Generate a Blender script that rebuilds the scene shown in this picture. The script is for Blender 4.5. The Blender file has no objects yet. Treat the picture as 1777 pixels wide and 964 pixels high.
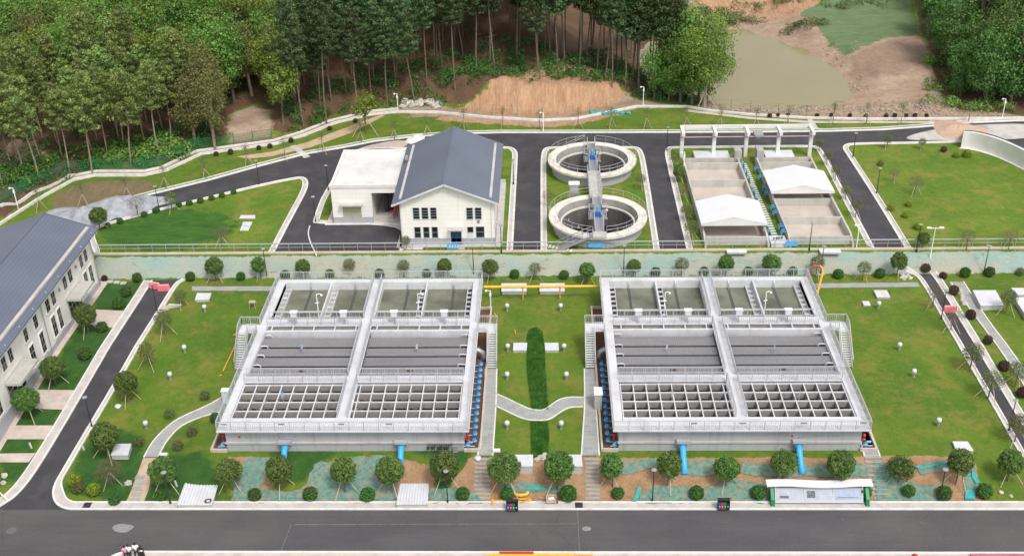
import bpy, bmesh, math, random
import numpy as np
from mathutils import Vector, Matrix
R_ = math.radians
scene = bpy.context.scene
COL = scene.collection
random.seed(7)
RNG = np.random.default_rng(11)

# ------------------------------------------------------------------ camera
F_PX, W_PX, H_PX = 1950.0, 1777.0, 964.0
CAMZ = 70.0
_D = np.array([51.5, 1092.0, -F_PX]); _D /= np.linalg.norm(_D)
_a = .006
_X = np.array([1, _a, (51.5 + 1092 * _a) / F_PX]); _X /= np.linalg.norm(_X)
_Z = np.cross(_X, _D)
CR = np.array([_X, _D, _Z])
CC = np.array([0, 0, CAMZ])
cam_d = bpy.data.cameras.new('camera'); cam = bpy.data.objects.new('camera', cam_d); COL.objects.link(cam)
cam_d.sensor_width = 36; cam_d.lens = 36 * F_PX / W_PX
cam_d.clip_start = 1; cam_d.clip_end = 5000
m = Matrix([[CR[i][j] for j in range(3)] for i in range(3)]).to_4x4(); m.translation = Vector((0, 0, CAMZ))
cam.matrix_world = m
scene.camera = cam

# ------------------------------------------------------------------ sky, sun, exposure
SUN_EL, SUN_AZ = R_(56), R_(150)      # azimuth measured from +Y towards +X
w = bpy.data.worlds.new('World'); scene.world = w; w.use_nodes = True
nt = w.node_tree; nt.nodes.clear()
sky = nt.nodes.new('ShaderNodeTexSky'); sky.sky_type = 'NISHITA'; sky.sun_disc = False
sky.sun_elevation = SUN_EL; sky.sun_rotation = SUN_AZ; sky.dust_density = 3.0; sky.air_density = 1.0; sky.ozone_density = 1.0
hs = nt.nodes.new('ShaderNodeHueSaturation'); hs.inputs['Saturation'].default_value = .2
bg = nt.nodes.new('ShaderNodeBackground'); bg.inputs['Strength'].default_value = .15
wo = nt.nodes.new('ShaderNodeOutputWorld')
nt.links.new(sky.outputs[0], hs.inputs['Color']); nt.links.new(hs.outputs[0], bg.inputs['Color']); nt.links.new(bg.outputs[0], wo.inputs[0])
sl = bpy.data.lights.new('sun', 'SUN'); so = bpy.data.objects.new('sun', sl); COL.objects.link(so)
sl.energy = 1.5; sl.angle = R_(12); sl.color = (1, .96, .9)
sd_ = Vector((math.sin(SUN_AZ) * math.cos(SUN_EL), math.cos(SUN_AZ) * math.cos(SUN_EL), math.sin(SUN_EL)))
so.rotation_euler = sd_.to_track_quat('Z', 'Y').to_euler(); so.location = (0, 100, 150)
vs = scene.view_settings; vs.view_transform = 'Standard'; vs.look = 'None'; vs.exposure = 0.43; vs.gamma = 1; vs.use_curve_mapping = False
scene.render.engine = 'CYCLES'

# ------------------------------------------------------------------ surveying helpers (pixel of the photo -> place on the ground)
def gp(px, py, z=0.0):
    d = CR @ np.array([px - 888.5, 482 - py, -F_PX]); return CC + d * ((z - CC[2]) / d[2])
def pr(p):
    c = CR.T @ (np.array(p, float) - CC); return 888.5 + F_PX * c[0] / -c[2], 482 - F_PX * c[1] / -c[2]
def sm(t):
    t = np.clip(t, 0, 1); return t * t * (3 - 2 * t)
def lin(t): return np.clip(t, 0, 1)
_lat = RNG.random((256, 256))
def vnoise(x, y, s):
    x = np.asarray(x, float) / s + 1000; y = np.asarray(y, float) / s + 1000
    xi = np.floor(x).astype(int); yi = np.floor(y).astype(int); fx = sm(x - xi); fy = sm(y - yi)
    a = _lat[xi % 256, yi % 256]; b = _lat[(xi + 1) % 256, yi % 256]; c = _lat[xi % 256, (yi + 1) % 256]; d = _lat[(xi + 1) % 256, (yi + 1) % 256]
    return (a * (1 - fx) + b * fx) * (1 - fy) + (c * (1 - fx) + d * fx) * fy
def fnoise(x, y, s):
    return vnoise(x, y, s) * .55 + vnoise(x, y, s * .47) * .3 + vnoise(x, y, s * .21) * .15
def sdpoly(x, y, poly):
    """signed distance to a closed polygon, negative inside"""
    x = np.asarray(x, float); y = np.asarray(y, float)
    d = np.full(x.shape, 1e9); ins = np.zeros(x.shape, bool); n = len(poly)
    for i in range(n):
        x0, y0 = poly[i][0], poly[i][1]; x1, y1 = poly[(i + 1) % n][0], poly[(i + 1) % n][1]
        dx, dy = x1 - x0, y1 - y0; L = dx * dx + dy * dy + 1e-12
        t = np.clip(((x - x0) * dx + (y - y0) * dy) / L, 0, 1)
        d = np.minimum(d, np.hypot(x - x0 - t * dx, y - y0 - t * dy))
        c = ((y0 > y) != (y1 > y)); xin = x0 + (y - y0) * dx / (dy if abs(dy) > 1e-9 else 1e-9)
        ins ^= (c & (x < xin))
    return np.where(ins, -d, d)

U, L = 3.8, 1.6                       # upper terrace and basin lawn levels
SLOPE0, SLOPE1 = 122.7, 125.0
def pp(pts, z): return [tuple(gp(a, b, z)[:2]) for a, b in pts]
BPX = [(-60, 440), (0, 390), (70, 345), (130, 312), (165, 305), (250, 305), (290, 296), (350, 268), (480, 250), (530, 235), (580, 215), (640, 200), (690, 195), (760, 196), (850, 205), (940, 210), (1000, 207), (1060, 195), (1105, 186), (1190, 186), (1230, 193), (1300, 200), (1400, 206), (1500, 208), (1850, 206)]
BW = sorted(pp(BPX, U))
BX = np.array([p[0] for p in BW]); BY = np.array([p[1] for p in BW])
POND = pp([(1238, 181), (1262, 182), (1330, 184), (1420, 184), (1492, 178), (1480, 162), (1458, 140), (1440, 113), (1400, 90), (1340, 69), (1300, 57), (1262, 50), (1190, 50), (1150, 62), (1110, 85), (1100, 110), (1110, 126), (1135, 140), (1180, 158), (1215, 172)], 3.0)
TANKS = [(6.85, 131.4), (6.8, 149.9)]
def Bd(x): return np.interp(x, BX, BY)
def H(x, y):
    x = np.asarray(x, float); y = np.asarray(y, float)
    zc = L * lin((y - 82.4) / 4.4); zs = L * lin((y - 82.4) / 24)
    wL = sm((-33 - x) / 6); wR = sm((x - 38) / 6); ws = np.maximum(wL, wR)
    z = zc * (1 - ws) + zs * ws
    z = z + (U - L) * lin((y - SLOPE0) / (SLOPE1 - SLOPE0))
    d = y - Bd(x)
    A = .35 * sm((x + 90) / 10) + .25 * sm((x + 50) / 12) + .4 * sm((x + 30) / 12)
    A = A * (1 - sm((x - 4) / 22))
    S = 3.3 * sm((d - 3.5) / 5) + 7 * sm((d - 9) / 42)
    S = S * (1 - sm((x + 8) / 15) * sm((d - 15) / 15))
    far = sm((d - 2) / 6)
    z = z + A * S
    z = z + far * (fnoise(x, y, 9.) - .5) * 1.6
    z = z + (vnoise(x, y * .18, .9) - .5 + .7 * (vnoise(x, y * .3, 2.3) - .5)) * .7 * sm((d - 3) / 2) * (1 - sm((d - 9) / 4)) * A
    z = z + (x > 20) * sm((d - 1) / 3) * (fnoise(x, y, 2.4) - .5) * .8
    z = z + sm((x - 70) / 45) * sm((y - 172) / 30) * 16
    z = z + sm((x - 46) / 6) * sm((y - 182) / 8) * 1.3
    z = z + sm((y - 228) / 30) * 7 * sm((x - 15) / 20)
    sd = sdpoly(x, y, POND) + (fnoise(x, y, 4.5) - .5) * 4.5
    zp = np.where(sd < 0, 3.05 + np.maximum(-1.3, sd * .5), 3.05 + (z - 3.05) * sm(sd / 6))
    near = d > .5
    z = np.where(near & (sd < 6), zp, z)
    for cx, cy in TANKS:
        r = np.hypot(x - cx, y - cy); z = np.where(r < 5.25, 1.0, z)
    return z
def h1(x, y): return float(H(np.array([x]), np.array([y]))[0])
def gt(px, py):
    """photo pixel -> point on the terrain"""
    z = 2.0
    for _ in range(25):
        p = gp(px, py, z); zn = h1(p[0], p[1]); z = z * .4 + zn * .6
    p = gp(px, py, z); return Vector((p[0], p[1], h1(p[0], p[1])))
def gh(px, py, hc):
    """ground point under a thing whose point hc above the ground is seen at the pixel"""
    z = 2.0 + hc
    for _ in range(30):
        p = gp(px, py, z); zn = h1(p[0], p[1]) + hc; z = z * .4 + zn * .6
    p = gp(px, py, z); return Vector((p[0], p[1], h1(p[0], p[1])))

# ------------------------------------------------------------------ mesh helpers
class MB:
    def __init__(s): s.v = []; s.f = []
    def add(s, vs_, fs): n = len(s.v); s.v += [tuple(map(float, v)) for v in vs_]; s.f += [tuple(i + n for i in f) for f in fs]; return s
    def box(s, x0, x1, y0, y1, z0, z1):
        x0, x1 = min(x0, x1), max(x0, x1); y0, y1 = min(y0, y1), max(y0, y1); z0, z1 = min(z0, z1), max(z0, z1)
        return s.add([(x0, y0, z0), (x1, y0, z0), (x1, y1, z0), (x0, y1, z0), (x0, y0, z1), (x1, y0, z1), (x1, y1, z1), (x0, y1, z1)],
                     [(0, 3, 2, 1), (4, 5, 6, 7), (0, 1, 5, 4), (1, 2, 6, 5), (2, 3, 7, 6), (3, 0, 4, 7)])
    def bar(s, p, q, wd, ht, up=(0, 0, 1)):
        p = Vector(p); q = Vector(q); d = (q - p).normalized(); upv = Vector(up)
        sd = d.cross(upv)
        if sd.length < 1e-4: sd = Vector((1, 0, 0))
        sd.normalize(); u2 = sd.cross(d)
        vs_ = []
        for c in (p, q):
            for a, b in ((-1, -1), (1, -1), (1, 1), (-1, 1)): vs_.append(c + sd * a * wd / 2 + u2 * b * ht / 2)
        return s.add(vs_, [(0, 1, 2, 3), (7, 6, 5, 4), (0, 4, 5, 1), (1, 5, 6, 2), (2, 6, 7, 3), (3, 7, 4, 0)])
    def tube(s, pts, r, n=8, caps=True):
        pts = [Vector(p) for p in pts]; k = len(pts); rs = r if isinstance(r, (list, tuple)) else [r] * k
        vs_ = []
        for i, p in enumerate(pts):
            d = (pts[min(i + 1, k - 1)] - pts[max(i - 1, 0)]).normalized()
            a = d.cross(Vector((0, 0, 1)))
            if a.length < .05: a = d.cross(Vector((0, 1, 0)))
            a.normalize(); b = a.cross(d)
            for j in range(n):
                t = 2 * math.pi * j / n; vs_.append(p + (a * math.cos(t) + b * math.sin(t)) * rs[i])
        fs = [(i * n + j, i * n + (j + 1) % n, (i + 1) * n + (j + 1) % n, (i + 1) * n + j) for i in range(k - 1) for j in range(n)]
        if caps: fs += [tuple(range(n))[::-1], tuple((k - 1) * n + j for j in range(n))]
        return s.add(vs_, fs)
    def lathe(s, cx, cy, prof, n=32, closed=False, a0=0, a1=2 * math.pi):
        full = abs(a1 - a0 - 2 * math.pi) < 1e-6; k = len(prof); vs_ = []; m_ = n if full else n + 1
        for j in range(m_):
            t = a0 + (a1 - a0) * j / n
            for r, z in prof: vs_.append((cx + r * math.cos(t), cy + r * math.sin(t), z))
        fs = []
        for j in range(n):
            j2 = (j + 1) % m_
            for i in range(k if closed else k - 1):
                i2 = (i + 1) % k; fs.append((j * k + i, j2 * k + i, j2 * k + i2, j * k + i2))
        return s.add(vs_, fs)
    def cyl(s, x, y, z0, z1, r, n=12, r1=None):
        r1 = r if r1 is None else r1
        vs_ = [(x + r * math.cos(2 * math.pi * j / n), y + r * math.sin(2 * math.pi * j / n), z0) for j in range(n)] + \
              [(x + r1 * math.cos(2 * math.pi * j / n), y + r1 * math.sin(2 * math.pi * j / n), z1) for j in range(n)]
        return s.add(vs_, [tuple(range(n))[::-1], tuple(range(n, 2 * n))] + [(j, (j + 1) % n, n + (j + 1) % n, n + j) for j in range(n)])
    def ball(s, c, r, rz=None, n=12, k=7, jit=0.0, seed=0):
        rz = rz or r; rr = random.Random(seed); vs_ = [(c[0], c[1], c[2] - rz)]
        for i in range(1, k):
            f_ = -math.pi / 2 + math.pi * i / k
            for j in range(n):
                t = 2 * math.pi * j / n; q = 1 + rr.uniform(-jit, jit)
                vs_.append((c[0] + r * q * math.cos(f_) * math.cos(t), c[1] + r * q * math.cos(f_) * math.sin(t), c[2] + rz * q * math.sin(f_)))
        vs_.append((c[0], c[1], c[2] + rz)); fs = [(0, 1 + (j + 1) % n, 1 + j) for j in range(n)]
        for i in range(k - 2):
            for j in range(n): a = 1 + i * n; fs.append((a + j, a + (j + 1) % n, a + n + (j + 1) % n, a + n + j))
        a = 1 + (k - 2) * n; fs += [(a + j, a + (j + 1) % n, len(vs_) - 1) for j in range(n)]
        return s.add(vs_, fs)
    def prism(s, poly, z0, z1):
        n = len(poly); ar = sum(poly[i][0] * poly[(i + 1) % n][1] - poly[(i + 1) % n][0] * poly[i][1] for i in range(n))
        if ar < 0: poly = poly[::-1]
        return s.add([(p[0], p[1], z0) for p in poly] + [(p[0], p[1], z1) for p in poly],
                     [tuple(range(n))[::-1], tuple(range(n, 2 * n))] + [(j, (j + 1) % n, n + (j + 1) % n, n + j) for j in range(n)])
    def sweep(s, pts, wd, ht, closed=False, zoff=0.0, base=None, step=1.5):
        """rectangular kerb that follows the terrain along a path"""
        P = []
        n = len(pts)
        for i in range(n if closed else n - 1):
            a = np.array(pts[i][:2], float); b = np.array(pts[(i + 1) % n][:2], float); k = max(1, int(np.hypot(*(b - a)) / step))
            for j in range(k): P.append(a + (b - a) * j / k)
        if not closed: P.append(np.array(pts[-1][:2], float))
        m_ = len(P); vs_ = []
        for i, p in enumerate(P):
            q0 = P[(i - 1) % m_] if (closed or i > 0) else p; q1 = P[(i + 1) % m_] if (closed or i < m_ - 1) else p
            d = q1 - q0; d = d / (np.hypot(*d) + 1e-9); nn = np.array([-d[1], d[0]])
            z = (h1(p[0], p[1]) if base is None else base) + zoff
            for sx, zz in ((-1, -.15), (1, -.15), (1, ht), (-1, ht)):
                o = p + nn * sx * wd / 2; vs_.append((o[0], o[1], z + zz))
        fs = []
        for i in range(m_ if closed else m_ - 1):
            a = i * 4; b = ((i + 1) % m_) * 4
            for j in range(4): fs.append((a + j, a + (j + 1) % 4, b + (j + 1) % 4, b + j))
        if not closed: fs += [(0, 1, 2, 3), tuple((m_ - 1) * 4 + j for j in (3, 2, 1, 0))]
        return s.add(vs_, fs)
    def build(s, name, mat, parent=None, smooth=False, loc=None):
        me = bpy.data.meshes.new(name); o = np.array(loc if loc is not None else (parent['_o'] if parent is not None and '_o' in parent else (0, 0, 0)))
        vv = np.array(s.v, float) - o if s.v else []
        me.from_pydata([tuple(v) for v in vv], [], s.f); me.materials.append(mat)
        if smooth: me.polygons.foreach_set('use_smooth', [True] * len(me.polygons))
        me.validate(); me.update()
        ob = bpy.data.objects.new(name, me); COL.objects.link(ob)
        if parent is not None: ob.parent = parent
        elif loc is not None: ob.location = loc
        if parent is not None: ob['_o'] = [float(c) for c in o]
        return ob

def tag(o, label=None, cat=None, group=None, kind=None):
    if label: o['label'] = label
    if cat: o['category'] = cat
    if group: o['group'] = group
    if kind: o['kind'] = kind
    return o
def thing(name, label, cat, loc=(0, 0, 0), group=None, rz=0):
    """root Empty; parts are built in world coordinates around loc"""
    o = bpy.data.objects.new(name, None); COL.objects.link(o); o.empty_display_size = .3
    o.location = loc; o.rotation_euler = (0, 0, rz); o['_o'] = [float(c) for c in loc]
    return tag(o, label, cat, group)
def single(name, mb, mat, label, cat, loc, group=None, smooth=False):
    o = mb.build(name, mat, None, smooth, loc=loc); return tag(o, label, cat, group)
def struct(name, mb, mat, smooth=False): return tag(mb.build(name, mat, None, smooth), kind='structure')
KIDS = {}
def dup(root, loc, rz=0.0, sc=1.0, label=None, group=None, scz=None):
    kids = KIDS.setdefault(root.name, list(root.children))
    r = root.copy(); COL.objects.link(r); r.location = loc; r.rotation_euler = (0, 0, rz); r.scale = (sc, sc, scz or sc)
    if label: r['label'] = label
    if group: r['group'] = group
    for ch in kids:
        c = ch.copy(); COL.objects.link(c); c.parent = r
        for g in list(ch.children):
            d = g.copy(); COL.objects.link(d); d.parent = c
    return r
class Proto:
    """a thing built once and set out many times; the first use is the built thing itself"""
    def __init__(s, root): s.root = root; s.used = False; KIDS[root.name] = list(root.children)
    def put(s, loc, rz=0.0, sc=1.0, label=None, group=None, scz=None):
        if s.used: return dup(s.root, loc, rz, sc, label, group, scz)
        s.used = True; r = s.root; r.location = loc; r.rotation_euler = (0, 0, rz); r.scale = (sc, sc, scz or sc)
        if label: r['label'] = label
        if group: r['group'] = group
        return r
ORD = ['leftmost', 'second from left', 'third from left', 'fourth from left', 'fifth from left', 'sixth from left', 'seventh from left', 'eighth from left', 'ninth from left', 'tenth from left', 'eleventh from left', 'twelfth from left', 'thirteenth from left', 'fourteenth from left', 'fifteenth from left', 'sixteenth from left', 'seventeenth from left', 'eighteenth from left', 'nineteenth from left', 'twentieth from left', 'twenty-first from left', 'twenty-second from left', 'twenty-third from left', 'twenty-fourth from left', 'twenty-fifth from left']
NTH = ['nearest', 'second nearest', 'third nearest', 'fourth nearest', 'fifth nearest', 'sixth nearest', 'seventh nearest', 'eighth nearest', 'ninth nearest', 'tenth nearest', 'eleventh nearest', 'twelfth nearest']

def clip_half(poly, ax, val, keep_less):
    out = []; n = len(poly)
    for i in range(n):
        a, b = poly[i], poly[(i + 1) % n]; ia = (a[ax] <= val) if keep_less else (a[ax] >= val); ib = (b[ax] <= val) if keep_less else (b[ax] >= val)
        if ia: out.append(a)
        if ia != ib:
            t = (val - a[ax]) / (b[ax] - a[ax]); out.append((a[0] + (b[0] - a[0]) * t, a[1] + (b[1] - a[1]) * t))
    return out
def drape(poly, off, cell=1.0, mb=None, cut=None):
    """cover a ground polygon with a sheet that follows the terrain; the sheet is triangulated first so that concave outlines stay true"""
    from mathutils.geometry import tessellate_polygon
    mb = mb or MB(); pv = [Vector((p[0], p[1], 0)) for p in poly]
    key = {}; V = []; Fs = []
    for tri in tessellate_polygon([pv]):
        t = [(poly[i][0], poly[i][1]) for i in tri]
        x0 = min(p[0] for p in t); x1 = max(p[0] for p in t)
        i = math.floor(x0 / cell)
        while i * cell < x1:
            st = clip_half(clip_half(t, 0, i * cell, False), 0, (i + 1) * cell, True); i += 1
            if len(st) < 3: continue
            y0 = min(p[1] for p in st); y1 = max(p[1] for p in st); j = math.floor(y0 / cell)
            while j * cell < y1:
                c = clip_half(clip_half(st, 1, j * cell, False), 1, (j + 1) * cell, True); j += 1
                if len(c) < 3: continue
                idx = []
                for p in c:
                    k = (round(p[0], 3), round(p[1], 3))
                    if k not in key: key[k] = len(V); V.append(k)
                    if not idx or idx[-1] != key[k]: idx.append(key[k])
                if len(idx) > 2 and idx[0] == idx[-1]: idx.pop()
                if len(set(idx)) == len(idx) and len(idx) > 2:
                    a = sum(V[idx[q]][0] * V[idx[(q + 1) % len(idx)]][1] - V[idx[(q + 1) % len(idx)]][0] * V[idx[q]][1] for q in range(len(idx)))
                    if abs(a) > 1e-6: Fs.append(tuple(idx) if a > 0 else tuple(idx[::-1]))
    if V:
        va = np.array(V); z = H(va[:, 0], va[:, 1]) + off; mb.add([(va[i, 0], va[i, 1], z[i]) for i in range(len(V))], Fs)
    return mb
def ribbon(a, b, off, mb, step=1.2):
    """strip of pavement between two equally long polylines, laid on the terrain"""
    V = []; F = []
    for i in range(len(a) - 1):
        p0, p1, q0, q1 = (np.array(v[:2], float) for v in (a[i], a[i + 1], b[i], b[i + 1])); n = max(1, int(max(np.hypot(*(p1 - p0)), np.hypot(*(q1 - q0))) / step))
        for k in range(n + (1 if i == len(a) - 2 else 0)):
            t = k / n; V += [tuple(p0 + (p1 - p0) * t), tuple(q0 + (q1 - q0) * t)]
    va = np.array(V); z = H(va[:, 0], va[:, 1]) + off
    for i in range(len(V) // 2 - 1): F.append((2 * i, 2 * i + 1, 2 * i + 3, 2 * i + 2))
    ar = np.cross(va[1] - va[0], va[2] - va[0])
    if ar < 0: F = [f[::-1] for f in F]
    return mb.add([(va[i, 0], va[i, 1], z[i]) for i in range(len(V))], F)
def offset(pts, d, closed=False):
    n = len(pts); out = []
    for i in range(n):
        p = np.array(pts[i][:2], float); q0 = np.array(pts[(i - 1) % n][:2]) if (closed or i > 0) else p; q1 = np.array(pts[(i + 1) % n][:2]) if (closed or i < n - 1) else p
        t0 = p - q0; t1 = q1 - p
        if np.hypot(*t0) < 1e-9: t0 = t1
        if np.hypot(*t1) < 1e-9: t1 = t0
        t0 /= np.hypot(*t0); t1 /= np.hypot(*t1); n0 = np.array([-t0[1], t0[0]]); n1 = np.array([-t1[1], t1[0]])
        b = n0 + n1; b /= (np.hypot(*b) + 1e-9); k = 1 / max(.5, b @ n0); out.append(tuple(p + b * d * k))
    return out
def chaikin(pts, it=2, closed=False):
    for _ in range(it):
        o = [] if closed else [pts[0]]
        n = len(pts)
        for i in range(n if closed else n - 1):
            a = np.array(pts[i][:2], float); b = np.array(pts[(i + 1) % n][:2], float); o += [tuple(a * .75 + b * .25), tuple(a * .25 + b * .75)]
        if not closed: o.append(pts[-1])
        pts = o
    return pts

# ------------------------------------------------------------------ materials
def new_mat(name):
    m_ = bpy.data.materials.new(name); m_.use_nodes = True; t = m_.node_tree; b = t.nodes['Principled BSDF']; return m_, t, b
def noise_node(t, scale, detail=4, rough=.6, coord=None, vec=None):
    n = t.nodes.new('ShaderNodeTexNoise'); n.inputs['Scale'].default_value = scale; n.inputs['Detail'].default_value = detail; n.inputs['Roughness'].default_value = rough
    if vec is not None: t.links.new(vec, n.inputs['Vector'])
    return n
def ramp(t, src, p0, p1, c0=(0, 0, 0, 1), c1=(1, 1, 1, 1)):
    r = t.nodes.new('ShaderNodeValToRGB'); r.color_ramp.elements[0].position = p0; r.color_ramp.elements[1].position = p1
    r.color_ramp.elements[0].color = c0; r.color_ramp.elements[1].color = c1; t.links.new(src, r.inputs[0]); return r.outputs[0]
def mix(t, fac, a, b, mode='MIX'):
    n = t.nodes.new('ShaderNodeMix'); n.data_type = 'RGBA'; n.blend_type = mode
    for sock, v in ((n.inputs['Factor'], fac), (n.inputs[6], a), (n.inputs[7], b)):
        if isinstance(v, (int, float)): sock.default_value = v
        elif isinstance(v, tuple): sock.default_value = v if len(v) == 4 else (*v, 1)
        else: t.links.new(v, sock)
    return n.outputs[2]
def mth(t, op, a, b=None, clamp=False):
    n = t.nodes.new('ShaderNodeMath'); n.operation = op; n.use_clamp = clamp
    for i, v in enumerate((a, b)):
        if v is None: continue
        if isinstance(v, (int, float)): n.inputs[i].default_value = v
        else: t.links.new(v, n.inputs[i])
    return n.outputs[0]
def wpos(t):
    g = t.nodes.new('ShaderNodeNewGeometry'); return g.outputs['Position']
def scaled(t, vec, sx, sy, sz):
    n = t.nodes.new('ShaderNodeVectorMath'); n.operation = 'MULTIPLY'; t.links.new(vec, n.inputs[0]); n.inputs[1].default_value = (sx, sy, sz); return n.outputs[0]
def bump(t, b, src, strength, dist=.05):
    n = t.nodes.new('ShaderNodeBump'); n.inputs['Strength'].default_value = strength; n.inputs['Distance'].default_value = dist
    t.links.new(src, n.inputs['Height']); t.links.new(n.outputs[0], b.inputs['Normal'])
def c4(c, k=1.0): return (min(1, c[0] * k), min(1, c[1] * k), min(1, c[2] * k), 1)
def surf(name, c, var=.12, scale=.6, rough=.8, metal=0.0, fine=6.0, streak=0.0, dirt=None, dirt_amt=.3, bmp=0.0):
    """one worn surface: large blotches, fine grain, optional vertical streaks and dirt patches"""
    m_, t, b = new_mat(name); p = wpos(t)
    n1 = noise_node(t, scale, 4, .6, vec=p); n2 = noise_node(t, fine, 3, .7, vec=p)
    col = mix(t, ramp(t, n1.outputs[0], .3, .7), c4(c, 1 - var), c4(c, 1 + var))
    col = mix(t, ramp(t, n2.outputs[0], .25, .75), mix(t, 1.0, col, (1 - var * .6,) * 3, 'MULTIPLY'), col)
    if streak:
        n3 = noise_node(t, 1.0, 3, .6, vec=scaled(t, p, 2.2, 2.2, .12))
        col = mix(t, mth(t, 'MULTIPLY', ramp(t, n3.outputs[0], .5, .72), streak), col, c4(c, .45))
    if dirt:
        n4 = noise_node(t, scale * .7, 5, .65, vec=scaled(t, p, 1.3, 1.1, 1))
        col = mix(t, mth(t, 'MULTIPLY', ramp(t, n4.outputs[0], .48, .66), dirt_amt), col, c4(dirt))
    t.links.new(col, b.inputs['Base Color']); b.inputs['Roughness'].default_value = rough; b.inputs['Metallic'].default_value = metal
    if bmp: bump(t, b, n2.outputs[0], bmp, .03)
    return m_
M = {}
M['white'] = surf('white_painted_concrete', (.63, .63, .65), .06, .5, .6, streak=0, dirt=(.38, .36, .34), dirt_amt=.4)
M['rail'] = surf('white_rail_paint', (.44, .45, .48), .04, 1, .4)
M['steel'] = surf('galvanised_steel', (.45, .46, .48), .1, 1, .4, metal=.5)
M['grey_wall'] = surf('grey_basin_wall', (.4, .41, .44), .07, .4, .7, streak=.35)
M['conc'] = surf('pale_concrete', (.5, .48, .44), .1, .5, .85, streak=.25, dirt=(.3, .28, .25), dirt_amt=.35)
M['conc_in'] = surf('stained_concrete', (.4, .39, .37), .12, .8, .9, streak=.5, dirt=(.26, .24, .22), dirt_amt=.4)
M['cell'] = surf('cell_concrete', (.29, .275, .27), .12, .8, .9, streak=.35, dirt=(.4, .33, .3), dirt_amt=.4)
M['conc_white'] = surf('white_render', (.72, .7, .67), .05, .5, .8, dirt=(.45, .43, .4), dirt_amt=.3)
M['kerb'] = surf('kerb_granite', (.72, .7, .67), .1, 1.2, .8, dirt=(.42, .4, .36), dirt_amt=.35)
M['pave'] = surf('pavement_concrete', (.52, .49, .46), .12, .8, .85, dirt=(.36, .3, .26), dirt_amt=.4)
M['pinkpave'] = surf('pale_pink_paving', (.56, .47, .41), .1, .9, .85, dirt=(.4, .32, .26), dirt_amt=.5)
M['black'] = surf('black_metal', (.03, .03, .035), .1, 1, .5)
M['dark'] = surf('dark_opening', (.03, .03, .033), .2, 1, .4)
M['sludge'] = surf('dark_sludge', (.018, .017, .016), .3, .8, .25)
M['blue'] = surf('blue_valve_paint', (.12, .38, .62), .15, 2, .35)
M['blue_deep'] = surf('deep_blue_paint', (.02, .12, .4), .15, 2, .35)
M['red'] = surf('red_paint', (.5, .04, .04), .15, 2, .4)
M['pink'] = surf('pink_plastic', (.85, .22, .25), .1, 1, .45)
M['yellow'] = surf('yellow_paint', (.8, .46, .03), .12, 1.5, .45, dirt=(.4, .3, .1), dirt_amt=.4)
M['orange'] = surf('orange_pipe_paint', (.75, .36, .05), .1, 1.5, .45)
M['green'] = surf('green_paint', (.01, .22, .08), .12, 1.5, .5)
M['fence_green'] = surf('green_fence_wire', (.02, .2, .09), .1, 1.5, .5)
M['rust'] = surf('brown_pit_soil', (.13, .065, .035), .2, 1.5, .9)
M['bark'] = surf('grey_brown_bark', (.17, .13, .1), .3, 3, .95)
M['bark_pale'] = surf('pale_bark', (.3, .24, .18), .25, 3, .95)
M['stake'] = surf('bamboo_stake', (.5, .42, .3), .15, 3, .8)
M['stone'] = surf('rough_stone', (.5, .46, .4), .2, 1.5, .95, bmp=.5)
M['rubble'] = surf('brown_rubble', (.36, .29, .22), .25, 1.2, .95)
M['gravel'] = surf('grey_gravel', (.36, .37, .4), .3, 1.0, .95, fine=9, bmp=1.0)
M['sand'] = surf('reddish_sand', (.52, .36, .27), .12, 1.0, .95, fine=9, bmp=.6)
M['beige_door'] = surf('beige_shutter', (.42, .4, .27), .05, 1, .6)
M['blue_sign'] = surf('blue_sign', (.1, .42, .75), .05, 1, .4)
M['white_plain'] = surf('white_lettering', (.85, .85, .85), .03, 1, .5)
M['tin'] = surf('white_sheet_metal', (.68, .69, .72), .06, .8, .35, metal=.1, dirt=(.4, .4, .4), dirt_amt=.25)
M['roof_white'] = surf('white_canopy_sheet', (.68, .68, .7), .03, .5, .5)
M['glass'] = surf('dark_window_glass', (.02, .025, .03), .4, .8, .08)
M['door_glass'] = surf('blue_glass_door', (.03, .07, .11), .4, 1.2, .1)
M['skin'] = surf('skin', (.5, .3, .2), .05, 3, .6); M['hair'] = surf('hair', (.012, .01, .01), .1, 3, .5)
M['cloth_white'] = surf('white_shirt', (.75, .77, .8), .06, 4, .8); M['cloth_pink'] = surf('pink_shirt', (.75, .3, .38), .06, 4, .8)
M['cloth_dark'] = surf('dark_trousers', (.02, .022, .035), .1, 4, .8); M['cloth_black'] = surf('black_dress', (.012, .012, .014), .1, 4, .8)
M['purple'] = surf('purple_planter', (.16, .1, .3), .1, 1, .6)
M['wood'] = surf('pale_wood', (.5, .4, .27), .12, 2, .8)
M['net_teal'] = surf('teal_netting', (.12, .25, .205), .3, 2.6, .9, fine=3.2, dirt=(.33, .23, .14), dirt_amt=.85)
M['net_fold'] = surf('bright_teal_netting', (.04, .36, .34), .15, 2, .8)

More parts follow.
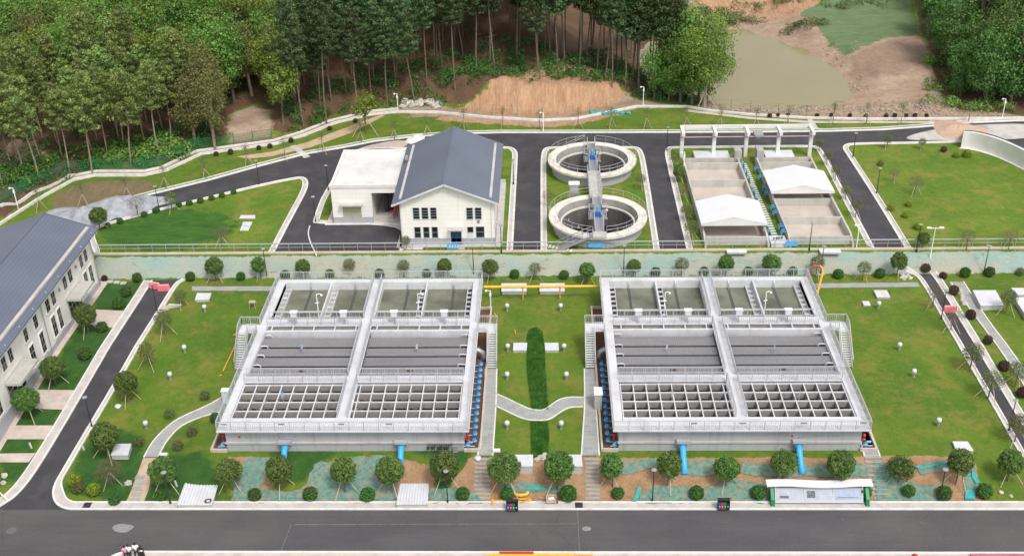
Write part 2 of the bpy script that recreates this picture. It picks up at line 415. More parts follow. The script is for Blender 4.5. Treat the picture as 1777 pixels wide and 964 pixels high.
def mat_asphalt():
    m_, t, b = new_mat('asphalt'); p = wpos(t)
    n1 = noise_node(t, .22, 5, .65, vec=scaled(t, p, .5, 1.2, 1)); n2 = noise_node(t, 9, 3, .8, vec=p); n3 = noise_node(t, .08, 3, .5, vec=p)
    col = mix(t, ramp(t, n1.outputs[0], .3, .7), (.052, .05, .054, 1), (.085, .081, .085, 1))
    col = mix(t, mth(t, 'MULTIPLY', ramp(t, n2.outputs[0], .35, .8), .35), col, (.16, .155, .155, 1))
    col = mix(t, mth(t, 'MULTIPLY', ramp(t, n3.outputs[0], .5, .7), .5), col, (.13, .11, .1, 1))
    n4 = noise_node(t, .9, 6, .75, vec=p)
    col = mix(t, mth(t, 'MULTIPLY', ramp(t, n4.outputs[0], .64, .74), .35), col, (.3, .28, .26, 1))
    vo = t.nodes.new('ShaderNodeTexVoronoi'); vo.feature = 'DISTANCE_TO_EDGE'; vo.inputs['Scale'].default_value = .16
    wv = noise_node(t, 1.2, 4, .7, vec=p); va = t.nodes.new('ShaderNodeVectorMath'); va.operation = 'ADD'; t.links.new(p, va.inputs[0]); t.links.new(wv.outputs['Color'], va.inputs[1]); t.links.new(va.outputs[0], vo.inputs['Vector'])
    n7 = noise_node(t, .12, 3, .5, vec=p)
    col = mix(t, mth(t, 'MULTIPLY', mth(t, 'LESS_THAN', vo.outputs['Distance'], .006), mth(t, 'MULTIPLY', ramp(t, n7.outputs[0], .52, .6), .28)), col, (.035, .033, .033, 1))
    n8 = noise_node(t, 1.0, 4, .7, vec=scaled(t, p, .05, 2.4, 1)); col = mix(t, mth(t, 'MULTIPLY', ramp(t, n8.outputs[0], .5, .75), .35), col, (.05, .048, .052, 1))
    t.links.new(col, b.inputs['Base Color']); b.inputs['Roughness'].default_value = .85; bump(t, b, n2.outputs[0], .4, .02); return m_
M['asphalt'] = mat_asphalt()
M['asphalt_new'] = surf('fresh_asphalt', (.05, .048, .054), .2, .4, .8, fine=9, dirt=(.09, .085, .085), dirt_amt=.5)

def grass_color(t, p, k=1.0, dry=.45):
    n1 = noise_node(t, .12, 4, .6, vec=p); n2 = noise_node(t, 1.1, 4, .7, vec=p); n3 = noise_node(t, 6.5, 2, .8, vec=scaled(t, p, 1, .5, 1)); n4 = noise_node(t, .35, 4, .7, vec=p)
    col = mix(t, ramp(t, n1.outputs[0], .32, .68), (.052 * k, .128 * k, .004 * k, 1), (.115 * k, .182 * k, .008 * k, 1))
    n5 = noise_node(t, 2.6, 3, .8, vec=p); col = mix(t, mth(t, 'MULTIPLY', ramp(t, n5.outputs[0], .56, .7), .6), col, (.19 * k, .2 * k, .04 * k, 1))
    n6 = noise_node(t, .9, 6, .85, vec=p); col = mix(t, mth(t, 'MULTIPLY', ramp(t, n6.outputs[0], .59, .67), .6), col, (.2 * k, .15 * k, .06 * k, 1))
    col = mix(t, mth(t, 'MULTIPLY', ramp(t, n4.outputs[0], .47, .66), dry * 1.3), col, (.23 * k, .19 * k, .04 * k, 1))
    col = mix(t, mth(t, 'MULTIPLY', ramp(t, n2.outputs[0], .5, .75), .55), col, (.035 * k, .09 * k, .003 * k, 1))
    col = mix(t, mth(t, 'MULTIPLY', ramp(t, n3.outputs[0], .55, .8), .4), col, (.16 * k, .22 * k, .02 * k, 1))
    return col, n3
def mat_ground():
    m_, t, b = new_mat('terrain'); p = wpos(t)
    lawn, nf = grass_color(t, p, 1.12)
    A = t.nodes.new('ShaderNodeVertexColor'); A.layer_name = 'zoneA'; B = t.nodes.new('ShaderNodeVertexColor'); B.layer_name = 'zoneB'; C = t.nodes.new('ShaderNodeVertexColor'); C.layer_name = 'zoneC'
    def chans(n):
        s = t.nodes.new('ShaderNodeSeparateColor'); t.links.new(n.outputs[0], s.inputs[0]); return s.outputs
    a, bb, cc = chans(A), chans(B), chans(C)
    ed = noise_node(t, .7, 5, .7, vec=p); edf = mth(t, 'MULTIPLY', mth(t, 'SUBTRACT', ed.outputs[0], .5), 1.3)
    def mask(ch, w_=.06): return ramp(t, mth(t, 'ADD', ch, edf), .5 - w_, .5 + w_)
    def tex(c0, c1, c2, s1, s2, aniso=(1, 1, 1)):
        v = scaled(t, p, *aniso); x = noise_node(t, s1, 5, .65, vec=v); y = noise_node(t, s2, 3, .75, vec=v)
        return mix(t, mth(t, 'MULTIPLY', ramp(t, y.outputs[0], .45, .75), .6), mix(t, ramp(t, x.outputs[0], .35, .65), (*c0, 1), (*c1, 1)), (*c2, 1))
    col = lawn
    dark_grass = tex((.022, .085, .008), (.045, .13, .014), (.012, .045, .006), .8, 5)
    col = mix(t, mask(a[0], .15), col, dark_grass)
    soil = tex((.34, .2, .1), (.44, .28, .16), (.2, .11, .06), .7, 4)
    col = mix(t, mask(a[1]), col, soil)
    net = tex((.4, .38, .29), (.24, .38, .35), (.43, .42, .34), .3, 2.3, (.35, .9, 1))
    nb = noise_node(t, .5, 6, .8, vec=scaled(t, p, .6, 1.6, 1)); net = mix(t, mth(t, 'MULTIPLY', ramp(t, nb.outputs[0], .6, .66), .6), net, (.1, .12, .05, 1))
    col = mix(t, mask(a[2]), col, net)
    forest = tex((.1, .055, .03), (.16, .085, .045), (.03, .05, .015), .3, 2.2)
    col = mix(t, mask(bb[0], .12), col, forest)
    cut = tex((.4, .22, .12), (.52, .33, .2), (.2, .1, .05), .6, 1.5, (3.2, .6, .3))
    col = mix(t, mask(bb[1], .08), col, cut)
    bare = tex((.34, .22, .15), (.45, .34, .25), (.17, .11, .08), .3, 1.9, (.7, 1.5, 1))
    col = mix(t, mask(bb[2], .12), col, bare)
    field = tex((.1, .17, .06), (.14, .22, .1), (.25, .22, .13), .35, 1.4, (.5, 2.2, 1))
    col = mix(t, mask(cc[0], .08), col, field)
    scrub = tex((.17, .13, .06), (.24, .17, .1), (.06, .09, .02), .5, 2.5, (2, .6, 1))
    col = mix(t, mask(cc[1], .12), col, scrub)
    plough = tex((.3, .2, .14), (.38, .26, .19), (.17, .1, .08), .8, 3)
    col = mix(t, mask(cc[2], .08), col, plough)
    t.links.new(col, b.inputs['Base Color']); b.inputs['Roughness'].default_value = .95
    bn = noise_node(t, 1.6, 6, .8, vec=p); bump(t, b, bn.outputs[0], .9, .25)
    return m_
M['ground'] = mat_ground()
def mat_grass(name, k, dry):
    m_, t, b = new_mat(name); p = wpos(t); col, nf = grass_color(t, p, k, dry); t.links.new(col, b.inputs['Base Color']); b.inputs['Roughness'].default_value = .95
    bn = noise_node(t, 3.0, 5, .8, vec=p); bump(t, b, bn.outputs[0], .8, .15); return m_
M['lawn'] = mat_grass('lawn_grass', 1.12, .5)
def mat_foliage(name, dark, light, var=.25, trans=.25):
    m_, t, b = new_mat(name); A = t.nodes.new('ShaderNodeVertexColor'); A.layer_name = 'tint'
    s = t.nodes.new('ShaderNodeSeparateColor'); t.links.new(A.outputs[0], s.inputs[0])
    col = mix(t, s.outputs[0], (*dark, 1), (*light, 1))
    oi = t.nodes.new('ShaderNodeObjectInfo'); h = t.nodes.new('ShaderNodeHueSaturation'); t.links.new(col, h.inputs['Color'])
    t.links.new(mth(t, 'ADD', mth(t, 'MULTIPLY', oi.outputs['Random'], .05), .475), h.inputs['Hue'])
    t.links.new(mth(t, 'ADD', mth(t, 'MULTIPLY', oi.outputs['Random'], var * 2), 1 - var), h.inputs['Value'])
    t.links.new(h.outputs[0], b.inputs['Base Color']); b.inputs['Roughness'].default_value = .6
    tr = t.nodes.new('ShaderNodeBsdfTranslucent'); t.links.new(h.outputs[0], tr.inputs[0]); ms = t.nodes.new('ShaderNodeMixShader'); ms.inputs[0].default_value = trans
    t.links.new(b.outputs[0], ms.inputs[1]); t.links.new(tr.outputs[0], ms.inputs[2]); t.links.new(ms.outputs[0], t.nodes['Material Output'].inputs[0]); return m_
M['f_pine'] = mat_foliage('pine_needles', (.03, .07, .024), (.125, .2, .065), .32)
M['f_pine_light'] = mat_foliage('light_pine_needles', (.085, .135, .032), (.3, .375, .095), .26)
M['f_broad'] = mat_foliage('broad_leaves', (.06, .145, .02), (.24, .37, .065), .28)
M['f_brown'] = mat_foliage('reddish_brown_leaves', (.1, .11, .03), (.27, .26, .08), .22)
M['f_yellow'] = mat_foliage('yellow_green_leaves', (.1, .17, .02), (.28, .37, .06), .2)
M['f_dense'] = mat_foliage('dense_dark_leaves', (.04, .11, .022), (.16, .28, .055), .3)
M['f_globe'] = mat_foliage('glossy_green_leaves', (.055, .12, .018), (.19, .29, .065), .18)
M['f_olive'] = mat_foliage('sparse_olive_leaves', (.08, .11, .03), (.22, .25, .09), .2)
M['f_shrub'] = mat_foliage('dark_shrub_leaves', (.03, .1, .014), (.1, .21, .035), .2)
M['f_maroon'] = mat_foliage('maroon_shrub_leaves', (.05, .03, .02), (.14, .08, .05), .2)
M['f_lime'] = mat_foliage('lime_shrub_leaves', (.12, .2, .01), (.34, .42, .03), .15)
M['f_bare'] = mat_foliage('bare_twigs', (.11, .07, .05), (.25, .17, .11), .15)
M['f_grass'] = mat_foliage('grass_blades', (.04, .12, .01), (.12, .25, .03), .1)
def mat_siding(name, c, pitch=.62):
    m_, t, b = new_mat(name); p = wpos(t); s = t.nodes.new('ShaderNodeSeparateXYZ'); t.links.new(p, s.inputs[0])
    f = mth(t, 'FRACT', mth(t, 'DIVIDE', s.outputs[2], pitch)); line = mth(t, 'LESS_THAN', f, .07)
    n1 = noise_node(t, .5, 4, .6, vec=scaled(t, p, 1, 1, .5)); col = mix(t, ramp(t, n1.outputs[0], .3, .7), c4(c, .95), c4(c, 1.04))
    n3 = noise_node(t, 1.0, 3, .6, vec=scaled(t, p, 2.5, 2.5, .15)); col = mix(t, mth(t, 'MULTIPLY', ramp(t, n3.outputs[0], .55, .75), .25), col, c4(c, .6))
    col = mix(t, mth(t, 'MULTIPLY', line, .3), col, c4(c, .5)); t.links.new(col, b.inputs['Base Color']); b.inputs['Roughness'].default_value = .75; return m_
M['siding'] = mat_siding('cream_wall_panels', (.82, .79, .73)); M['white_wall'] = mat_siding('white_office_render', (.82, .79, .74), 30)
def mat_roof(name, c, pitch, along, rowpitch=.35):
    m_, t, b = new_mat(name); p = wpos(t); s = t.nodes.new('ShaderNodeSeparateXYZ'); t.links.new(p, s.inputs[0])
    u = s.outputs[0 if along == 'x' else 1]; v = s.outputs[1 if along == 'x' else 0]
    n1 = noise_node(t, .15, 4, .6, vec=p); col = mix(t, ramp(t, n1.outputs[0], .3, .7), c4(c, .9), c4(c, 1.1))
    f = mth(t, 'FRACT', mth(t, 'DIVIDE', u, pitch)); col = mix(t, mth(t, 'MULTIPLY', mth(t, 'LESS_THAN', f, .16), .35), col, c4(c, .5))
    if rowpitch:
        g = mth(t, 'FRACT', mth(t, 'DIVIDE', v, rowpitch)); col = mix(t, mth(t, 'MULTIPLY', mth(t, 'LESS_THAN', g, .2), .4), col, c4(c, .55))
    t.links.new(col, b.inputs['Base Color']); b.inputs['Roughness'].default_value = .5; b.inputs['Metallic'].default_value = .1; return m_
M['roof_tile'] = mat_roof('blue_grey_roof_tiles', (.14, .16, .21), .5, 'y', .42); M['roof_metal'] = mat_roof('blue_grey_metal_roof', (.145, .165, .21), .7, 'y', 0)
def mat_water(name, c, rough=.08, var=.15, sc=.1):
    m_, t, b = new_mat(name); p = wpos(t); n1 = noise_node(t, sc, 3, .5, vec=p); col = mix(t, ramp(t, n1.outputs[0], .35, .65), c4(c, 1 - var), c4(c, 1 + var))
    t.links.new(col, b.inputs['Base Color']); b.inputs['Roughness'].default_value = rough; b.inputs['IOR'].default_value = 1.33
    n2 = noise_node(t, 1.2, 3, .6, vec=p); bump(t, b, n2.outputs[0], .06, .05); return m_
M['water_basin'] = mat_water('grey_green_water', (.145, .15, .11), .06, .3, .35); M['water_pond'] = mat_water('muddy_pond_water', (.27, .235, .125), .14, .06, .05)
def mat_tubes():
    m_, t, b = new_mat('inclined_tube_plates'); p = wpos(t); s = t.nodes.new('ShaderNodeSeparateXYZ'); t.links.new(p, s.inputs[0])
    fx = mth(t, 'LESS_THAN', mth(t, 'FRACT', mth(t, 'DIVIDE', s.outputs[0], .25)), .35); fy = mth(t, 'LESS_THAN', mth(t, 'FRACT', mth(t, 'DIVIDE', s.outputs[1], .2)), .4)
    n1 = noise_node(t, .3, 4, .6, vec=scaled(t, p, .3, 1, 1)); col = mix(t, ramp(t, n1.outputs[0], .3, .7), (.2, .19, .195, 1), (.28, .27, .275, 1))
    n5 = noise_node(t, 5, 2, .8, vec=p)
    col = mix(t, mth(t, 'MULTIPLY', mth(t, 'MAXIMUM', fx, fy), .5), col, (.1, .095, .1, 1)); col = mix(t, mth(t, 'MULTIPLY', ramp(t, n5.outputs[0], .5, .8), .3), col, (.4, .39, .4, 1))
    t.links.new(col, b.inputs['Base Color']); b.inputs['Roughness'].default_value = .6; return m_
M['tubes'] = mat_tubes()
def mat_brick(name, c, mortar, sx, sy):
    m_, t, b = new_mat(name); p = wpos(t); k = t.nodes.new('ShaderNodeTexBrick'); t.links.new(p, k.inputs['Vector']); k.inputs['Scale'].default_value = 1
    k.inputs['Color1'].default_value = c4(c, .88); k.inputs['Color2'].default_value = c4(c, 1.12); k.inputs['Mortar'].default_value = c4(mortar)
    k.inputs['Brick Width'].default_value = sx; k.inputs['Row Height'].default_value = sy; k.inputs['Mortar Size'].default_value = .02
    n1 = noise_node(t, .6, 4, .6, vec=p); col = mix(t, mth(t, 'MULTIPLY', ramp(t, n1.outputs[0], .45, .7), .5), k.outputs[0], c4(mortar, 1.0)); t.links.new(col, b.inputs['Base Color']); b.inputs['Roughness'].default_value = .85; return m_
M['slate'] = mat_brick('grey_slate_paving', (.3, .31, .3), (.4, .38, .34), .9, .45)
# ================================================================== TERRAIN
def sgrid(segs):
    out = []
    for a, b, s in segs:
        n = max(1, int(round((b - a) / s))); out += [a + (b - a) * i / n for i in range(n)]
    out.append(segs[-1][1]); return np.array(out)
gx = sgrid([(-1400, -300, 110), (-300, -130, 17), (-130, -74, 2), (-74, 74, .5), (74, 130, 2), (130, 300, 17), (300, 1400, 110)])
gy = sgrid([(-400, 40, 55), (40, 72, 4), (72, 186, .5), (186, 262, 1.2), (262, 320, 6), (320, 1500, 118)])
XX, YY = np.meshgrid(gx, gy); nx_, ny_ = len(gx), len(gy)
ZZ = H(XX.ravel(), YY.ravel()).reshape(XX.shape)
me = bpy.data.meshes.new('ground')
idx = np.arange(nx_ * ny_).reshape(ny_, nx_)
quads = np.stack([idx[:-1, :-1], idx[:-1, 1:], idx[1:, 1:], idx[1:, :-1]], -1).reshape(-1, 4)
me.vertices.add(nx_ * ny_); me.vertices.foreach_set('co', np.stack([XX, YY, ZZ], -1).ravel())
me.loops.add(len(quads) * 4); me.loops.foreach_set('vertex_index', quads.ravel().astype(np.int32))
me.polygons.add(len(quads)); me.polygons.foreach_set('loop_start', np.arange(0, len(quads) * 4, 4, dtype=np.int32)); me.polygons.foreach_set('loop_total', np.full(len(quads), 4, dtype=np.int32))
me.update(calc_edges=True); me.validate(); me.polygons.foreach_set('use_smooth', [True] * len(me.polygons))
X1, Y1 = XX.ravel(), YY.ravel(); d1 = Y1 - Bd(X1)
def wz(polys, edge=.8):
    if not isinstance(polys[0][0], (tuple, list)): polys = [polys]
    s = np.full(X1.shape, 1e9)
    for p_ in polys: s = np.minimum(s, sdpoly(X1, Y1, p_))
    return np.clip(.5 - s / (2 * edge), 0, 1)
dark_grass = wz([pp([(165, 395), (270, 368), (330, 352), (395, 350), (400, 385), (360, 432), (165, 432)], U), pp([(140, 560), (225, 575), (130, 680), (60, 680)], L), pp([(180, 490), (262, 490), (225, 540), (160, 540)], L),
           pp([(20, 650), (130, 650), (90, 735), (0, 735)], 1), pp([(0, 735), (80, 735), (40, 830), (0, 830)], .5),
           pp([(110, 850), (170, 740), (250, 760), (240, 870)], .3), pp([(470, 790), (560, 787), (585, 795), (520, 835), (470, 825)], 1), pp([(690, 787), (822, 787), (815, 800), (760, 850), (745, 800)], 1),  # last two: darker green patches below the left basin's front wall
           pp([(250, 860), (290, 790), (360, 800), (400, 860)], .4)], 1.0)
soilp = pp([(395, 878), (410, 850), (398, 792), (1690, 790), (1715, 870), (1700, 884), (1000, 885)], .6)
soil = wz([[(p[0], max(81.6, min(86.8, p[1]))) for p in pp([(395, 882), (410, 850), (396, 792), (1640, 790), (1690, 800), (1710, 870), (1700, 884)], .6)]], .35)
soil *= 1 - wz([pp([(478, 792), (560, 787), (590, 795), (520, 838), (478, 850)], 1), pp([(690, 787), (822, 787), (808, 812), (765, 850), (745, 810), (690, 800)], 1), pp([(1050, 785), (1500, 785), (1500, 796), (1050, 797)], 1.2)], .5)
neta = np.where((Y1 > 122.3) & (Y1 < 124.75) & (X1 > -57.5) & (X1 < 90), np.clip(np.minimum((Y1 - 122.3) / .5, 1), 0, 1), 0)
forest = np.clip((d1 - 2.5) / 3, 0, 1) * (X1 < 26) + wz(pp([(1580, 0), (1600, 120), (1640, 190), (1777, 200), (2100, 200), (2100, -60), (1580, -60)], 4), 2.0)
opening = wz(pp([(395, 245), (400, 205), (440, 190), (470, 200), (470, 245)], 4.5), 1.5)
cutw = wz([pp([(755, 196), (790, 178), (870, 160), (930, 140), (975, 134), (1040, 140), (1095, 160), (1080, 185), (1000, 205), (940, 208), (850, 203)], 5.0)], 1.0)
cutw = np.maximum(cutw, wz([pp([(1180, -20), (1440, -20), (1415, 20), (1380, 45), (1330, 52), (1290, 40), (1240, 30)], 4)], 1.5))
bare = wz([pp([(700, 200), (760, 178), (790, 186), (860, 196), (930, 198), (1010, 190), (1090, 176), (1110, 184), (1060, 196), (1000, 208), (940, 211), (850, 206), (760, 198)], 4.2), pp([(1000, 205), (1060, 178), (1090, 165), (1110, 172), (1180, 182), (1250, 178), (1500, 178), (1640, 185), (1777, 200), (1777, 208), (1500, 207), (1300, 199), (1190, 185), (1100, 186)], 4),
           pp([(1250, 60), (1280, 30), (1400, 40), (1440, 85), (1590, 75), (1610, 130), (1650, 195), (1500, 200), (1480, 178), (1440, 110), (1340, 64)], 3.6), pp([(-40, 330), (30, 270), (60, 270), (90, 290), (0, 330)], 4)], 1.0)
bare = np.maximum(bare, np.where((d1 > -.4) & (d1 < 2.6) & (X1 < -17), 1, 0))
field = wz(pp([(1385, 28), (1430, 8), (1575, 0), (1592, 66), (1540, 72), (1480, 90), (1462, 88), (1430, 60)], 4.6), 1.2)
plough = wz(pp([(1474, 95), (1545, 74), (1600, 66), (1620, 110), (1560, 130), (1490, 128)], 4.8), 1.2)
scrub = wz([pp([(100, 335), (150, 315), (230, 312), (275, 318), (255, 335), (180, 350), (130, 365), (80, 375)], U)], 1.2)
scrub = np.maximum(scrub, wz([pp([(255, 430), (240, 400), (330, 395), (395, 370), (400, 432)], U)], 3) * .0)
forest = np.clip(forest - opening - cutw - bare - field - plough, 0, 1)
wild = np.where((d1 > 2) & (X1 > 26) & (forest < .5), .6, 0); bare = np.maximum(bare, wild * (1 - field) * (1 - cutw) * (1 - plough))
bare = np.maximum(bare, opening)
for nm, ch in (('zoneA', (dark_grass, soil, neta)), ('zoneB', (forest, cutw, bare)), ('zoneC', (field, scrub, plough))):
    ca = me.color_attributes.new(nm, 'FLOAT_COLOR', 'POINT'); ca.data.foreach_set('color', np.stack([*ch, np.ones_like(X1)], -1).astype(np.float32).ravel())
me.materials.append(M['ground']); g_ = bpy.data.objects.new('ground', me); COL.objects.link(g_); tag(g_, kind='structure')

# pond
pc = np.mean(POND, axis=0)
mb = MB(); mb.add([(pc[0] + (p[0] - pc[0]) * 1.12, pc[1] + (p[1] - pc[1]) * 1.12, 3.0) for p in POND], [tuple(range(len(POND)))])
struct('pond_water', mb, M['water_pond'])

# ================================================================== LOWER ROADS
Y_T, Y_B = 80.9, 75.15
AL = chaikin(pp([(-70, 905), (0, 876), (28, 858), (50, 832), (80, 790), (160, 655), (250, 510), (263, 488)], 0.3), 1)     # office-side kerb of the side road
AR = chaikin(pp([(316, 486), (300, 500), (205, 655), (140, 760), (104, 822)], .5) + pp([(92, 850), (98, 872), (125, 886)], 0), 1)
# re-project with the real terrain height
def repro(pxs, it=1):
    q = [gt(a, b) for a, b in pxs]; return chaikin([(v.x, v.y) for v in q], it)
AL = repro([(-70, 925), (0, 878), (26, 862), (50, 835), (80, 790), (160, 655), (250, 510), (264, 487)], 2)
AR = repro([(318, 484), (303, 492), (280, 530), (205, 655), (145, 755), (110, 815), (94, 842), (92, 864), (104, 880), (135, 886)], 2)
AR = [(x_, max(y_, Y_T)) for x_, y_ in AR]; AR = [p_ for i_, p_ in enumerate(AR) if i_ == 0 or math.hypot(p_[0] - AR[i_ - 1][0], p_[1] - AR[i_ - 1][1]) > .05]
while len(AR) > 2 and AR[-2][1] <= Y_T + .001: AR.pop()
BL_ = repro([(1572, 471), (1590, 477), (1606, 500), (1630, 542), (1665, 603), (1705, 672), (1745, 742), (1800, 840)], 2)
BR_ = repro([(1625, 472), (1632, 482), (1650, 510), (1700, 593), (1750, 676), (1800, 758)], 2)
mb = MB(); drape([(-75, 70), (75, 70), (75, Y_T), (AR[-1][0], Y_T), (AL[0][0], Y_T), (-75, Y_T)], .03, 2.0, mb)
struct('main_road', mb, M['asphalt'])
mb = MB(); _al = [p for p in AL if p[1] > Y_T]; drape([(_al[0][0] - 1.0, Y_T - .05)] + _al + AR + [(AR[-1][0], Y_T - .05)], .035, 1.0, mb); struct('side_road', mb, M['asphalt_new'])
mb = MB(); drape(BL_ + BR_[::-1], .035, 1.0, mb); struct('side_road', mb, M['asphalt_new'])
# seams, patches and marks on the main road
mb = MB()
for a, b, y0, y1 in ((510, 1000, 913.0, 915.0),):
    x0 = gp(a, 913, 0)[0]; x1 = gp(b, 911, 0)[0]; drape([(x0, 78.75), (x1, 78.9), (x1, 78.98), (x0, 78.85)], .036, 2.0, mb)
x = gp(1003, 911, 0)[0]; drape([(x, Y_B), (x + .08, Y_B), (x + .05, Y_T), (x - .03, Y_T)], .04, 2.0, mb)
x = gp(505, 911, 0)[0]; drape([(x - .3, Y_B), (x - .22, Y_B), (x + .05, 78.8), (x - .03, 78.8)], .04, 2.0, mb)
struct('road_seam', mb, surf('pale_road_dust', (.17, .16, .15), .3, 3, .95))
mb = MB(); c = gp(213, 916, 0)
drape([(c[0] + .95 * math.cos(t) * (1 + .12 * math.sin(3 * t)), c[1] + .62 * math.sin(t) * (1 + .15 * math.cos(2 * t + 1))) for t in np.linspace(0, 2 * math.pi, 28)[:-1]], .042, 1.0, mb)
c2 = gp(1018, 917, 0); drape([(c2[0] + .42 * math.cos(t), c2[1] + .3 * math.sin(t)) for t in np.linspace(0, 2 * math.pi, 16)[:-1]], .042, 1.0, mb)
struct('cement_patch', mb, surf('spilled_cement', (.25, .25, .25), .08, 2, .9))
mb = MB(); c = gp(20, 920, 0); mb.lathe(c[0], c[1], [(0.02, .045), (.42, .045), (.46, .04)], 20); struct('manhole_cover', mb, surf('cast_iron', (.13, .12, .12), .1, 2, .8))

# kerbs and pavements
kb = MB()
TOPK = [(AR[-1][0] - .2, Y_T)] + [(x_, Y_T) for x_ in np.linspace(AR[-1][0] + 1, 75, 60)]
lineR = AR + TOPK[1:]
offR = [tuple(np.array(a[:2]) + (np.array(b) - np.array(a[:2])) * (.45 + .55 * float(sm((85.5 - a[1]) / 3)))) for a, b in zip(lineR, offset(lineR, .95))]
kb.sweep(lineR, .2, .13); kb.sweep(offR, .16, .16)
kb.sweep(AL, .2, .13); kb.sweep(offset(AL, .95), .16, .16)
LOWK = chaikin([(-39.6, 72.5), (-39.2, 74.2), (-38.2, Y_B), (-36, Y_B), (75, Y_B)], 2)
kb.sweep(LOWK, .2, .13); kb.sweep(BL_, .18, .13); kb.sweep(offset(BL_, .42), .16, .15); kb.sweep(BR_, .18, .13); kb.sweep(offset(BR_, -.75), .16, .15)
struct('kerb', kb, M['kerb'])
pv = MB()
ribbon(lineR, offR, .09, pv); ribbon(AL, offset(AL, .95), .09, pv); ribbon(BL_, offset(BL_, .42), .09, pv); ribbon(BR_, offset(BR_, -.75), .09, pv)
struct('pavement', pv, M['pave'])
mb = MB(); drape([(-39.5, 72.5), (75, 72.5)] + [(x_, y_ - .05) for x_, y_ in LOWK[::-1]], .06, 2.0, mb); struct('pavement', mb, M['pinkpave'])
gr = MB()
for a, b in ((146, 886), (1005, 882)):
    c = gp(a, b, .1); gr.box(c[0] - .35, c[0] + .35, 81.02, 81.75, .05, .15)
for a, b in (): pass
struct('drain_grate', gr, M['black'])

# office forecourts
pads = MB()
for q in ([(165, 537), (226, 540), (203, 570), (150, 562)], [(63, 676), (131, 677), (112, 711), (60, 709)], [(20, 738), (95, 738), (80, 762), (-20, 762)], [(-20, 787), (62, 786), (50, 802), (-20, 802)]):
    w3 = [gt(a, b) for a, b in q]; drape([(v.x, v.y) for v in w3], .05, 1.0, pads)
drape([(-56.2, 84), (-55.1, 84), (-54.9, 122), (-56.2, 122)], .045, 1.0, pads)
struct('concrete_apron', pads, M['pinkpave'])

# paths
def pathpoly(pxs, it=1):
    q = [gt(a, b) for a, b in pxs]; return chaikin([(v.x, v.y) for v in q], it, True)
path_edges = MB()
def paved(up, lo, off=.05, edge=True):
    a = repro(up, 2); b = repro(lo, 2); mb = MB(); drape(a + b[::-1], off, 1.0, mb); struct('path', mb, M['slate'])
    if edge: path_edges.sweep(a, .14, .09); path_edges.sweep(b, .14, .09)
C7 = lambda x, y: (820 + x * .336, 640 + y * .336)
C5 = lambda x, y: (x * .3256, 650 + y * .3256)
paved([(842, 640), (841, 700), (836, 745), (829, 790)], [(862, 640), (861, 700), (858, 745), (855, 790)])
paved([(1014, 640), (1015, 700), (1012, 745), (1009, 790)], [(1035, 640), (1034, 700), (1037, 745), (1040, 790)])
paved([C7(122, 128), C7(200, 163), C7(280, 203), C7(330, 214), C7(375, 212), C7(440, 160), C7(500, 145), C7(578, 148)], [C7(118, 190), C7(190, 225), C7(260, 258), C7(335, 268), C7(400, 262), C7(450, 225), C7(500, 196), C7(572, 196)], .055)
paved([C5(1215, 100), C5(1120, 160), C5(960, 225), C5(880, 285), C5(810, 360), C5(768, 438)], [C5(1170, 200), C5(1060, 228), C5(960, 272), C5(890, 350), C5(862, 400), C5(845, 438)])
paved([(333, 497), (480, 497)], [(333, 505), (476, 505)], .05, False); paved([(1412, 492), (1592, 490)], [(1416, 500), (1597, 498)], .05, False)
paved([(1650, 490), (1700, 560), (1785, 680)], [(1672, 489), (1716, 560), (1795, 665)], .05, True)
paved([(1487, 744), (1500, 792)], [(1508, 742), (1527, 792)], .05, True); paved([(1648, 489), (1660, 489)], [(1650, 497), (1664, 497)], .06, False)
struct('path_edging', path_edges, M['kerb'])
mb = MB(); a = repro([C5(765, 442), C5(735, 520), C5(700, 620), C5(655, 703)], 1); b = repro([C5(838, 442), C5(802, 520), C5(800, 590), C5(757, 703)], 1)
drape(a + b[::-1], .045, 1.0, mb); struct('unpaved_path', mb, surf('pale_bedding_sand', (.5, .4, .29), .12, 1.5, .95, dirt=(.42, .22, .14), dirt_amt=.6))

# ================================================================== UPPER TERRACE: asphalt with grassed islands
road_top = pp([(-40, 440), (60, 412), (100, 385), (165, 368), (220, 349), (270, 336), (360, 314), (450, 289), (530, 268), (600, 256), (650, 246), (720, 238), (790, 233), (870, 231), (1000, 231), (1180, 230.5), (1300, 230), (1440, 228.5), (1530, 226), (1600, 221), (1680, 214), (1777, 210), (1870, 208)], U)
YW = 125.35
mb = MB(); drape([(-62, YW), (80, YW), (road_top[-1][0], road_top[-1][1])] + road_top[::-1][1:], .03, 1.0, mb); struct('upper_road', mb, M['asphalt_new'])
kb = MB(); kb.sweep(offset(road_top, .12), .5, .12)
kb.sweep(offset(road_top, 1.0), .12, .14)
islands = {
 'left': [(165, 440), (150, 400), (200, 383), (280, 362), (360, 343), (450, 321), (515, 308), (526, 308), (533, 313), (534, 322), (528, 338), (505, 380), (474, 440)],
 'building': [(695, 440), (696, 415), (697, 390), (545, 388), (545, 383), (556, 350), (566, 332), (600, 275), (610, 262), (640, 258), (700, 257), (875, 255), (890, 257), (897, 265), (897, 275), (888, 440)],
 'clarifier': [(940, 440), (939.5, 300), (940, 272), (943, 260), (953, 255), (1100, 255), (1110, 258), (1115, 266), (1119, 280), (1144.5, 440)],
 'beds': [(1194.5, 440), (1175, 355), (1156, 275), (1155, 263), (1158, 257), (1166, 255), (1300, 254), (1408, 253), (1420, 256), (1428, 264), (1470, 345), (1521, 440)],
 'right': [(1577.5, 440), (1520, 345), (1470, 268), (1463, 258), (1466, 252), (1478, 249), (1560, 248), (1640, 246), (1664, 245), (1700, 246), (1745, 252), (1790, 262), (1860, 280), (1860, 440)]}
lw = MB(); isl = {}; pvu = MB()
